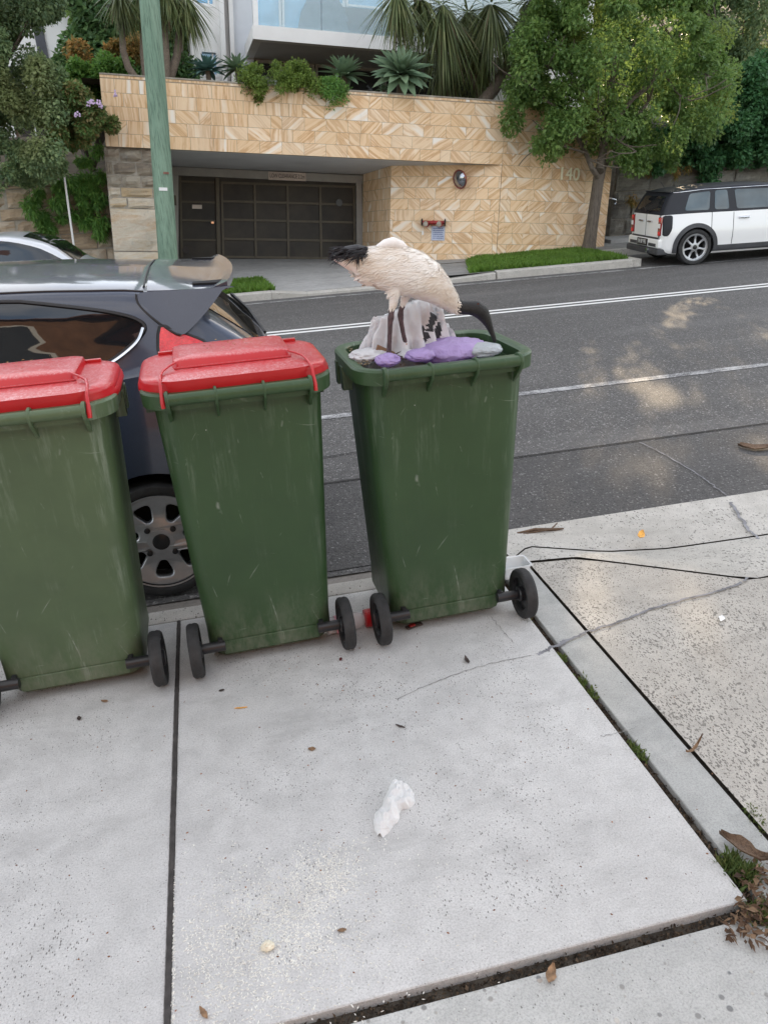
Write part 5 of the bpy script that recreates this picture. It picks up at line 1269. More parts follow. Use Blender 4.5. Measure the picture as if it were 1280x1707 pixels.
wsn.patch('windscreen', wag, WW, [(2.45, -.55), (2.86, -.60), (2.86, .60), (2.45, .55)], M['glass'], 0.006, 1, surf=lambda a, b, d: (a, b, wsn.top(a, b) + d))
bm = bmesh.new(); tube(bm, [WW(2.56, .80, .98), WW(2.54, .88, 1.0), WW(2.54, .98, 1.02)], [.02, .05, .055], 10); bm_obj('wing_mirror', bm, M['chrome'], wag, 60)
for x in (.64, 3.18):
    for sg_ in (1, -1): wheel(wag, WW, x, sg_ * .735, .33, .33, .21, sg_, 7, .245, M['alloy'], M['axle'], 'y', 0.2)
# ---- pale silver car at the far left
SS = 0.885
sil = thing('parked_car', 'silver white sedan before the old stone wall, mostly hidden by the dark car', 'car', (-2.42, 11.35, RZ))
WS = lambda x, y, z: Vector(((x - 2.3) * SS, -y * SS, z * SS))
ssn = Shell(dict(u=[0, .06, .3, .7, 1.1, 1.6, 2.2, 2.6, 3.0, 3.35, 3.8, 4.2, 4.45, 4.52],
    zb=[.34, .28, .22, .2, .19, .19, .19, .19, .19, .19, .2, .22, .28, .34],
    wm=[.68, .78, .84, .86, .87, .87, .87, .87, .87, .865, .85, .79, .66, .56],
    zbelt=[.90, .96, .98, .97, .95, .935, .92, .91, .90, .89, .84, .74, .63, .57],
    wbelt=[.62, .74, .79, .81, .82, .82, .82, .82, .82, .80, .76, .68, .58, .5],
    zre=[.92, .985, 1.01, 1.03, 1.22, 1.36, 1.40, 1.36, 1.22, .95, .87, .76, .65, .585],
    wre=[.55, .66, .68, .68, .67, .68, .69, .69, .68, .68, .62, .55, .48, .4],
    zr=[.94, 1.0, 1.03, 1.05, 1.25, 1.405, 1.445, 1.41, 1.26, .98, .90, .78, .67, .6]), 64)
ssn.body('body', sil, WS, M['paintS'], [(.85, .30, .34), (3.62, .30, .34)])
for sg_ in (1, -1):
    ssn.patch('side_window', sil, WS, smoothpoly([(1.0, .99), (1.35, 1.25), (1.75, 1.345), (1.95, 1.355), (1.95, .955)], 3), M['glass'], .006, sg_)
    ssn.patch('side_window', sil, WS, smoothpoly([(2.03, .955), (2.03, 1.36), (2.45, 1.345), (2.85, 1.22), (3.22, .97), (3.0, .93)], 3), M['glass'], .006, sg_)
    bm = bmesh.new(); tube(bm, [WS(3.02, sg_ * .80, .95), WS(3.0, sg_ * .90, .99), WS(2.98, sg_ * 1.0, .99)], [.03, .07, .07], 10); bm_obj('wing_mirror', bm, M['paintS'], sil, 60)
ssn.patch('windscreen', sil, WS, [(2.62, -.52), (3.28, -.60), (3.28, .60), (2.62, .52)], M['glass'], .005, 1, surf=lambda a, b, d: (a, b, ssn.top(a, b) + d))
for x in (.85, 3.62):
    for sg_ in (1, -1): wheel(sil, WS, x, sg_ * .76, .31, .31, .21, sg_, 7, .22, M['alloy'], M['axle'], 'y', .1)
# ---------------------------------------------------------------- wheelie bins
def rrect(hw, y0, y1, r, z, n=7):
    out = []
    for cx, cy, a0 in ((hw - r, y1 - r, 0), (-hw + r, y1 - r, 90), (-hw + r, y0 + r, 180), (hw - r, y0 + r, 270)):
        for k in range(n):
            a = rad(a0 + 90 * k / (n - 1)); out.append(Vector((cx + r * math.cos(a), cy + r * math.sin(a), z)))
    return out
def skin(bm, rings, cap0=False, cap1=False):
    R = [[bm.verts.new(p) for p in r] for r in rings]; n = len(R[0])
    for a, b in zip(R[:-1], R[1:]):
        for k in range(n): bm.faces.new((a[k], a[(k + 1) % n], b[(k + 1) % n], b[k]))
    if cap0: bm.faces.new(R[0][::-1])
    if cap1: bm.faces.new(R[-1])
    return R
def binlev(t):                                                  # outer shell at height fraction t
    return (lerp(.234, .284, t), lerp(-.222, -.262, t), lerp(.172, .190, t))
BZ0, BZ1 = 0.045, 1.005
def make_bin(label, mat, loc, rz, lid=True):
    t = thing('wheelie_bin', label, 'wheelie bin', loc, rz, 'green wheelie bins lined up at the kerb')
    bm = bmesh.new(); rings = [rrect(.195, -.17, .14, .05, 0.020), rrect(.217, -.195, .158, .05, .024), rrect(.220, -.200, .160, .05, .058)]
    for k in range(13):
        q = k / 12; hw, y0, y1 = binlev(q); rings.append(rrect(hw + (0.004 if k == 0 else 0), y0 - (0.004 if k == 0 else 0), y1, lerp(.055, .085, q), lerp(0.062, BZ1, q)))
    hw, y0, y1 = binlev(1)
    zi = [(1.0, 0.0), (.85, 0), (.70, 0)]
    for q, _ in zi:
        a, b, c = binlev(q); rings.append(rrect(a - .006, b + .006, c - .006, lerp(.055, .085, q) - .005, lerp(.06, BZ1, q) + (0.0005 if q == 1 else 0)))
    skin(bm, rings, True, True)
    # lower back panel lip
    body = bm_obj('body', bm, mat, t, 40)
    bm = bmesh.new()
    P = [(0.0, -.052), (.014, -.052), (.034, -.048), (.036, -.004), (.030, .003), (.006, .003), (-.006, -.004), (-.007, -.03)]
    skin(bm, [rrect(hw + d, y0 - d, y1 + d, .085 + d, BZ1 + .045 + z) for d, z in P] + [rrect(hw, y0, y1, .085, BZ1 + .045 - .052)])
    for (x, y, sx, sy) in ((-hw - .02, .0, .006, .02), (-hw - .02, .1, .006, .02), (hw + .02, .0, .006, .02), (hw + .02, .1, .006, .02), (-.15, y1 + .02, .02, .006), (.15, y1 + .02, .02, .006)):
        box(bm, x - max(sx, .006) - .012, x + max(sx, .006) + .012, y - sy, y + sy, BZ1 - .075, BZ1 + .01, .004)
    bm_obj('rim', bm, mat, t, 40)
    zr = BZ1 + .034; yr = y0 - .046
    bm = bmesh.new(); tube(bm, [(x, yr, zr) for x in np.linspace(-.232, .232, 12)], .0185, 14); bm_obj('handle_bar', bm, mat, t, 60)
    for x in (-.232, -.078, .078, .232):
        bm = bmesh.new(); e = abs(x) > .2
        prof = [(-.004, .016), (-.03, .026), (-.048, .025), (-.062, .014), (-.067, -.003), (-.060, -.024), (-.036, -.046), (-.016, -.066), (.004, -.084)]
        poly = [(y0 + a, zr + b) for a, b in prof]; poly = [poly[0]] + poly[1:]
        w = .0056 if e else .0045
        prism(bm, poly, x - w, x + w, lambda a, b, d: Vector((d, a, b))); bmesh.ops.bevel(bm, geom=bm.edges[:], offset=.002, segments=1, affect='EDGES')
        bm_obj('handle_lug', bm, mat, t, 40)
    bm = bmesh.new(); q = .012
    prism(bm, [(-.182, .050), (.182, .050), (.196, .105), (-.196, .105)], -.230, -.2225, lambda a, b, d: Vector((a, d - .004 * (b - .05) / .055, b)))
    bmesh.ops.bevel(bm, geom=bm.edges[:], offset=.002, segments=1, affect='EDGES'); bm_obj('back_lip', bm, mat, t, 40)
    ya, za = -.248, .100
    for s_ in (-1, 1):
        bm = bmesh.new(); tube(bm, [(s_ * .18, ya, za), (s_ * .312, ya, za)], .013, 12); tube(bm, [(s_ * .178, ya, za), (s_ * .262, ya, za)], .019, 14)
        box(bm, min(s_ * .185, s_ * .203), max(s_ * .185, s_ * .203), ya, -.19, za - .022, za + .022, .004)
        bm_obj('axle', bm, M['axle'], t, 50)
    for s_ in (-1, 1):
        bm = bmesh.new(); c = (s_ * .288, ya, za)
        lathe(bm, [(.070, -.018), (.092, -.022), (.0975, -.017), (.1, -.008), (.0985, 0.0), (.1, .008), (.0975, .017), (.092, .022), (.070, .018), (.070, -.018)], 40, 'X', c=c, close=False)
        w = bm_obj('wheel', bm, M['rubber'], t, 40)
        bm = bmesh.new(); lathe(bm, [(.026, -.024), (.03, -.02), (.03, .02), (.026, .024)], 20, 'X', c=c)
        lathe(bm, [(.071, -.016), (.066, -.017), (.062, -.004), (.03, -.003), (.03, .003), (.062, .004), (.066, .017), (.071, .016), (.071, -.016)], 40, 'X', c=c, close=False)
        for k in range(8):
            a = k * math.pi / 4; tube(bm, [(c[0], c[1] + .028 * math.cos(a), c[2] + .028 * math.sin(a)), (c[0], c[1] + .066 * math.cos(a), c[2] + .066 * math.sin(a))], .006, 5, squash=[(1.0, 1.0)] * 2)
        bm_obj('hub', bm, M['axle'], w, 40)
    if lid:
        zt = BZ1 + .050
        bm = bmesh.new(); L = [(.038, -.016), (.042, -.012), (.040, .004), (.034, .010), (.034, .018), (.028, .027), (.012, .032), (-.02, .035), (-.06, .036)]
        skin(bm, [rrect(hw + d, y0 - min(d, .012) - (0 if d > 0 else d * .6), y1 + d, max(.03, .10 + d), zt + z) for d, z in L], True, True)
        ld = bm_obj('lid', bm, M['lid'], t, 40)
        bm = bmesh.new(); zp = zt + .0345
        skin(bm, [rrect(.205, -.125, .175, .03, zp), rrect(.200, -.112, .165, .03, zp + .023), rrect(.190, -.102, .150, .03, zp + .028), rrect(.12, -.05, .10, .03, zp + .031)], False, True)
        bm_obj('raised_panel', bm, M['lid'], ld, 40)
        for s_ in (-1, 1):
            bm = bmesh.new()
            tube(bm, [(s_ * .192, -.112, zp + .022), (s_ * .215, -.135, zp + .017), (s_ * .236, -.165, zp + .011), (s_ * .244, -.215, zp + .006), (s_ * .246, y0 - .016, zt + .030), (s_ * .246, y0 - .034, zt + .004), (s_ * .246, y0 - .050, zt - .020), (s_ * .246, y0 - .054, zt - .038)], [.004, .0048, .005, .005, .005, .006, .008, .007], 8, squash=[(1, .8)] * 8)
            bm_obj('hinge_arm', bm, M['lid'], ld, 60)
            bm = bmesh.new(); box(bm, s_ * .225 - .03, s_ * .225 + .03, y1 - .055, y1 - .035, zp - .006, zp + .012, .004); bm_obj('lid_tab', bm, M['lid'], ld, 40)
        bm = bmesh.new(); tube(bm, [(x, -.122, zp + .004) for x in np.linspace(-.20, .20, 10)], .004, 6); bm_obj('lid_ridge', bm, M['lid'], ld, 60)
    return t
make_bin('open green wheelie bin overflowing with rubbish bags, lid hanging out of sight', M['binG'], (0.745, 2.700, 0), rad(1.2), lid=False)
bin2 = make_bin('dark green wheelie bin with a closed red lid, in the middle of the row', M['binG'], (0.046, 2.700, 0), rad(1.5)); bin2.scale.x = 0.96
make_bin('glare-paled green wheelie bin with closed red lid, leftmost and cut by the picture edge', M['binG2'], (-0.648, 2.680, 0), rad(1.0))

# hanging lid at the front of the open bin
ob = [o for o in bpy.data.objects if o.get('label', '').startswith('open green')][0]; ob['label'] = 'open green wheelie bin overflowing with rubbish bags under the white bird'

# ---------------------------------------------------------------- rubbish in the open bin
def crumple(name, center, rx, ry, rz, mat, label, cat, seed, amp=0.22, freq=9.0, res=84, parent=None, flat=0.0):
    V = []; Q = []; nu, nv = res, res // 2; off = Vector((seed * 3.1, seed * 1.7, seed * 0.9))
    for j in range(nv + 1):
        th = math.pi * j / nv
        for i in range(nu):
            a = 2 * math.pi * i / nu; d = Vector((math.sin(th) * math.cos(a), math.sin(th) * math.sin(a), math.cos(th)))
            f = (mnoise.ridged_multi_fractal(d * freq * 0.20 + off, 0.8, 2.3, 5, 1.0, 2.0) * 0.30 - 0.26) + 0.60 * mnoise.noise(d * freq * 0.22 + off) + .14 * mnoise.noise(Vector((d.x * 1.0, d.y * 2.0, d.z * 2.0)) * freq * .55 + off) + .10 * mnoise.noise(d * freq * 1.3 + off) + .30 * (.30 - abs(mnoise.noise(Vector((d.x * 2.2, d.y * 5.5, d.z * 5.5)) + off)))
            r = 1 + amp * f; V.append((d.x * rx * r, d.y * ry * r, max(d.z * rz * r, -flat if flat else -9)))
    for j in range(nv):
        for i in range(nu): Q.append((j * nu + i, j * nu + (i + 1) % nu, (j + 1) * nu + (i + 1) % nu, (j + 1) * nu + i))
    o = mesh_np(name, V, Q, mat, parent, smooth=True); o.location = center
    if label: tag(o, label, cat)
    return o
def film(name, col, rough=0.28, trans=0.25, spots=None):
    t = NT(name); o = t.obj(); b = t.mix(t.ramp(t.noise(o, 9.0, 4), [(0.3, 0.0), (0.7, 1.0)]), tuple(c * .86 for c in col), col)
    if spots:
        v = t.vor(o, 38.0); r = t.sep(t.n('TexVoronoi', Vector=o, Scale=38.0).outputs['Color'])[0]
        b = t.mix(t.math('MULTIPLY', t.math('SUBTRACT', t.math('MULTIPLY', t.math('POWER', r, 6.0), .30), v), 12.0, clamp=True), b, spots)
        b = t.mix(t.ramp(t.noise(t.mapping(o, loc=(.3, .1, 0)), 5.0, 4), [(.66, 0.0), (.78, .45)]), b, (0.62, 0.46, 0.34))
    t.P(Base__Color=b, Roughness=rough, Normal=t.bump(t.noise(t.mapping(o, (1, 1, .35)), 24.0, 6, .62, 2.2), .9, .012))
    tr = t.n('BsdfTranslucent', Color=b); mx = t.n('MixShader', Fac=trans); t.t.links.new(t.p.outputs[0], mx.inputs[1]); t.t.links.new(tr.outputs[0], mx.inputs[2]); t.t.links.new(mx.outputs[0], t.out.inputs['Surface'])
    return t.m
M['filmW'] = film('white_bag_film', (0.93, 0.93, 0.95), .28, .30, (0.42, 0.16, 0.08)); M['filmP'] = film('purple_bag_film', (0.60, 0.45, 0.84), .26, .3); M['filmC'] = film('clear_white_film', (0.66, 0.72, 0.76), .25, .3)
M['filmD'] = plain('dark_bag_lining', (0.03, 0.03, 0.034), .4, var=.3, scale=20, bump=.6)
# mixed fill lower down
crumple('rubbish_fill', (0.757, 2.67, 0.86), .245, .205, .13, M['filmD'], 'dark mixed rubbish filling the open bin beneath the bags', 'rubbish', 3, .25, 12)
# tall torn white bag: gathered sheet standing out of the bin
wb = np.array(AY(690, 575, 2.72))
def bag_surface():
    nu, nv = 220, 90; V = []; keep = []
    out = [(590, 588), (600, 566), (612, 545), (634, 526), (650, 520), (684, 500), (700, 497), (728, 500), (738, 512), (745, 540), (748, 560), (735, 580)]
    pts = [AY(px, py, 2.74) for px, py in out]
    xs = np.array([p[0] for p in pts]); zs = np.array([p[2] for p in pts]); x0, x1 = xs.min(), xs.max()
    def ztop(x): return float(np.interp(x, xs[np.argsort(xs)], zs[np.argsort(xs)]))
    zb = 0.93
    for j in range(nv + 1):
        for i in range(nu):
            a = 2 * math.pi * i / nu; t = j / nv                # t: 0 base .. 1 crest
            cx = (x0 + x1) / 2; hx = (x1 - x0) / 2
            s = (1 - t ** 1.7) ** 0.62 if t < 1 else 0.0
            x = cx + hx * math.cos(a) * (0.22 + 0.78 * (0.5 + 0.5 * s)) * (1 - 0.02 * t) + 0.02 * t
            y = 0.115 * math.sin(a) * (0.10 + 0.90 * s)
            zt = ztop(min(max(x, x0 + .003), x1 - .003)); z = zb + (zt - zb) * t
            ple = 0.015 * math.sin(a * 17 + 2.2 * mnoise.noise(Vector((math.cos(a) * 2, math.sin(a) * 2, t * 1.5)))) + 0.045 * (mnoise.ridged_multi_fractal(Vector((x * 9, math.sin(a) * 1.6, t * 1.4)), 1.0, 2.2, 3, 1.0, 2.0) - .9) * .35 + 0.016 * (.4 - abs(mnoise.noise(Vector((x * 22, math.sin(a) * 3.0, t * 5.0))))) + 0.016 * mnoise.noise(Vector((x * 14, math.sin(a) * 2.2, t * 2.2)))
            ple += 0.006 * mnoise.noise(Vector((x * 40, y * 40, z * 18)))
            y += ple * math.copysign(1, math.sin(a)) * (0.35 + 0.65 * s); x += ple * math.cos(a) * .8
            V.append((x - wb[0], 2.735 + y - 0.02 - wb[1], z - wb[2]))
    Q = []
    tears = [((722, 535), 9, 22, .5), ((731, 552), 7, 20, .35), ((708, 560), 7, 9, .1), ((685, 505), 9, 5, -.5), ((610, 520 + 50), 5, 14, .5), ((633, 530), 6, 5, 0), ((620, 553), 4, 14, .45), ((676, 503), 10, 4, -.7)]
    TP = [(AY(px, py, 2.66), sx * .0021, sz * .0021, sk) for (px, py), sx, sz, sk in tears]
    for j in range(nv):
        for i in range(nu):
            q = (j * nu + i, j * nu + (i + 1) % nu, (j + 1) * nu + (i + 1) % nu, (j + 1) * nu + i)
            c = np.mean([V[k] for k in q], 0) + wb; hole = False
            if c[1] < 2.74:
                for tp_, sx, sz, sk in TP:
                    dz = (c[2] - tp_[2]); dx = (c[0] - tp_[0]) - sk * dz
                    if (dx / sx) ** 2 + (dz / sz) ** 2 < 0.75 + 0.9 * mnoise.noise(Vector((c[0] * 130, 0, c[2] * 130))): hole = True
            if not hole: Q.append(q)
    o = mesh_np('rubbish_bag', V, Q, M['filmW'], smooth=True); o.location = wb
    return o
wbag = tag(bag_surface(), 'tall torn white plastic rubbish bag standing up behind the bird legs', 'rubbish bag')
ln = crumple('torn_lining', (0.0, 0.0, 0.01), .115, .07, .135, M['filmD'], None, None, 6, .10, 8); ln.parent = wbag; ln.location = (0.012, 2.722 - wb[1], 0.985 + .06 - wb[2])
def bag_at(px, py, y, rx, ry, rz, mat, label, seed, **k):
    p = AY(px, py, y); return crumple('rubbish_bag', tuple(p), rx, ry, rz, mat, label, 'rubbish bag', seed, **k)
bag_at(752, 586, 2.62, .128, .10, .046, M['filmP'], 'large purple rubbish bag under the head of the bird', 11, amp=.2, freq=10)
bag_at(700, 592, 2.54, .050, .05, .020, M['filmP'], 'small purple rubbish bag pressed against the back rim below the torn white bag', 12, amp=.2, freq=10)
bag_at(803, 583, 2.57, .070, .06, .024, M['filmC'], 'flat pale clear plastic bag beside the purple bag at the right of the bin', 14, amp=.25, freq=9)
bag_at(680, 593, 2.59, .034, .04, .020, M['filmW'], 'white bag scrap under the right foot of the bird', 17, amp=.3, freq=9)
bag_at(646, 600, 2.53, .040, .05, .020, M['filmP'], 'scrap of purple bag under the left foot of the bird', 15, amp=.3, freq=9)
bag_at(614, 592, 2.64, .065, .07, .020, M['filmW'], 'low white bag lump in the left corner of the open bin', 16, amp=.3, freq=10)
p = AY(640, 594, 2.62)
bm = bmesh.new(); box(bm, -.035, .035, -.003, .003, -.03, .03, .001, M=Matrix.Rotation(.5, 4, 'Y') @ Matrix.Rotation(-.5, 4, 'X')); o = bm_obj('cardboard_scrap', bm, plain('brown_card', (.20, .11, .06), .8), None, loc=tuple(p)); tag(o, 'brown cardboard scrap wedged beside the torn white bag', 'cardboard')
# leaf crumbs on the left rim of the open bin
r_ = np.random.default_rng(21); P = []
for k in range(160):
    u = r_.uniform(0, 1); P.append((0.757 - .268 - r_.uniform(-.004, .030), 2.70 + .14 - u ** .6 * .34, BZ1 + .0495 + r_.uniform(0, .004)))
P = np.array(P); s_ = r_.uniform(.002, .006, 160); a_ = r_.uniform(0, 6.28, 160); e1 = np.stack([np.cos(a_) * s_, np.sin(a_) * s_, r_.uniform(-.002, .003, 160)], 1); e2 = np.stack([-np.sin(a_) * s_ * .5, np.cos(a_) * s_ * .5, r_.uniform(-.001, .003, 160)], 1)
o = mesh_np('leaf_crumbs', np.stack([P - e1, P - e2, P + e1, P + e2], 1).reshape(-1, 3), np.arange(640).reshape(-1, 4), plain('dry_crumb', (.24, .19, .11), .9, var=.3, scale=60)); tag(o, kind='stuff', label='dry leaf crumbs along the left rim of the open bin')

# ---------------------------------------------------------------- the white ibis
BY = 2.60
def bp(px, py, y=BY): return np.array(AY(px, py, y))
b0_ = bp(665, 470); KB = 0.00206
ib = thing('ibis', 'white ibis with bare black head standing on the bags in the open bin', 'bird', tuple(b0_))
def R_(px, py, dy=0.0): p = bp(px, py) - b0_; return Vector((p[0], dy, p[2]))
spine = [(556, 430, 4), (572, 431, 12), (592, 434, 20), (615, 441, 29), (642, 446, 35), (668, 450, 38), (692, 458, 37), (712, 469, 33), (730, 483, 26), (745, 497, 19), (757, 507, 13.5), (766, 511, 11)]
bm = bmesh.new()
tube(bm, [R_(a, b) for a, b, c in spine], [c * KB for a, b, c in spine], 24, squash=[(.80, 1.0)] * len(spine))
neck = [(752, 507, 13), (766, 512, 11.5), (780, 513, 11.5), (793, 514, 13.5), (803, 521, 13), (810, 532, 9.5), (815, 543, 6.6), (819, 553, 5.0), (823, 563, 4.0), (825, 571, 3.2)]
tube(bm, [R_(a, b) for a, b, c in neck], [max(c, 1.9) * KB for a, b, c in neck], 16, squash=[(.82, 1.0)] * len(neck))
LEG = [(-.022, [(656, 474, 9), (655, 490, 9), (653, 504, 7.2), (651, 513, 5.6), (650, 520, 4.7), (649, 528, 6.0), (648, 535, 4.6), (647, 560, 4.1), (646, 580, 4.3), (645, 590, 5)]), (.022, [(684, 474, 9), (682, 488, 9), (677, 499, 7.4), (675, 508, 5.2), (671, 518, 4.6), (670, 527, 5.8), (671, 538, 4.4), (675, 560, 4.0), (679, 576, 4.2), (680, 586, 5)])]
for dy, pts in LEG:
    tube(bm, [R_(a, b, dy) for a, b, c in pts], [c * KB for a, b, c in pts], 12)
    fx, fz = pts[-1][0], pts[-1][1]
    for ang in (-.5, 0.0, .5, 3.1):
        e = R_(fx, fz, dy); tube(bm, [e, e + Vector((.03 * math.cos(ang), -.012 + .03 * math.sin(ang), -.004)), e + Vector((.062 * math.cos(ang), -.014 + .062 * math.sin(ang), -.012))], [.0062, .005, .0035], 8)
body = bm_obj('body', bm, M['axle'], ib)
bake(body, [('REMESH', dict(mode='VOXEL', voxel_size=.0034, use_smooth_shade=True)), ('SMOOTH', dict(factor=.5, iterations=5))])
def plumage():
    t = NT('ibis_plumage'); o = t.obj(); f = t.noise(t.mapping(o, (.5, 1, 1.3), rot=(0, .6, 0)), 11.0, 6, .65); g = t.noise(t.mapping(o, (.35, 1, 2.2), rot=(0, .5, 0)), 60.0, 4, .6)
    b = t.ramp(f, [(.27, (.62, .53, .42)), (.42, (.79, .73, .65)), (.56, (.87, .85, .81))])
    b = t.mix(t.ramp(g, [(.35, .18), (.52, 0.0)]), b, (.50, .38, .28))
    t.P(Base__Color=b, Roughness=.85, Normal=t.bump(t.math('ADD', g, f), .5, .006)); t.p.inputs['Specular IOR Level'].default_value = .15
    return t.m
M['plume'] = plumage()
M['plumeW'] = plain('white_feather', (.78, .75, .72), .85, var=.04, scale=40)
M['plumeB'] = plain('black_feather', (.018, .018, .022), .7, var=.3, scale=40)
M['plumeU'] = leaf_mat('cream_feather', [(.78, .69, .59), (.83, .77, .69), (.87, .83, .78)], .85, .12, 9.0)
M['skin'] = plain('black_bird_skin', (.010, .0095, .0095), .55, var=.3, scale=60, bump=.4, bscale=240)
M['legskin'] = plain('dark_leg_skin', (.075, .045, .048), .6, var=.35, scale=50, bump=.5, bscale=260)
me = body.data; me.materials.clear()
for m in (M['plume'], M['skin'], M['legskin']): me.materials.append(m)
xk = R_(761, 510).x; xk2 = R_(748, 510).x
for p in me.polygons:
    c = p.center; mi = 0
    if c.x > xk + .004 * math.sin(c.z * 400): mi = 1
    elif c.x < R_(700, 500).x and c.z < R_(660, 513).z + .004 * math.sin(c.x * 500): mi = 2
    p.material_index = mi; p.use_smooth = True
bpy.context.view_layer.update()
def feathers(name, sel, n, ln, wd, lift, mat, seed, flow, fuzz=.15):
    r = np.random.default_rng(seed); co = np.array([p.center for p in me.polygons]); no = np.array([p.normal for p in me.polygons]); ar = np.array([p.area for p in me.polygons])
    idx = np.array([i for i in range(len(co)) if sel(co[i], no[i])])
    if not len(idx): return None
    pk = r.choice(idx, n, p=ar[idx] / ar[idx].sum()); c, nn = co[pk], no[pk]
    fl = np.array([flow(p) for p in c]) + r.normal(0, fuzz, (n, 3)); fl -= nn * np.sum(fl * nn, 1, keepdims=True); fl /= np.linalg.norm(fl, axis=1, keepdims=True)
    sd = np.cross(nn, fl); L = r.uniform(*ln, n)[:, None]; Wd = r.uniform(*wd, n)[:, None]; lf = r.uniform(*lift, n)[:, None]
    b = c + nn * .0005; m1 = c + fl * L * .45 + nn * (lf * .5 + .001); tp_ = c + fl * L + nn * lf
    V = np.stack([b, m1 + sd * Wd, c + fl * L * .85 + sd * Wd * .6 + nn * lf * .9, tp_, c + fl * L * .85 - sd * Wd * .6 + nn * lf * .9, m1 - sd * Wd], 1).reshape(-1, 3)
    k = np.arange(n)[:, None] * 6; Fq = np.concatenate([k + np.array([0, 1, 2, 3]), k + np.array([0, 3, 4, 5])], 1).reshape(-1, 4)
    return mesh_np(name, V, Fq, mat, ib)
flow = lambda p: np.array([-1.0, 0.0, -.42 + .9 * max(0, p[2] + .02)])
isb = lambda c, n: R_(578, 430).x < c[0] < R_(752, 500).x and c[2] > R_(660, 490).z
feathers('wing_coverts', lambda c, n: isb(c, n) and R_(600, 430).x < c[0] < R_(735, 500).x, 1500, (.016, .034), (.0018, .0034), (.0002, .0012), M['plume'], 1, flow)
feathers('neck_feathers', lambda c, n: R_(725, 480).x < c[0] < R_(762, 500).x, 800, (.010, .020), (.0015, .003), (.0006, .003), M['plume'], 2, lambda p: np.array([.7, 0, -.6]), .3)
feathers('leg_feathers', lambda c, n: c[2] < R_(660, 486).z and c[2] > R_(660, 512).z and c[0] < R_(700, 500).x, 260, (.006, .013), (.0010, .0022), (.0003, .002), M['plume'], 3, lambda p: np.array([-.25, 0, -1.0]), .3)
feathers('flank_feathers', lambda c, n: R_(582, 430).x < c[0] < R_(625, 500).x and c[2] < R_(600, 455).z, 70, (.025, .05), (.003, .005), (.0005, .004), M['plume'], 4, lambda p: np.array([-1, 0, -.35]), .25)
# white folded wing crest at the back
bm = bmesh.new(); tube(bm, [R_(628, 413), R_(642, 408), R_(655, 406), R_(668, 410), R_(682, 418)], [.008, .017, .021, .017, .006], 14, squash=[(1.6, 1)] * 5); bm_obj('wing_crest', bm, M['plumeW'], ib, 60)
# black lacy tertial plumes over the tail
r = np.random.default_rng(9); bm = bmesh.new()
for k in range(420):
    sx_, sy_ = r.uniform(570, 612), r.uniform(411, 428); dy = r.normal(0, .022)
    L = r.uniform(14, 38); ang = r.uniform(-.25, .5)
    a = R_(sx_, sy_, dy); b = R_(sx_ - L * .55 * math.cos(ang), sy_ + L * .5 * math.sin(ang) + 2, dy + r.normal(0, .006)); c = R_(max(546, sx_ - L * math.cos(ang)), sy_ + L * math.sin(ang) + r.uniform(2, 9), dy + r.normal(0, .012))
    w = r.uniform(.0012, .0030); q = Vector((0, r.uniform(-1, 1), r.uniform(.3, 1))).normalized() * w
    vs = [bm.verts.new(a - q), bm.verts.new(a + q), bm.verts.new(b + q * .9), bm.verts.new(b - q * .9), bm.verts.new(c)]
    bm.faces.new(vs[:4]); bm.faces.new((vs[3], vs[2], vs[4]))
for k in range(150):
    sx_, sy_ = r.uniform(590, 608), r.uniform(412, 432); a = R_(sx_, sy_, -.028 + r.normal(0, .008)); L = r.uniform(6, 22)
    c = R_(sx_ + r.uniform(-4, 5), sy_ + L, -.034 + r.normal(0, .006)); q = Vector((r.uniform(.0008, .002), 0, 0)); vs = [bm.verts.new(a - q), bm.verts.new(a + q), bm.verts.new(c)]; bm.faces.new(vs)
tube(bm, [R_(612, 416), R_(595, 415), R_(575, 417), R_(560, 424)], [.012, .019, .015, .005], 12, squash=[(1.7, .8)] * 4)
bm_obj('tail_plumes', bm, M['plumeB'], ib)
bm = bmesh.new()
for s_ in (-1, 1):
    e = R_(794, 506, s_ * .0165); lathe(bm, [(.0035, -.001), (.0035, .001), (.001, .0022)], 10, 'Y', c=e)
bm_obj('eye', bm, plain('dark_red_eye', (.10, .02, .015), .1), ib, 60)
# ---------------------------------------------------------------- plants
def leaf_quads(P, D, Nn, L, Wd, fold=.25):
    """P base, D direction, Nn leaf normal, per-leaf length and half width"""
    D = D / np.linalg.norm(D, axis=1, keepdims=True); Nn = Nn - D * np.sum(D * Nn, 1, keepdims=True); Nn /= (np.linalg.norm(Nn, axis=1, keepdims=True) + 1e-9)
    Sd = np.cross(D, Nn); L = L[:, None]; Wd = Wd[:, None]
    m = P + D * L * .45 + Nn * Wd * fold
    return np.stack([P, m + Sd * Wd, P + D * L - Nn * L * .08, m - Sd * Wd], 1)
SUNV = np.array(SUN_DIR); GAPS = [((3.5, 5.5, RZ), .85), ((5.4, 7.6, RZ), .55), ((.62, 2.12, 0), .16), ((.52, 1.80, 0), .15), ((1.55, 2.48, 0), .26), ((1.75, 3.8, RZ), .22), ((2.6, 4.2, RZ), .35)]
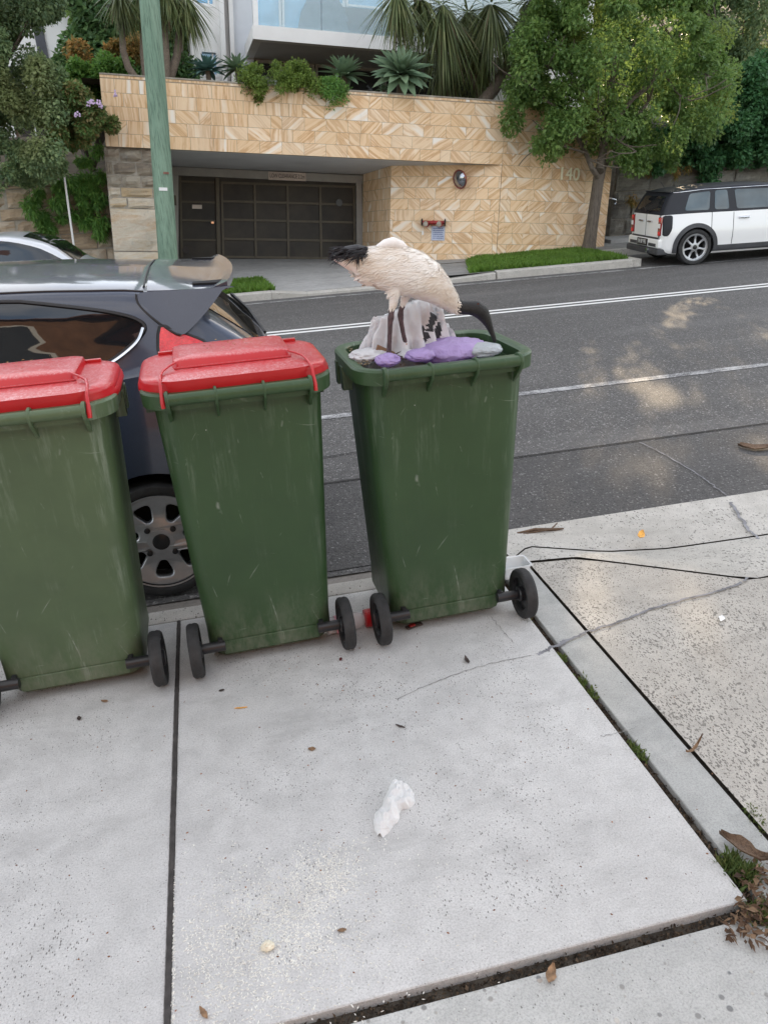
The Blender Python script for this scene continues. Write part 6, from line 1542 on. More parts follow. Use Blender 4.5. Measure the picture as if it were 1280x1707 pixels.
def leaf_mesh(name, Q, mat, parent=None):
    # openings cut in the foliage, in line with the sun, that let the dapples on the street through
    if name in ('crown', 'foliage', 'new_growth') and parent is not None and parent.location.y > 10:
        C_ = Q.mean(1) + np.array(parent.location); keep = np.ones(len(Q), bool)
        for g, rr in GAPS:
            d = C_ - np.array(g); d = d - np.outer(d @ SUNV, SUNV); keep &= (np.linalg.norm(d, axis=1) > rr) | (np.random.default_rng(5).uniform(0, 1, len(Q)) < (.5 if 10 < parent.location.y < 14.5 else 0.0))
        Q = Q[keep]
    V = Q.reshape(-1, 3); return mesh_np(name, V, np.arange(len(V)).reshape(-1, 4), mat, parent)
def clump_leaves(r, C, rad3, n, size, aspect=.38, droop=.25, out=.6):
    """n leaves scattered about clump centres C with radii rad3, twigs outward"""
    k = r.integers(0, len(C), n); d = r.normal(0, 1, (n, 3)); d /= np.linalg.norm(d, axis=1, keepdims=True)
    rr = r.uniform(0, 1, n) ** .5; P = C[k] + d * rad3[k] * rr[:, None]
    D = d * out + r.normal(0, .55, (n, 3)) + np.array([0, 0, -droop]); N_ = r.normal(0, .5, (n, 3)) + np.array([0, 0, 1.0]) + d * .4
    L = size * r.uniform(.6, 1.25, n)
    return leaf_quads(P, D, N_, L, L * aspect * r.uniform(.7, 1.2, n))
def ellip_clumps(r, c, R, n, rc, shell=.55, zmin=-9):
    out = []
    while len(out) < n:
        d = r.normal(0, 1, 3); d /= np.linalg.norm(d); q = r.uniform(shell, 1) ** .7 if r.uniform() < .8 else r.uniform(0, 1)
        p = d * q
        if p[2] < zmin: continue
        out.append(np.array(c) + p * np.array(R))
    return np.array(out), np.array([[rc * r.uniform(.6, 1.35)] * 3 for _ in range(n)]) * np.array([1.15, 1.15, .8])
def bush(name, label, cat, c, R, clumps, leaves, size, mat, seed, aspect=.38, rc=.25, shell=.5, zmin=-.8, group=None, stems=True, extra=None, droop=.25):
    r = np.random.default_rng(seed); c = np.array(c, float); base = c + np.array([0, 0, -R[2] * .95])
    t = thing(name, label, cat, tuple(base), 0, group); C, rd3 = ellip_clumps(r, c - base, R, clumps, rc, shell, zmin)
    leaf_mesh('foliage', clump_leaves(r, C, rd3, leaves, size, aspect, droop), M[mat], t)
    if extra: leaf_mesh('new_growth', clump_leaves(r, C[np.argsort(-C[:, 2])[:max(3, clumps // 4)]] + np.array([0, -.03, .06]), rd3[:max(3, clumps // 4)] * .9, leaves // 5, size, aspect, droop), M[extra], t)
    if stems:
        bm = bmesh.new()
        for k in range(min(9, clumps)):
            e = C[k]; tube(bm, [(r.normal(0, .04), r.normal(0, .04), 0), e * .5 + r.normal(0, .03, 3), e], [.018, .012, .004], 6)
        bm_obj('stems', bm, M['bark'], t, 60)
    return t
def branch(bm, r, p0, d0, L, r0, depth, tips, spread=.55, up=.25):
    n = 7; pts = [np.array(p0)]; d = np.array(d0, float)
    for i in range(n):
        d = _n(d + r.normal(0, .10, 3) + np.array([0, 0, up * .12])); pts.append(pts[-1] + d * L / n)
    tube(bm, pts, [lerp(r0, r0 * .55, i / n) for i in range(n + 1)], 8 if r0 > .03 else 5)
    if depth == 0: tips.append(pts[-1]); return
    for k in range(r.integers(2, 4)):
        q = r.integers(3, n + 1); dd = _n(d + r.normal(0, spread, 3) + np.array([0, 0, up])); branch(bm, r, pts[q], dd, L * r.uniform(.55, .8), r0 * .55, depth - 1, tips, spread, up)
    tips.append(pts[-1])

# ---- street tree on the verge
TY = 13.75
tb = G(979, 419, .015); TY = tb[1]
tree = thing('street_tree', 'bushy green street tree on the grass verge in front of the sandstone wall', 'tree', tuple(tb))
tpx = lambda px, py, dy=0.0: AY(px, py, TY + dy) - tb
r = np.random.default_rng(41); bm = bmesh.new(); tips = []
tube(bm, [tpx(979, 424), tpx(982, 405), tpx(987, 370), tpx(992, 335), tpx(997, 300), tpx(1000, 280)], [.155, .122, .108, .103, .10, .108], 16)
for pts, r0 in (([(999, 285), (1004, 255), (1010, 215), (1018, 160), (1024, 90)], .085), ([(999, 287), (1014, 268), (1026, 245), (1046, 215), (1080, 170)], .055), ([(997, 297), (986, 280), (976, 255), (960, 225), (930, 180)], .055), ([(1003, 250), (990, 215), (970, 170), (955, 120)], .045), ([(1012, 220), (1050, 170), (1100, 120), (1150, 110)], .045)):
    P = [tpx(a, b, r.normal(0, .12)) for a, b in pts]; tube(bm, P, [lerp(r0, r0 * .45, i / (len(P) - 1)) for i in range(len(P))], 9)
    for k in range(4): branch(bm, r, P[r.integers(2, len(P))], _n(r.normal(0, 1, 3) + np.array([0, -.2, .4])), .9, .022, 1, tips)
bm_obj('trunk', bm, M['bark'], tree, 60)
C = []; RC = []
lob = [(1035, 60, 165, 105), (930, 110, 80, 85), (890, 185, 48, 50), (950, 215, 60, 40), (1085, 190, 105, 75), (1165, 160, 75, 80), (1100, 255, 60, 30), (1000, 190, 90, 60), (1190, 185, 45, 40), (905, 60, 60, 60), (1120, 60, 110, 90), (985, -60, 170, 90), (1130, -40, 100, 70), (925, 240, 45, 18), (1035, 262, 40, 16), (870, 140, 22, 25)]
for (px, py, rx, ry) in lob:
    n = max(5, int(rx * ry / 260)); k = 12.9 / F
    for _ in range(n):
        d = r.normal(0, 1, 3); d = d / np.linalg.norm(d) * r.uniform(.35, 1) ** .6
        dep = d[1] * min(1.5, rx * k * 1.1)
        C.append(tpx(px + d[0] * rx * .92, py + d[2] * ry * .92, dep)); RC.append([.21 * r.uniform(.6, 1.4)] * 3)
C = np.array(C); RC = np.array(RC)
leaf_mesh('crown', clump_leaves(r, C, RC, 92000, .070, .36, .45), M['leafTree'], tree)

# ---- agaves along the top of the wall
def agave(px, py, size, off, label, mat, seed, n=44, upright=.35, tilt=(0, 0)):
    c = PL(px, py, BP + off * N1, N1); r = np.random.default_rng(seed)
    t = thing('agave', label, 'agave', tuple(c)); bm = bmesh.new()
    for k in range(n):
        f = k / n; a = k * 2.39996 + r.uniform(-.15, .15); el = lerp(1.35, -.25, f ** .85) + r.uniform(-.1, .1); el = el + upright * (1 - f) * .3
        L = size * lerp(.62, 1.0, min(1, f * 1.8)) * r.uniform(.88, 1.08); w = size * .145 * lerp(.6, 1.1, min(1, f * 1.6))
        d = Vector((math.cos(a) * math.cos(el), math.sin(a) * math.cos(el), math.sin(el))); sd = Vector((-math.sin(a), math.cos(a), 0)); nn = sd.cross(d)
        if nn.z < 0: nn = -nn
        prev = None; N_ = 7
        for i in range(N_ + 1):
            q = i / N_; wd = w * (0.55 + 1.9 * q * (1 - q) ** .8 * 1.35) * (1 - q) ** .45 if i < N_ else .001
            p = d * (L * q) - nn * (L * (.16 * q * q - .06 * q)) + Vector((0, 0, size * .08))
            row = (bm.verts.new(p - sd * wd + nn * wd * .34), bm.verts.new(p), bm.verts.new(p + sd * wd + nn * wd * .34))
            if prev: bm.faces.new((prev[0], prev[1], row[1], row[0])); bm.faces.new((prev[1], prev[2], row[2], row[1]))
            prev = row
    me_ = bm_obj('leaves', bm, M[mat], t, 50)
    if tilt != (0, 0): t.rotation_euler = (tilt[0], tilt[1], 0)
    bm = bmesh.new(); tube(bm, [(0, 0, -size * .5), (0, 0, 0), (0, 0, size * .25)], [size * .10, size * .12, size * .05], 10); bm_obj('stem', bm, M['yuccabark'], t, 60)
    return t
agave(347, 122, .36, -.30, 'small dark blue green agave on the wall top, nearest the utility pole', 'agaveB', 1, 46)
agave(396, 120, .36, -.45, 'small mid green agave under the white fin walls, beside the rounded shrub', 'agave', 2, 36)
agave(573, 132, .48, -.40, 'upright pale agave with curled leaves above the little trailing shrub', 'agave', 3, 46, .9)
agave(668, 129, .57, -.16, 'largest agave, a broad open rosette leaning over the wall edge', 'agave', 4, 60, .2, (.55, 0))
agave(640, 152, .18, -.20, 'tiny agave pup tucked between the two big agaves', 'agave', 5, 22)
def wall_shrub(px, py, rx, ry, off, label, mat, seed, n, size=.05, extra=None):
    c = PL(px, py, BP + off * N1, N1); k = 13.6 / F
    return bush('trailing_shrub', label, 'shrub', c, (rx * k, .30, ry * k), 46, n, size, mat, seed, .22, .10, .55, -1, 'trailing shrubs on the wall top', False, extra, .1)
wall_shrub(450, 138, 50, 28, -.02, 'broad rounded green shrub spilling over the wall, left of the open agaves', 'leafMoss', 51, 9000)
wall_shrub(492, 132, 24, 22, -.10, 'small round shrub joined to the right of the broad shrub', 'leafMoss', 52, 4200)
wall_shrub(553, 152, 23, 20, .03, 'small bright shrub hanging below the upright agave', 'leafBush', 53, 4200)
wall_shrub(525, 146, 20, 9, -.08, 'thin low strip of shrub between the two hanging shrubs', 'leafMoss', 54, 1600)

# ---- yuccas
def yucca_head(r, c, n, L, axis, spread, droop=.55, width=.020):
    Q = []; c = np.array(c); axis = _n(axis)
    for k in range(n):
        d = _n(axis + r.normal(0, spread, 3)); l = L * r.uniform(.7, 1.1); sd = _n(np.cross(d, np.array([0, 0, 1.0])) + r.normal(0, .2, 3)); w = width * r.uniform(.7, 1.2)
        p = c + d * .05; pr = None; N_ = 4
        for i in range(N_ + 1):
            q = i / N_; pt = p + d * l * q + np.array([0, 0, -droop * l * q * q * r.uniform(.8, 1.1)]); ww = w * (1 - q) ** .6 * (0.7 + .6 * q)
            row = (pt - sd * ww, pt + sd * ww)
            if pr: Q.append([pr[0], pr[1], row[1], row[0]])
            pr = row
    return np.array(Q)
def yucca(label, base, stems, heads, seed, hn=150, L=.8):
    r = np.random.default_rng(seed); base = np.array(base); t = thing('yucca', label, 'yucca', tuple(base)); bm = bmesh.new()
    for pts, r0 in stems: tube(bm, [np.array(p) - base for p in pts], [lerp(r0, r0 * .75, i / (len(pts) - 1)) for i in range(len(pts))], 12)
    bm_obj('trunk', bm, M['yuccabark'], t, 60)
    for hc, ax, sp_, n, l, dr in heads: leaf_mesh('leaf_head', yucca_head(r, np.array(hc) - base, n, l, ax, sp_, dr), M['leafYucca'], t)
    D_ = []
    for hc, ax, sp_, n, l, dr in heads: D_.append(yucca_head(r, np.array(hc) - base, max(6, n // 14), l * .9, np.array([0, -.2, -1.0]), .3, .2))
    leaf_mesh('dry_leaves', np.concatenate(D_), M['leafYuccaDead'], t)
    return t
yb = lambda px, py, off: PL(px, py, BP + off * N1, N1)
yucca('big leaning yucca with hanging sword leaves at the right end of the wall', yb(803, 168, -.5),
    [([yb(803, 172, -.5), yb(822, 150, -.55), yb(846, 110, -.6), yb(868, 70, -.65), yb(880, 20, -.7)], .115), ([yb(810, 170, -.8), yb(770, 100, -.8), yb(745, 20, -.75)], .09), ([yb(750, 168, -.9), yb(735, 90, -.85), yb(690, -10, -.8)], .08), ([yb(850, 105, -.6), yb(830, 60, -.6), yb(820, 10, -.6)], .07)],
    [(yb(662, -14, -.45), (0, -.35, -.95), .42, 150, .92, .25), (yb(737, 8, -.40), (0, -.45, -.9), .52, 190, 1.15, .32), (yb(818, 6, -.45), (-.1, -.4, -.9), .55, 190, 1.1, .32),
     (yb(868, 45, -.55), (-.2, -.5, -.5), .6, 220, .8, .4), (yb(700, 0, -.7), (0, -.3, -.5), .7, 160, .85, .4), (yb(780, 20, -.9), (0, -.2, -.6), .8, 200, .9, .4), (yb(885, 0, -.6), (0, -.4, -.1), .9, 160, .8, .4), (yb(800, 90, -.95), (0, -.3, -.6), .7, 140, .75, .45), (yb(740, 100, -1.0), (0, -.3, -.6), .7, 140, .7, .45)], 61)
yucca('tall bare stemmed yucca clump behind the utility pole', yb(225, 130, -.6),
    [([yb(226, 130, -.5), yb(214, 112, -.5), yb(206, 85, -.5), yb(203, 45, -.5), yb(200, 5, -.5)], .060), ([yb(243, 128, -.6), yb(239, 90, -.6), yb(238, 20, -.6)], .055), ([yb(277, 130, -.5), yb(276, 80, -.5), yb(272, 20, -.5)], .075), ([yb(283, 132, -.6), yb(295, 95, -.6), yb(303, 30, -.6)], .075)],
    [(yb(200, -12, -.5), (0, -.3, -.6), .55, 130, .52, .35), (yb(240, -25, -.6), (0, -.2, -.4), .7, 130, .6, .35), (yb(276, -22, -.5), (0, -.3, -.4), .7, 140, .6, .35), (yb(308, -6, -.55), (.15, -.3, -.7), .5, 150, .62, .35)], 62)

# ---- left side: big tree, hedge, vine and ivy
def PXW(p): c = CAMR.T @ (np.array(p, float) - O); return (CX + F * c[0] / c[2], CY - F * c[1] / c[2])
k13 = 14.0 / F
def mass(name, label, cat, lobs, Y, mat, seed, n, size, aspect=.38, rc=.22, base=None, dep=.9, trunk=None, extra=None, droop=.35, group=None, stems=True, den=1.0):
    r = np.random.default_rng(seed); k = Y * 1.02 / F; C = []; RC = []
    ctr = np.array(AY(lobs[0][0], lobs[0][1], Y)); b = np.array(base) if base is not None else ctr - np.array([0, 0, 1.5])
    for (px, py, rx, ry, *yy) in lobs:
        Y_ = Y + (yy[0] if yy else 0)
        for _ in range(max(4, int(rx * ry * (Y / 14) ** 2 * den / (5200 * rc ** 1.3 * 1.2)))):
            d = r.normal(0, 1, 3); d = d / np.linalg.norm(d) * r.uniform(.25, 1) ** .6
            C.append(AY(px + d[0] * rx, py + d[2] * ry, Y_ + d[1] * dep) - b); RC.append([rc * r.uniform(.6, 1.4)] * 3)
    C = np.array(C); RC = np.array(RC); t = thing(name, label, cat, tuple(b), 0, group)
    leaf_mesh('crown', clump_leaves(r, C, RC, n, size, aspect, droop), M[mat], t)
    if extra:
        s_ = r.choice(len(C), max(4, len(C) // 6)); leaf_mesh('new_growth', clump_leaves(r, C[s_] + np.array([0, -.06, .08]), RC[s_] * .8, n // 8, size, aspect, droop), M[extra], t)
    bm = bmesh.new()
    if trunk:
        for pts, r0 in trunk: tube(bm, [np.array(p) - b for p in pts], [lerp(r0, r0 * .5, i / (len(pts) - 1)) for i in range(len(pts))], 10)
    for q in range(7 if stems else 0):
        e = C[r.integers(0, len(C))]; tube(bm, [(0, 0, .1), e * .5 + r.normal(0, .1, 3), e], [.05, .03, .008], 6)
    if stems or trunk: bm_obj('trunk', bm, M['bark'], t, 60)
    else: bm.free()
    return t
mass('leafy_tree', 'large drooping dark green tree at the left edge above the old stone wall', 'tree', [(14, 60, 44, 90), (-40, 150, 80, 140), (25, 210, 75, 90), (60, 260, 50, 60), (10, 300, 60, 36), (95, 225, 34, 60), (-60, 30, 90, 90), (38, 150, 44, 60), (5, -60, 70, 70), (90, 160, 24, 40), (70, 4, 16, 14)], 13.9, 'leafBig', 71, 92000, .060, .36, .20, base=(-3.6, 14.9, 1.75), trunk=[([(-3.6, 14.9, 1.6), (-3.4, 14.6, 3.0), (-3.0, 14.2, 4.6)], .14)], dep=.7, den=1.5)
mass('vine', 'flowering vine hanging over the left corner of the sandstone fascia', 'vine', [(170, 180, 38, 34), (130, 195, 40, 40), (150, 215, 45, 20), (105, 215, 30, 40), (120, 165, 25, 25)], 13.75, 'leafVine', 72, 24000, .07, .30, .14, dep=.35, stems=False, den=1.6)
P = np.array([AY(a, b, 13.4) for a, b in ((152, 168), (165, 172), (168, 176), (150, 172), (193, 160), (128, 190))]); o_ = bpy.data.objects['vine']
r = random.Random(4)
for p in P:
    bm = bmesh.new()
    for k in range(9): box(bm, *(sum([[c + d - .012, c + d + .012] for c, d in zip(p - np.array(o_.location), (r.gauss(0, .02), r.gauss(0, .01), r.gauss(0, .02)))], [])), .006)
    bm_obj('flower', bm, M['flower'], o_)
mass('climbing_creeper', 'strappy green creeper and ferns growing down the old stone wall', 'creeper', [(90, 330, 30, 40), (130, 320, 40, 50), (75, 380, 14, 25), (160, 300, 20, 60), (110, 290, 60, 40), (168, 385, 10, 22), (60, 345, 30, 22), (145, 365, 30, 16)], 14.55, 'leafBush', 73, 11000, .095, .13, .10, dep=.12, droop=.8, stems=False, den=1.3)
mass('hedge_shrub', 'bright green bushy shrub behind the left end of the sandstone fascia', 'shrub', [(125, 130, 35, 30), (160, 110, 45, 22), (205, 108, 30, 20), (110, 165, 28, 24), (145, 150, 30, 22)], 15.3, 'leafBush', 74, 22000, .075, .33, .16, dep=.5, den=2)
mass('rust_tipped_shrub', 'shrub with rusty orange new growth below the dark round tree', 'shrub', [(140, 86, 20, 13), (200, 80, 36, 12), (225, 85, 14, 16)], 15.9, 'leafRust', 75, 4500, .07, .30, .13, dep=.35)
mass('round_tree', 'dense dark green round tree beside the gabled house', 'tree', [(160, 55, 40, 34), (185, 50, 40, 40), (140, 95, 18, 20), (215, 70, 30, 50), (170, -10, 60, 40)], 18.5, 'leafDark', 76, 20000, .13, .4, .30, dep=1.0)
mass('backlit_tree', 'pale green backlit tree at the top left behind the yucca stems', 'tree', [(150, 5, 40, 22), (190, -10, 60, 40), (215, 20, 45, 35), (235, 90, 30, 45), (260, 60, 40, 70), (300, 80, 22, 60)], 20.0, 'leafTree', 77, 22000, .13, .36, .32, dep=1.2)
mass('dark_hedge', 'dark hedge filling the gap beside the white apartment wall', 'hedge', [(300, 110, 22, 40), (260, 110, 40, 30), (220, 118, 30, 18), (285, 40, 30, 50)], 17.0, 'leafDark', 78, 14000, .09, .36, .22, dep=.5)

# ---- right side: ivy wall, dark trees behind
mass('ivy_wall_cover', 'dark green ivy hanging over the grey stone wall behind the white wagon', 'ivy', [(1180, 225, 70, 60), (1250, 210, 70, 70), (1120, 250, 40, 30), (1270, 260, 40, 30), (1185, 280, 16, 20), (1090, 270, 20, 12), (1265, 150, 50, 50), (1340, 200, 60, 90)], 15.5, 'leafIvy', 81, 60000, .085, .42, .20, dep=.55, stems=False, den=4.0)
mass('tall_dark_tree', 'tall fine leaved tree rising at the top right corner', 'tree', [(1230, 60, 60, 70), (1280, 20, 60, 80), (1190, 110, 40, 60), (1260, 110, 60, 60), (1340, 80, 60, 120), (1220, -60, 90, 80), (1250, -160, 130, 90), (1380, -60, 90, 140), (1450, -180, 120, 120), *[(*PXW(p), 95, 80) for p in ((10.2, 18.5, 6.6), (11.6, 18.5, 6.6), (13.0, 18.5, 6.4), (10.6, 18.5, 8.4), (12.2, 18.5, 8.4))]], 18.5, 'leafBig', 82, 70000, .12, .26, .30, dep=1.0, den=2.2)  # lobes placed through PXW are out of view, added to block the sun
mass('background_tree', 'dark green tree mass between the street tree and the apartment building', 'tree', [(920, 60, 60, 90), (1000, 120, 90, 110), (1080, 60, 120, 110), (1100, 200, 90, 60), (900, 150, 40, 60), (1060, -60, 160, 90)], 20.5, 'leafDark', 83, 36000, .17, .42, .42, dep=1.4, den=2.0)
mass('passage_fern', 'dead brown creeper roots hanging over the edge of the dark passage', 'creeper', [(1085, 285, 16, 14), (1055, 350, 6, 40), (1130, 285, 20, 10)], 15.35, 'leafRust', 84, 900, .09, .10, .08, dep=.1, droop=1.0, stems=False)

# ---------------------------------------------------------------- litter on the ground
def crumb(name, label, cat, px, py, size, mat, seed, z=0.0, asp=.5, lift=.35, rot=None):
    p = G(px, py, z); r = random.Random(seed); bm = bmesh.new(); n = 9
    a0 = r.uniform(0, 6.28) if rot is None else rot
    rows = []
    for i in range(n):
        q = i / (n - 1); w = size * asp * math.sin(math.pi * min(.97, q * .9 + .05)) * r.uniform(.75, 1.1); x = size * (q - .5) * 2
        rows.append([bm.verts.new((x, -w, .0025 + lift * size * (q - .5) ** 2 * 2 + r.uniform(0, .15) * w)), bm.verts.new((x, 0, .0012 + lift * size * (q - .5) ** 2 * 1.5)), bm.verts.new((x, w, .0025 + lift * size * (q - .5) ** 2 * 2 + r.uniform(0, .6) * w))])
    for a, b in zip(rows[:-1], rows[1:]):
        for k in range(2): bm.faces.new((a[k], a[k + 1], b[k + 1], b[k]))
    bmesh.ops.rotate(bm, verts=bm.verts[:], matrix=Matrix.Rotation(a0, 3, 'Z'))
    g = bmesh.ops.extrude_face_region(bm, geom=bm.faces[:]); 
    for v in [v for v in g['geom'] if isinstance(v, bmesh.types.BMVert)]: v.co.z += .0012
    o = bm_obj(name, bm, mat, None, 60, loc=tuple(p)); tag(o, label, cat); return o
M['dryleaf'] = plain('dry_leaf', (.24, .145, .08), .8, var=.3, scale=60); M['orange'] = plain('orange_leaf', (.72, .36, .06), .6, var=.2, scale=60)
M['barkchip'] = bark_mat('bark_strip', (.11, .07, .045), (.24, .155, .10), 30, 1.0, .8); M['tissue'] = film('tissue_paper', (.90, .90, .90), .9, .12)
M['darkscrap'] = plain('dark_scrap', (.05, .035, .03), .7, var=.3, scale=60); M['paper'] = plain('paper_scrap', (.78, .80, .80), .8, var=.05); M['beet'] = plain('dark_red_food', (.12, .012, .016), .4, var=.3)
# crumpled tissue
tpx_ = [(655, 1310, 14, 20), (670, 1328, 14, 13), (645, 1350, 17, 20), (635, 1378, 10, 17)]
tc_ = G(652, 1350); ts = thing('tissue', 'crumpled white tissue lying alone on the concrete', 'tissue', tuple(tc_))
bm = bmesh.new(); r = random.Random(3)
V = []; Q = []; nu, nv = 90, 60
axis_px = [(662, 1308), (664, 1322), (660, 1338), (652, 1350), (645, 1362), (638, 1378), (634, 1396)]; wid = [9, 15, 18, 14, 18, 14, 4]
for j in range(nv + 1):
    q = j / nv * (len(axis_px) - 1); i0 = min(len(axis_px) - 2, int(q)); f = q - i0; cx_, cy_ = lerp(axis_px[i0][0], axis_px[i0 + 1][0], f), lerp(axis_px[i0][1], axis_px[i0 + 1][1], f); w = lerp(wid[i0], wid[i0 + 1], f)
    for i in range(nu + 1):
        s_ = i / nu * 2 - 1; g = G(cx_ + s_ * w * 1.15 + 10 * max(0, s_) * (1 if j < nv * .45 else 0), cy_ + s_ * w * .25) - tc_
        h = .030 * (1 - abs(s_) ** 2.5) * math.sin(math.pi * min(.98, j / nv * .92 + .06)) ** .6; n1 = mnoise.ridged_multi_fractal(Vector((g[0] * 28 + 3, g[1] * 20, 1.7)), .9, 2.1, 4, 1, 2) - .9
        n2 = mnoise.noise(Vector((g[0] * 90, g[1] * 60, 0)))
        V.append((g[0] + .004 * n2, g[1] + .004 * n1, max(.001, h + .012 * n1 * (1 - s_ * s_) + .003 * n2)))
for j in range(nv):
    for i in range(nu): Q.append((j * (nu + 1) + i, j * (nu + 1) + i + 1, (j + 1) * (nu + 1) + i + 1, (j + 1) * (nu + 1) + i))
mesh_np('paper', V, Q, M['tissue'], ts, smooth=True)
# spilt rice
r = np.random.default_rng(15); px = []
for cx_, cy_, sx_, sy_, n in ((545, 1455, 30, 22, 330), (480, 1500, 45, 28, 380), (465, 1570, 70, 30, 480), (420, 1640, 60, 35, 260), (340, 1620, 35, 50, 120), (380, 1520, 60, 60, 150), (470, 1560, 140, 90, 240), (590, 1410, 40, 20, 40)):
    for _ in range(int(n * 1.7)):
        a, b = r.normal(cx_, sx_), r.normal(cy_, sy_)
        if a > 302 and b > 1395: px.append((a, b))
for _ in range(150): px.append((r.normal(289.5, 1.6), r.uniform(1450, 1704)))
P = np.array([G(a, b) for a, b in px]); n = len(P); an = r.uniform(0, 6.28, n); L = r.uniform(.0028, .0052, n); W_ = r.uniform(.0011, .0017, n)
e1 = np.stack([np.cos(an) * L, np.sin(an) * L, 0 * L], 1); e2 = np.stack([-np.sin(an) * W_, np.cos(an) * W_, 0 * L], 1); up = np.array([0, 0, .0017])
V = np.stack([P - e1 + up * .4, P - e2 + up * .3, P + e1 + up * .4, P + e2 + up * .3, P + up * 1.3], 1).reshape(-1, 3); k = np.arange(n)[:, None] * 5
Fq = np.concatenate([k + np.array([0, 1, 4]), k + np.array([1, 2, 4]), k + np.array([2, 3, 4]), k + np.array([3, 0, 4])], 1).reshape(-1, 3)
o = mesh_np('spilt_rice', V, Fq, plain('cooked_rice', (.80, .79, .74), .6, var=.05)); tag(o, kind='stuff', label='white rice grains scattered over the concrete')
o = crumple('bread_lump', tuple(G(446, 1577, .008)), .013, .011, .009, plain('pale_bread', (.78, .72, .58), .8, var=.1, scale=40), 'pale lump of bread among the spilt rice', 'bread', 22, .7, 16, 40)
for i, a in enumerate([(1068, 894, .045, 'orange', 'bright orange leaf lying in the gutter by the driveway', 'leaf', -.05, .45, .6), (1155, 1250, .05, 'dryleaf', 'thin curled tan leaf across the driveway joint', 'leaf', 0, .12, 1.2), (918, 1627, .024, 'dryleaf', 'small dry brown leaf beside the wide dark joint', 'leaf', 0, .5, .9), (402, 1181, .022, 'orange', 'short yellow noodle scrap on the middle slab', 'food scrap', 0, .16, .1),
        (520, 1250, .012, 'dryleaf', 'brown crumb in the middle of the slab, left of the tissue', 'crumb', 0, .7, .4), (667, 1212, .018, 'darkscrap', 'small dark twig scrap above the tissue', 'twig', 0, .25, .3), (568, 1100, .010, 'beet', 'dark red food drop below the middle bin wheel', 'food scrap', 0, .6, .2), (778, 1102, .024, 'darkscrap', 'dark shred of litter right of the open bin base', 'litter', 0, .35, .6),
        (1202, 1032, .022, 'paper', 'tiny white paper scrap on the driveway', 'paper scrap', 0, .5, .1), (133, 1199, .012, 'darkscrap', 'black crumb near the leftmost bin', 'crumb', 0, .6, .5), (175, 1170, .013, 'dryleaf', 'olive leaf scrap below the leftmost bin base', 'leaf', 0, .5, .4), (340, 1690, .018, 'dryleaf', 'brown chip near the bottom of the sealed joint', 'leaf', 0, .35, .3), (570, 1552, .011, 'dryleaf', 'greyish crumbly scrap right of the rice', 'crumb', 0, .5, .2), (370, 1152, .010, 'darkscrap', 'black seed in front of the middle bin', 'crumb', 0, .5, .3)]):
    crumb('litter_scrap', a[4], a[5], a[0], a[1], a[2], M[a[3]], 100 + i, a[6], a[7], a[8])
# small food crumbs nobody would count
r = np.random.default_rng(19); px = [(r.normal(640, 90), r.normal(1130, 40)) for _ in range(70)] + [(r.uniform(20, 1200), r.uniform(1150, 1690)) for _ in range(150)]
P = np.array([G(a, b) for a, b in px if b < 1500 + (1250 - a) * .2]); n = len(P); s_ = r.uniform(.0012, .0045, n); an = r.uniform(0, 6.28, n)
e1 = np.stack([np.cos(an) * s_, np.sin(an) * s_, 0 * s_], 1); e2 = np.stack([-np.sin(an) * s_ * .6, np.cos(an) * s_ * .6, 0 * s_], 1); up = np.array([0, 0, 1.0]) * s_[:, None]
V = np.stack([P - e1, P - e2, P + e1, P + e2, P + up * .8], 1).reshape(-1, 3); k = np.arange(n)[:, None] * 5
o = mesh_np('food_crumbs', V, np.concatenate([k + np.array([0, 1, 4]), k + np.array([1, 2, 4]), k + np.array([2, 3, 4]), k + np.array([3, 0, 4])], 1).reshape(-1, 3), plain('brown_crumb', (.22, .11, .06), .8, var=.5, scale=9)); tag(o, kind='stuff', label='tiny brown food crumbs on the slabs')
# bark strips at the lower right, stick and bark on the road
def strip_bark(label, pts, z, w, seed):
    P = [np.array(G(a, b, z)) for a, b in pts]; b = P[0]; r = random.Random(seed); bm = bmesh.new(); prev = None
    for i, p in enumerate(P):
        d = P[min(i + 1, len(P) - 1)] - P[max(i - 1, 0)]; sd = _n(np.array([-d[1], d[0], 0])); ww = w * math.sin(math.pi * min(.96, (i + .6) / (len(P) + .2))) * r.uniform(.8, 1.2)
        row = [bm.verts.new(Vector(p - b + sd * ww * q + np.array([0, 0, .004 + .012 * q * q + r.uniform(0, .005)]))) for q in (-1, -.35, .3, 1)]
        if prev:
            for k in range(3): bm.faces.new((prev[k], prev[k + 1], row[k + 1], row[k]))
        prev = row
    g = bmesh.ops.extrude_face_region(bm, geom=bm.faces[:])
    for v in [v for v in g['geom'] if isinstance(v, bmesh.types.BMVert)]: v.co.z += .005
    tag(bm_obj('bark_strip', bm, M['barkchip'], None, 50, loc=tuple(b)), label, 'bark')
strip_bark('split dark bark strip on the narrow edging slab at the lower right', [(1198, 1394), (1212, 1404), (1226, 1410), (1240, 1420), (1252, 1430), (1266, 1436), (1282, 1436)], 0, .020, 1)
strip_bark('thin brown bark strip lying on the road at the right edge', [(1230, 744), (1242, 747), (1256, 750), (1270, 749), (1286, 746)], RZ + .006, .035, 2)
p0, p1 = G(862, 889, RZ + .02), G(939, 881, RZ + .02)
bm = bmesh.new(); tube(bm, [(0, 0, 0), (p1 - p0) * .4 + np.array([0, .01, .006]), (p1 - p0) * .8, (p1 - p0)], [.006, .009, .008, .004], 7); tube(bm, [(p1 - p0) * .72, (p1 - p0) * .95 + np.array([0, .05, .01])], [.005, .003], 5); tube(bm, [(p1 - p0) * .1 + np.array([0, -.015, .0]), (p1 - p0) * .75 + np.array([0, -.012, .01])], [.004, .005], 5)
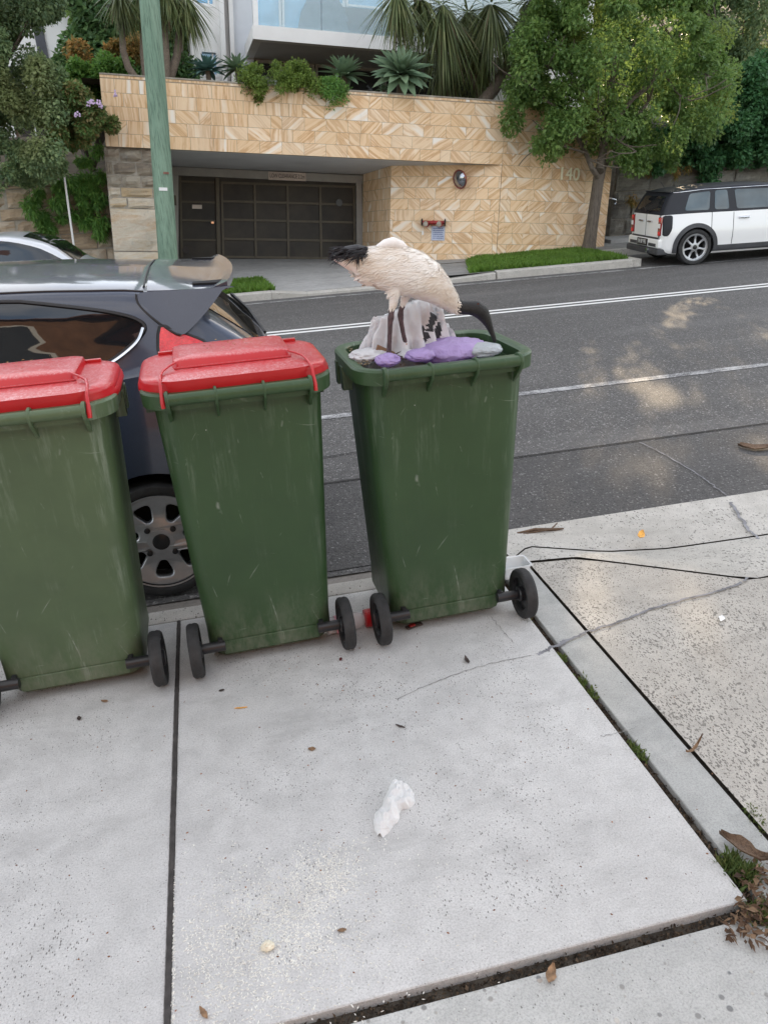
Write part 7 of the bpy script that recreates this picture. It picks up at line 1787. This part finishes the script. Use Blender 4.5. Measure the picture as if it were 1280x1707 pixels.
tag(bm_obj('fallen_stick', bm, M['barkchip'], None, 60, loc=tuple(p0)), 'reddish brown stick lying along the edge of the gutter', 'stick')
# leaf litter at the lower right corner, weeds in the joint
r = np.random.default_rng(33); px = [(r.normal(1262, 20), r.normal(1500, 45)) for _ in range(170)] + [(r.uniform(1205, 1290), r.normal(1545, 14)) for _ in range(60)]
P = np.array([G(a, b, .004) for a, b in px if a > 1222 - (b - 1500) * .35]); n = len(P); P[:, 2] += r.uniform(0, .010, n)
D = r.normal(0, 1, (n, 3)) * np.array([1, 1, .35]); Q = leaf_quads(P, D, r.normal(0, .4, (n, 3)) + np.array([0, 0, 1]), r.uniform(.010, .034, n), r.uniform(.002, .008, n))
o = leaf_mesh('leaf_litter', Q, leaf_mat('litter_leaf', [(.05, .03, .02), (.13, .075, .045), (.30, .20, .12)], .8, .1, 3.0)); tag(o, kind='stuff', label='dry brown leaf litter at the corner of the slab')
def tuft(label, spots, n, h, seed):
    r = np.random.default_rng(seed)
    def fn(r_):
        px_, py_, s_ = spots[r_.integers(0, len(spots))]; p = G(r_.normal(px_, s_), r_.normal(py_, s_), -.012); return p
    return grass_patch('joint_weeds', fn, n, h * .5, h, seed, label)
tuft('green weeds growing in the gap beside the edging strip', [(938, 1098, 5), (970, 1140, 5), (985, 1158, 5), (1055, 1248, 5), (1068, 1262, 5)], 260, .018, 5)
tuft('grass tufts at the lower right corner of the slab', [(1215, 1440, 8), (1225, 1452, 9), (1242, 1465, 9), (1262, 1520, 10), (1272, 1535, 10), (1246, 1458, 6)], 700, .032, 6)
tuft('weeds in the joint along the driveway', [(1250, 1352, 5), (1262, 1365, 6), (1275, 1382, 6), (880, 1040, 4)], 220, .016, 7)
# dirt crumbs filling the wide joints
r = np.random.default_rng(44); P = []
for _ in range(2600):
    P.append((r.uniform(-.3, 1.09), r.normal(1.080, .010), -.022)) if r.uniform() < .5 else P.append((r.normal(1.072, .007), r.uniform(1.0, 2.8), -.022))
P = np.array(P); n = len(P); D = r.normal(0, 1, (n, 3)); Q = leaf_quads(P, D, r.normal(0, 1, (n, 3)), r.uniform(.004, .014, n), r.uniform(.002, .005, n))
o = leaf_mesh('joint_debris', Q, leaf_mat('debris', [(.03, .022, .016), (.07, .05, .035), (.16, .11, .07)], .9, .05, 6.0)); tag(o, kind='stuff', label='dark dirt and leaf debris in the wide slab joints')
# bottle behind the wheels, clear tub behind the open bin, sauce sachet
c0 = G(585, 1036, .036); bt = thing('drink_bottle', 'clear plastic bottle with red cap lying behind the bin wheels', 'bottle', tuple(c0), rad(4))
bm = bmesh.new(); lathe(bm, [(.02, -.10), (.033, -.095), (.034, -.03), (.031, -.02), (.034, -.01), (.034, .02), (.026, .045), (.018, .055), (.017, .06)], 24, 'X'); cl = NT('clear_plastic'); cl.P(Base__Color=(.85, .78, .80), Roughness=.1, Alpha=.45); bm_obj('bottle_body', bm, cl.m, bt, 50)
bm = bmesh.new(); lathe(bm, [(.020, .052), (.036, .056), (.037, .085), (.035, .088)], 28, 'X'); bm_obj('cap', bm, M['lid'], bt, 40)
bm = bmesh.new(); lathe(bm, [(.0348, -.065), (.0352, -.064), (.0352, -.020), (.0348, -.019)], 24, 'X', close=False); bm_obj('label_band', bm, plain('pink_label', (.75, .35, .42), .5), bt, 50)
c0 = G(856, 957, 0.0); tb_ = thing('plastic_tub', 'clear plastic food tub on the ground behind the right wheel of the open bin', 'container', tuple(c0))
bm = bmesh.new(); skin(bm, [rrect(.055, -.04, .04, .012, .001), rrect(.062, -.047, .047, .014, .055), rrect(.068, -.053, .053, .016, .056), rrect(.068, -.053, .053, .016, .060), rrect(.060, -.045, .045, .014, .059), rrect(.053, -.038, .038, .012, .004)], True, True)
c2 = NT('tub_plastic'); c2.P(Base__Color=(.86, .88, .90), Roughness=.15, Alpha=.55); bm_obj('tub', bm, c2.m, tb_, 40)
c0 = G(690, 1044, .004); sc_ = thing('sauce_sachet', 'flattened sauce sachet with red smear under the back edge of the open bin', 'sachet', tuple(c0), .25)
bm = bmesh.new(); box(bm, -.035, .035, -.012, .012, 0, .006, .003); bm_obj('packet', bm, M['darkscrap'], sc_, 40)
bm = bmesh.new(); box(bm, -.022, .004, -.009, .007, .0065, .011, .002); bm_obj('smear', bm, M['red'], sc_, 40)
# dark leak trail across the driveway and gutter, oil-like stains: thin wet film lying on the surface
def trail(name, pts, zf, w0, mat, n=80, seed=1):
    P = crom(np.array(pts, float), 14); r = random.Random(seed); bm = bmesh.new(); prev = None
    for i, (a, b) in enumerate(P):
        p = G(a, b, 0.0); z = zf(p); p = G(a, b, z) + np.array([0, 0, .0035]); q = P[min(i + 1, len(P) - 1)] - P[max(i - 1, 0)]; d = G(a + q[0], b + q[1], z) - G(a, b, z); sd = _n(np.array([-d[1], d[0], 0]))
        w = w0 * (.3 + 1.1 * abs(mnoise.noise(Vector((i * .8, seed, 0))) + .55)); p = p + sd * .010 * mnoise.noise(Vector((i * .22, seed, 7))); row = (bm.verts.new(Vector(p - sd * w)), bm.verts.new(Vector(p + sd * w)))
        if prev: bm.faces.new((prev[0], prev[1], row[1], row[0]))
        prev = row
    return struct(bm_obj(name, bm, mat))
M['wet'] = plain('wet_stain', (.20, .20, .215), .85, var=.25, scale=12)
trail('wet_trail', [(935, 1075), (960, 1062), (985, 1052), (1030, 1038), (1080, 1018), (1140, 1000), (1190, 988), (1236, 972)], lambda p: -.002, .0055, M['wet'], seed=2)
trail('wet_trail', [(895, 1092), (915, 1083), (945, 1068)], lambda p: -.003, .008, M['wet'], seed=5)

def trail3(pts, w, seed):
    P = crom(np.array([G(a, b, z) for a, b, z in pts]), 12); bm = bmesh.new(); prev = None
    for i, p in enumerate(P):
        d = P[min(i + 1, len(P) - 1)] - P[max(i - 1, 0)]; sd = _n(np.array([-d[1], d[0], 0])); ww = w * (.35 + 1.2 * abs(mnoise.noise(Vector((i * .8, seed, 0))) + .5)); p = p + sd * .012 * mnoise.noise(Vector((i * .3, seed, 7)))
        row = (bm.verts.new(Vector(p - sd * ww + np.array([0, 0, .005]))), bm.verts.new(Vector(p + sd * ww + np.array([0, 0, .005]))))
        if prev: bm.faces.new((prev[0], prev[1], row[1], row[0]))
        prev = row
    struct(bm_obj('wet_trail', bm, M['wet']))
trail3([(1238, 970, 0), (1262, 945, -.03), (1271, 912, -.088), (1262, 897, -.098), (1249, 887, -.097)], .006, 3)
trail3([(1249, 887, -.095), (1232, 862, -.092), (1217, 838, -.09)], .008, 4)
trail3([(1214, 830, -.094), (1192, 813, -.094), (1170, 797, -.094), (1120, 766, -.094), (1066, 738, -.094)], .004, 5)

def hair(pts, w, seed):
    P = crom(np.array([G(a, b, 0) for a, b in pts]), 14); bm = bmesh.new(); prev = None
    for i, p in enumerate(P):
        d = P[min(i + 1, len(P) - 1)] - P[max(i - 1, 0)]; sd = _n(np.array([-d[1], d[0], 0])); ww = w * (.35 + abs(mnoise.noise(Vector((i * .7, seed, 0)))) * 1.6); p = p + sd * .006 * mnoise.noise(Vector((i * .4, seed, 5)))
        row = (bm.verts.new(Vector(p - sd * ww + np.array([0, 0, .0015]))), bm.verts.new(Vector(p + sd * ww + np.array([0, 0, .0015]))))
        if prev: bm.faces.new((prev[0], prev[1], row[1], row[0]))
        prev = row
    struct(bm_obj('hairline_crack', bm, plain('hairline_stain', (.24, .235, .23), .9)))
hair([(662, 1166), (700, 1148), (760, 1124), (820, 1106), (885, 1093)], .0022, 1)
hair([(818, 1028), (836, 1050), (856, 1072)], .0016, 2)
hair([(1000, 1228), (1030, 1222), (1062, 1212)], .0018, 3)

# leaf flakes lying on the two red lids
r = np.random.default_rng(77); P = []
for cx_, n_ in ((0.058, 34), (-0.648, 14)):
    for _ in range(n_): P.append((cx_ + r.normal(0, .10), 2.70 + r.uniform(-.05, .13), 1.128))
P = np.array(P); n = len(P); P = P[(np.abs(P[:, 0] - .058) < .11) | (np.abs(P[:, 0] + .648) < .11)]; n = len(P)
Q = leaf_quads(P, r.normal(0, 1, (n, 3)) * np.array([1, 1, .05]), np.tile([0, 0, 1.0], (n, 1)) + r.normal(0, .2, (n, 3)), r.uniform(.006, .016, n), r.uniform(.0012, .004, n))
o = leaf_mesh('leaf_flakes', Q, leaf_mat('yellow_flake', [(.30, .15, .05), (.50, .30, .10), (.22, .14, .08)], .7, .1, 5.0)); tag(o, kind='stuff', label='small dry leaf flakes lying on the red lids')
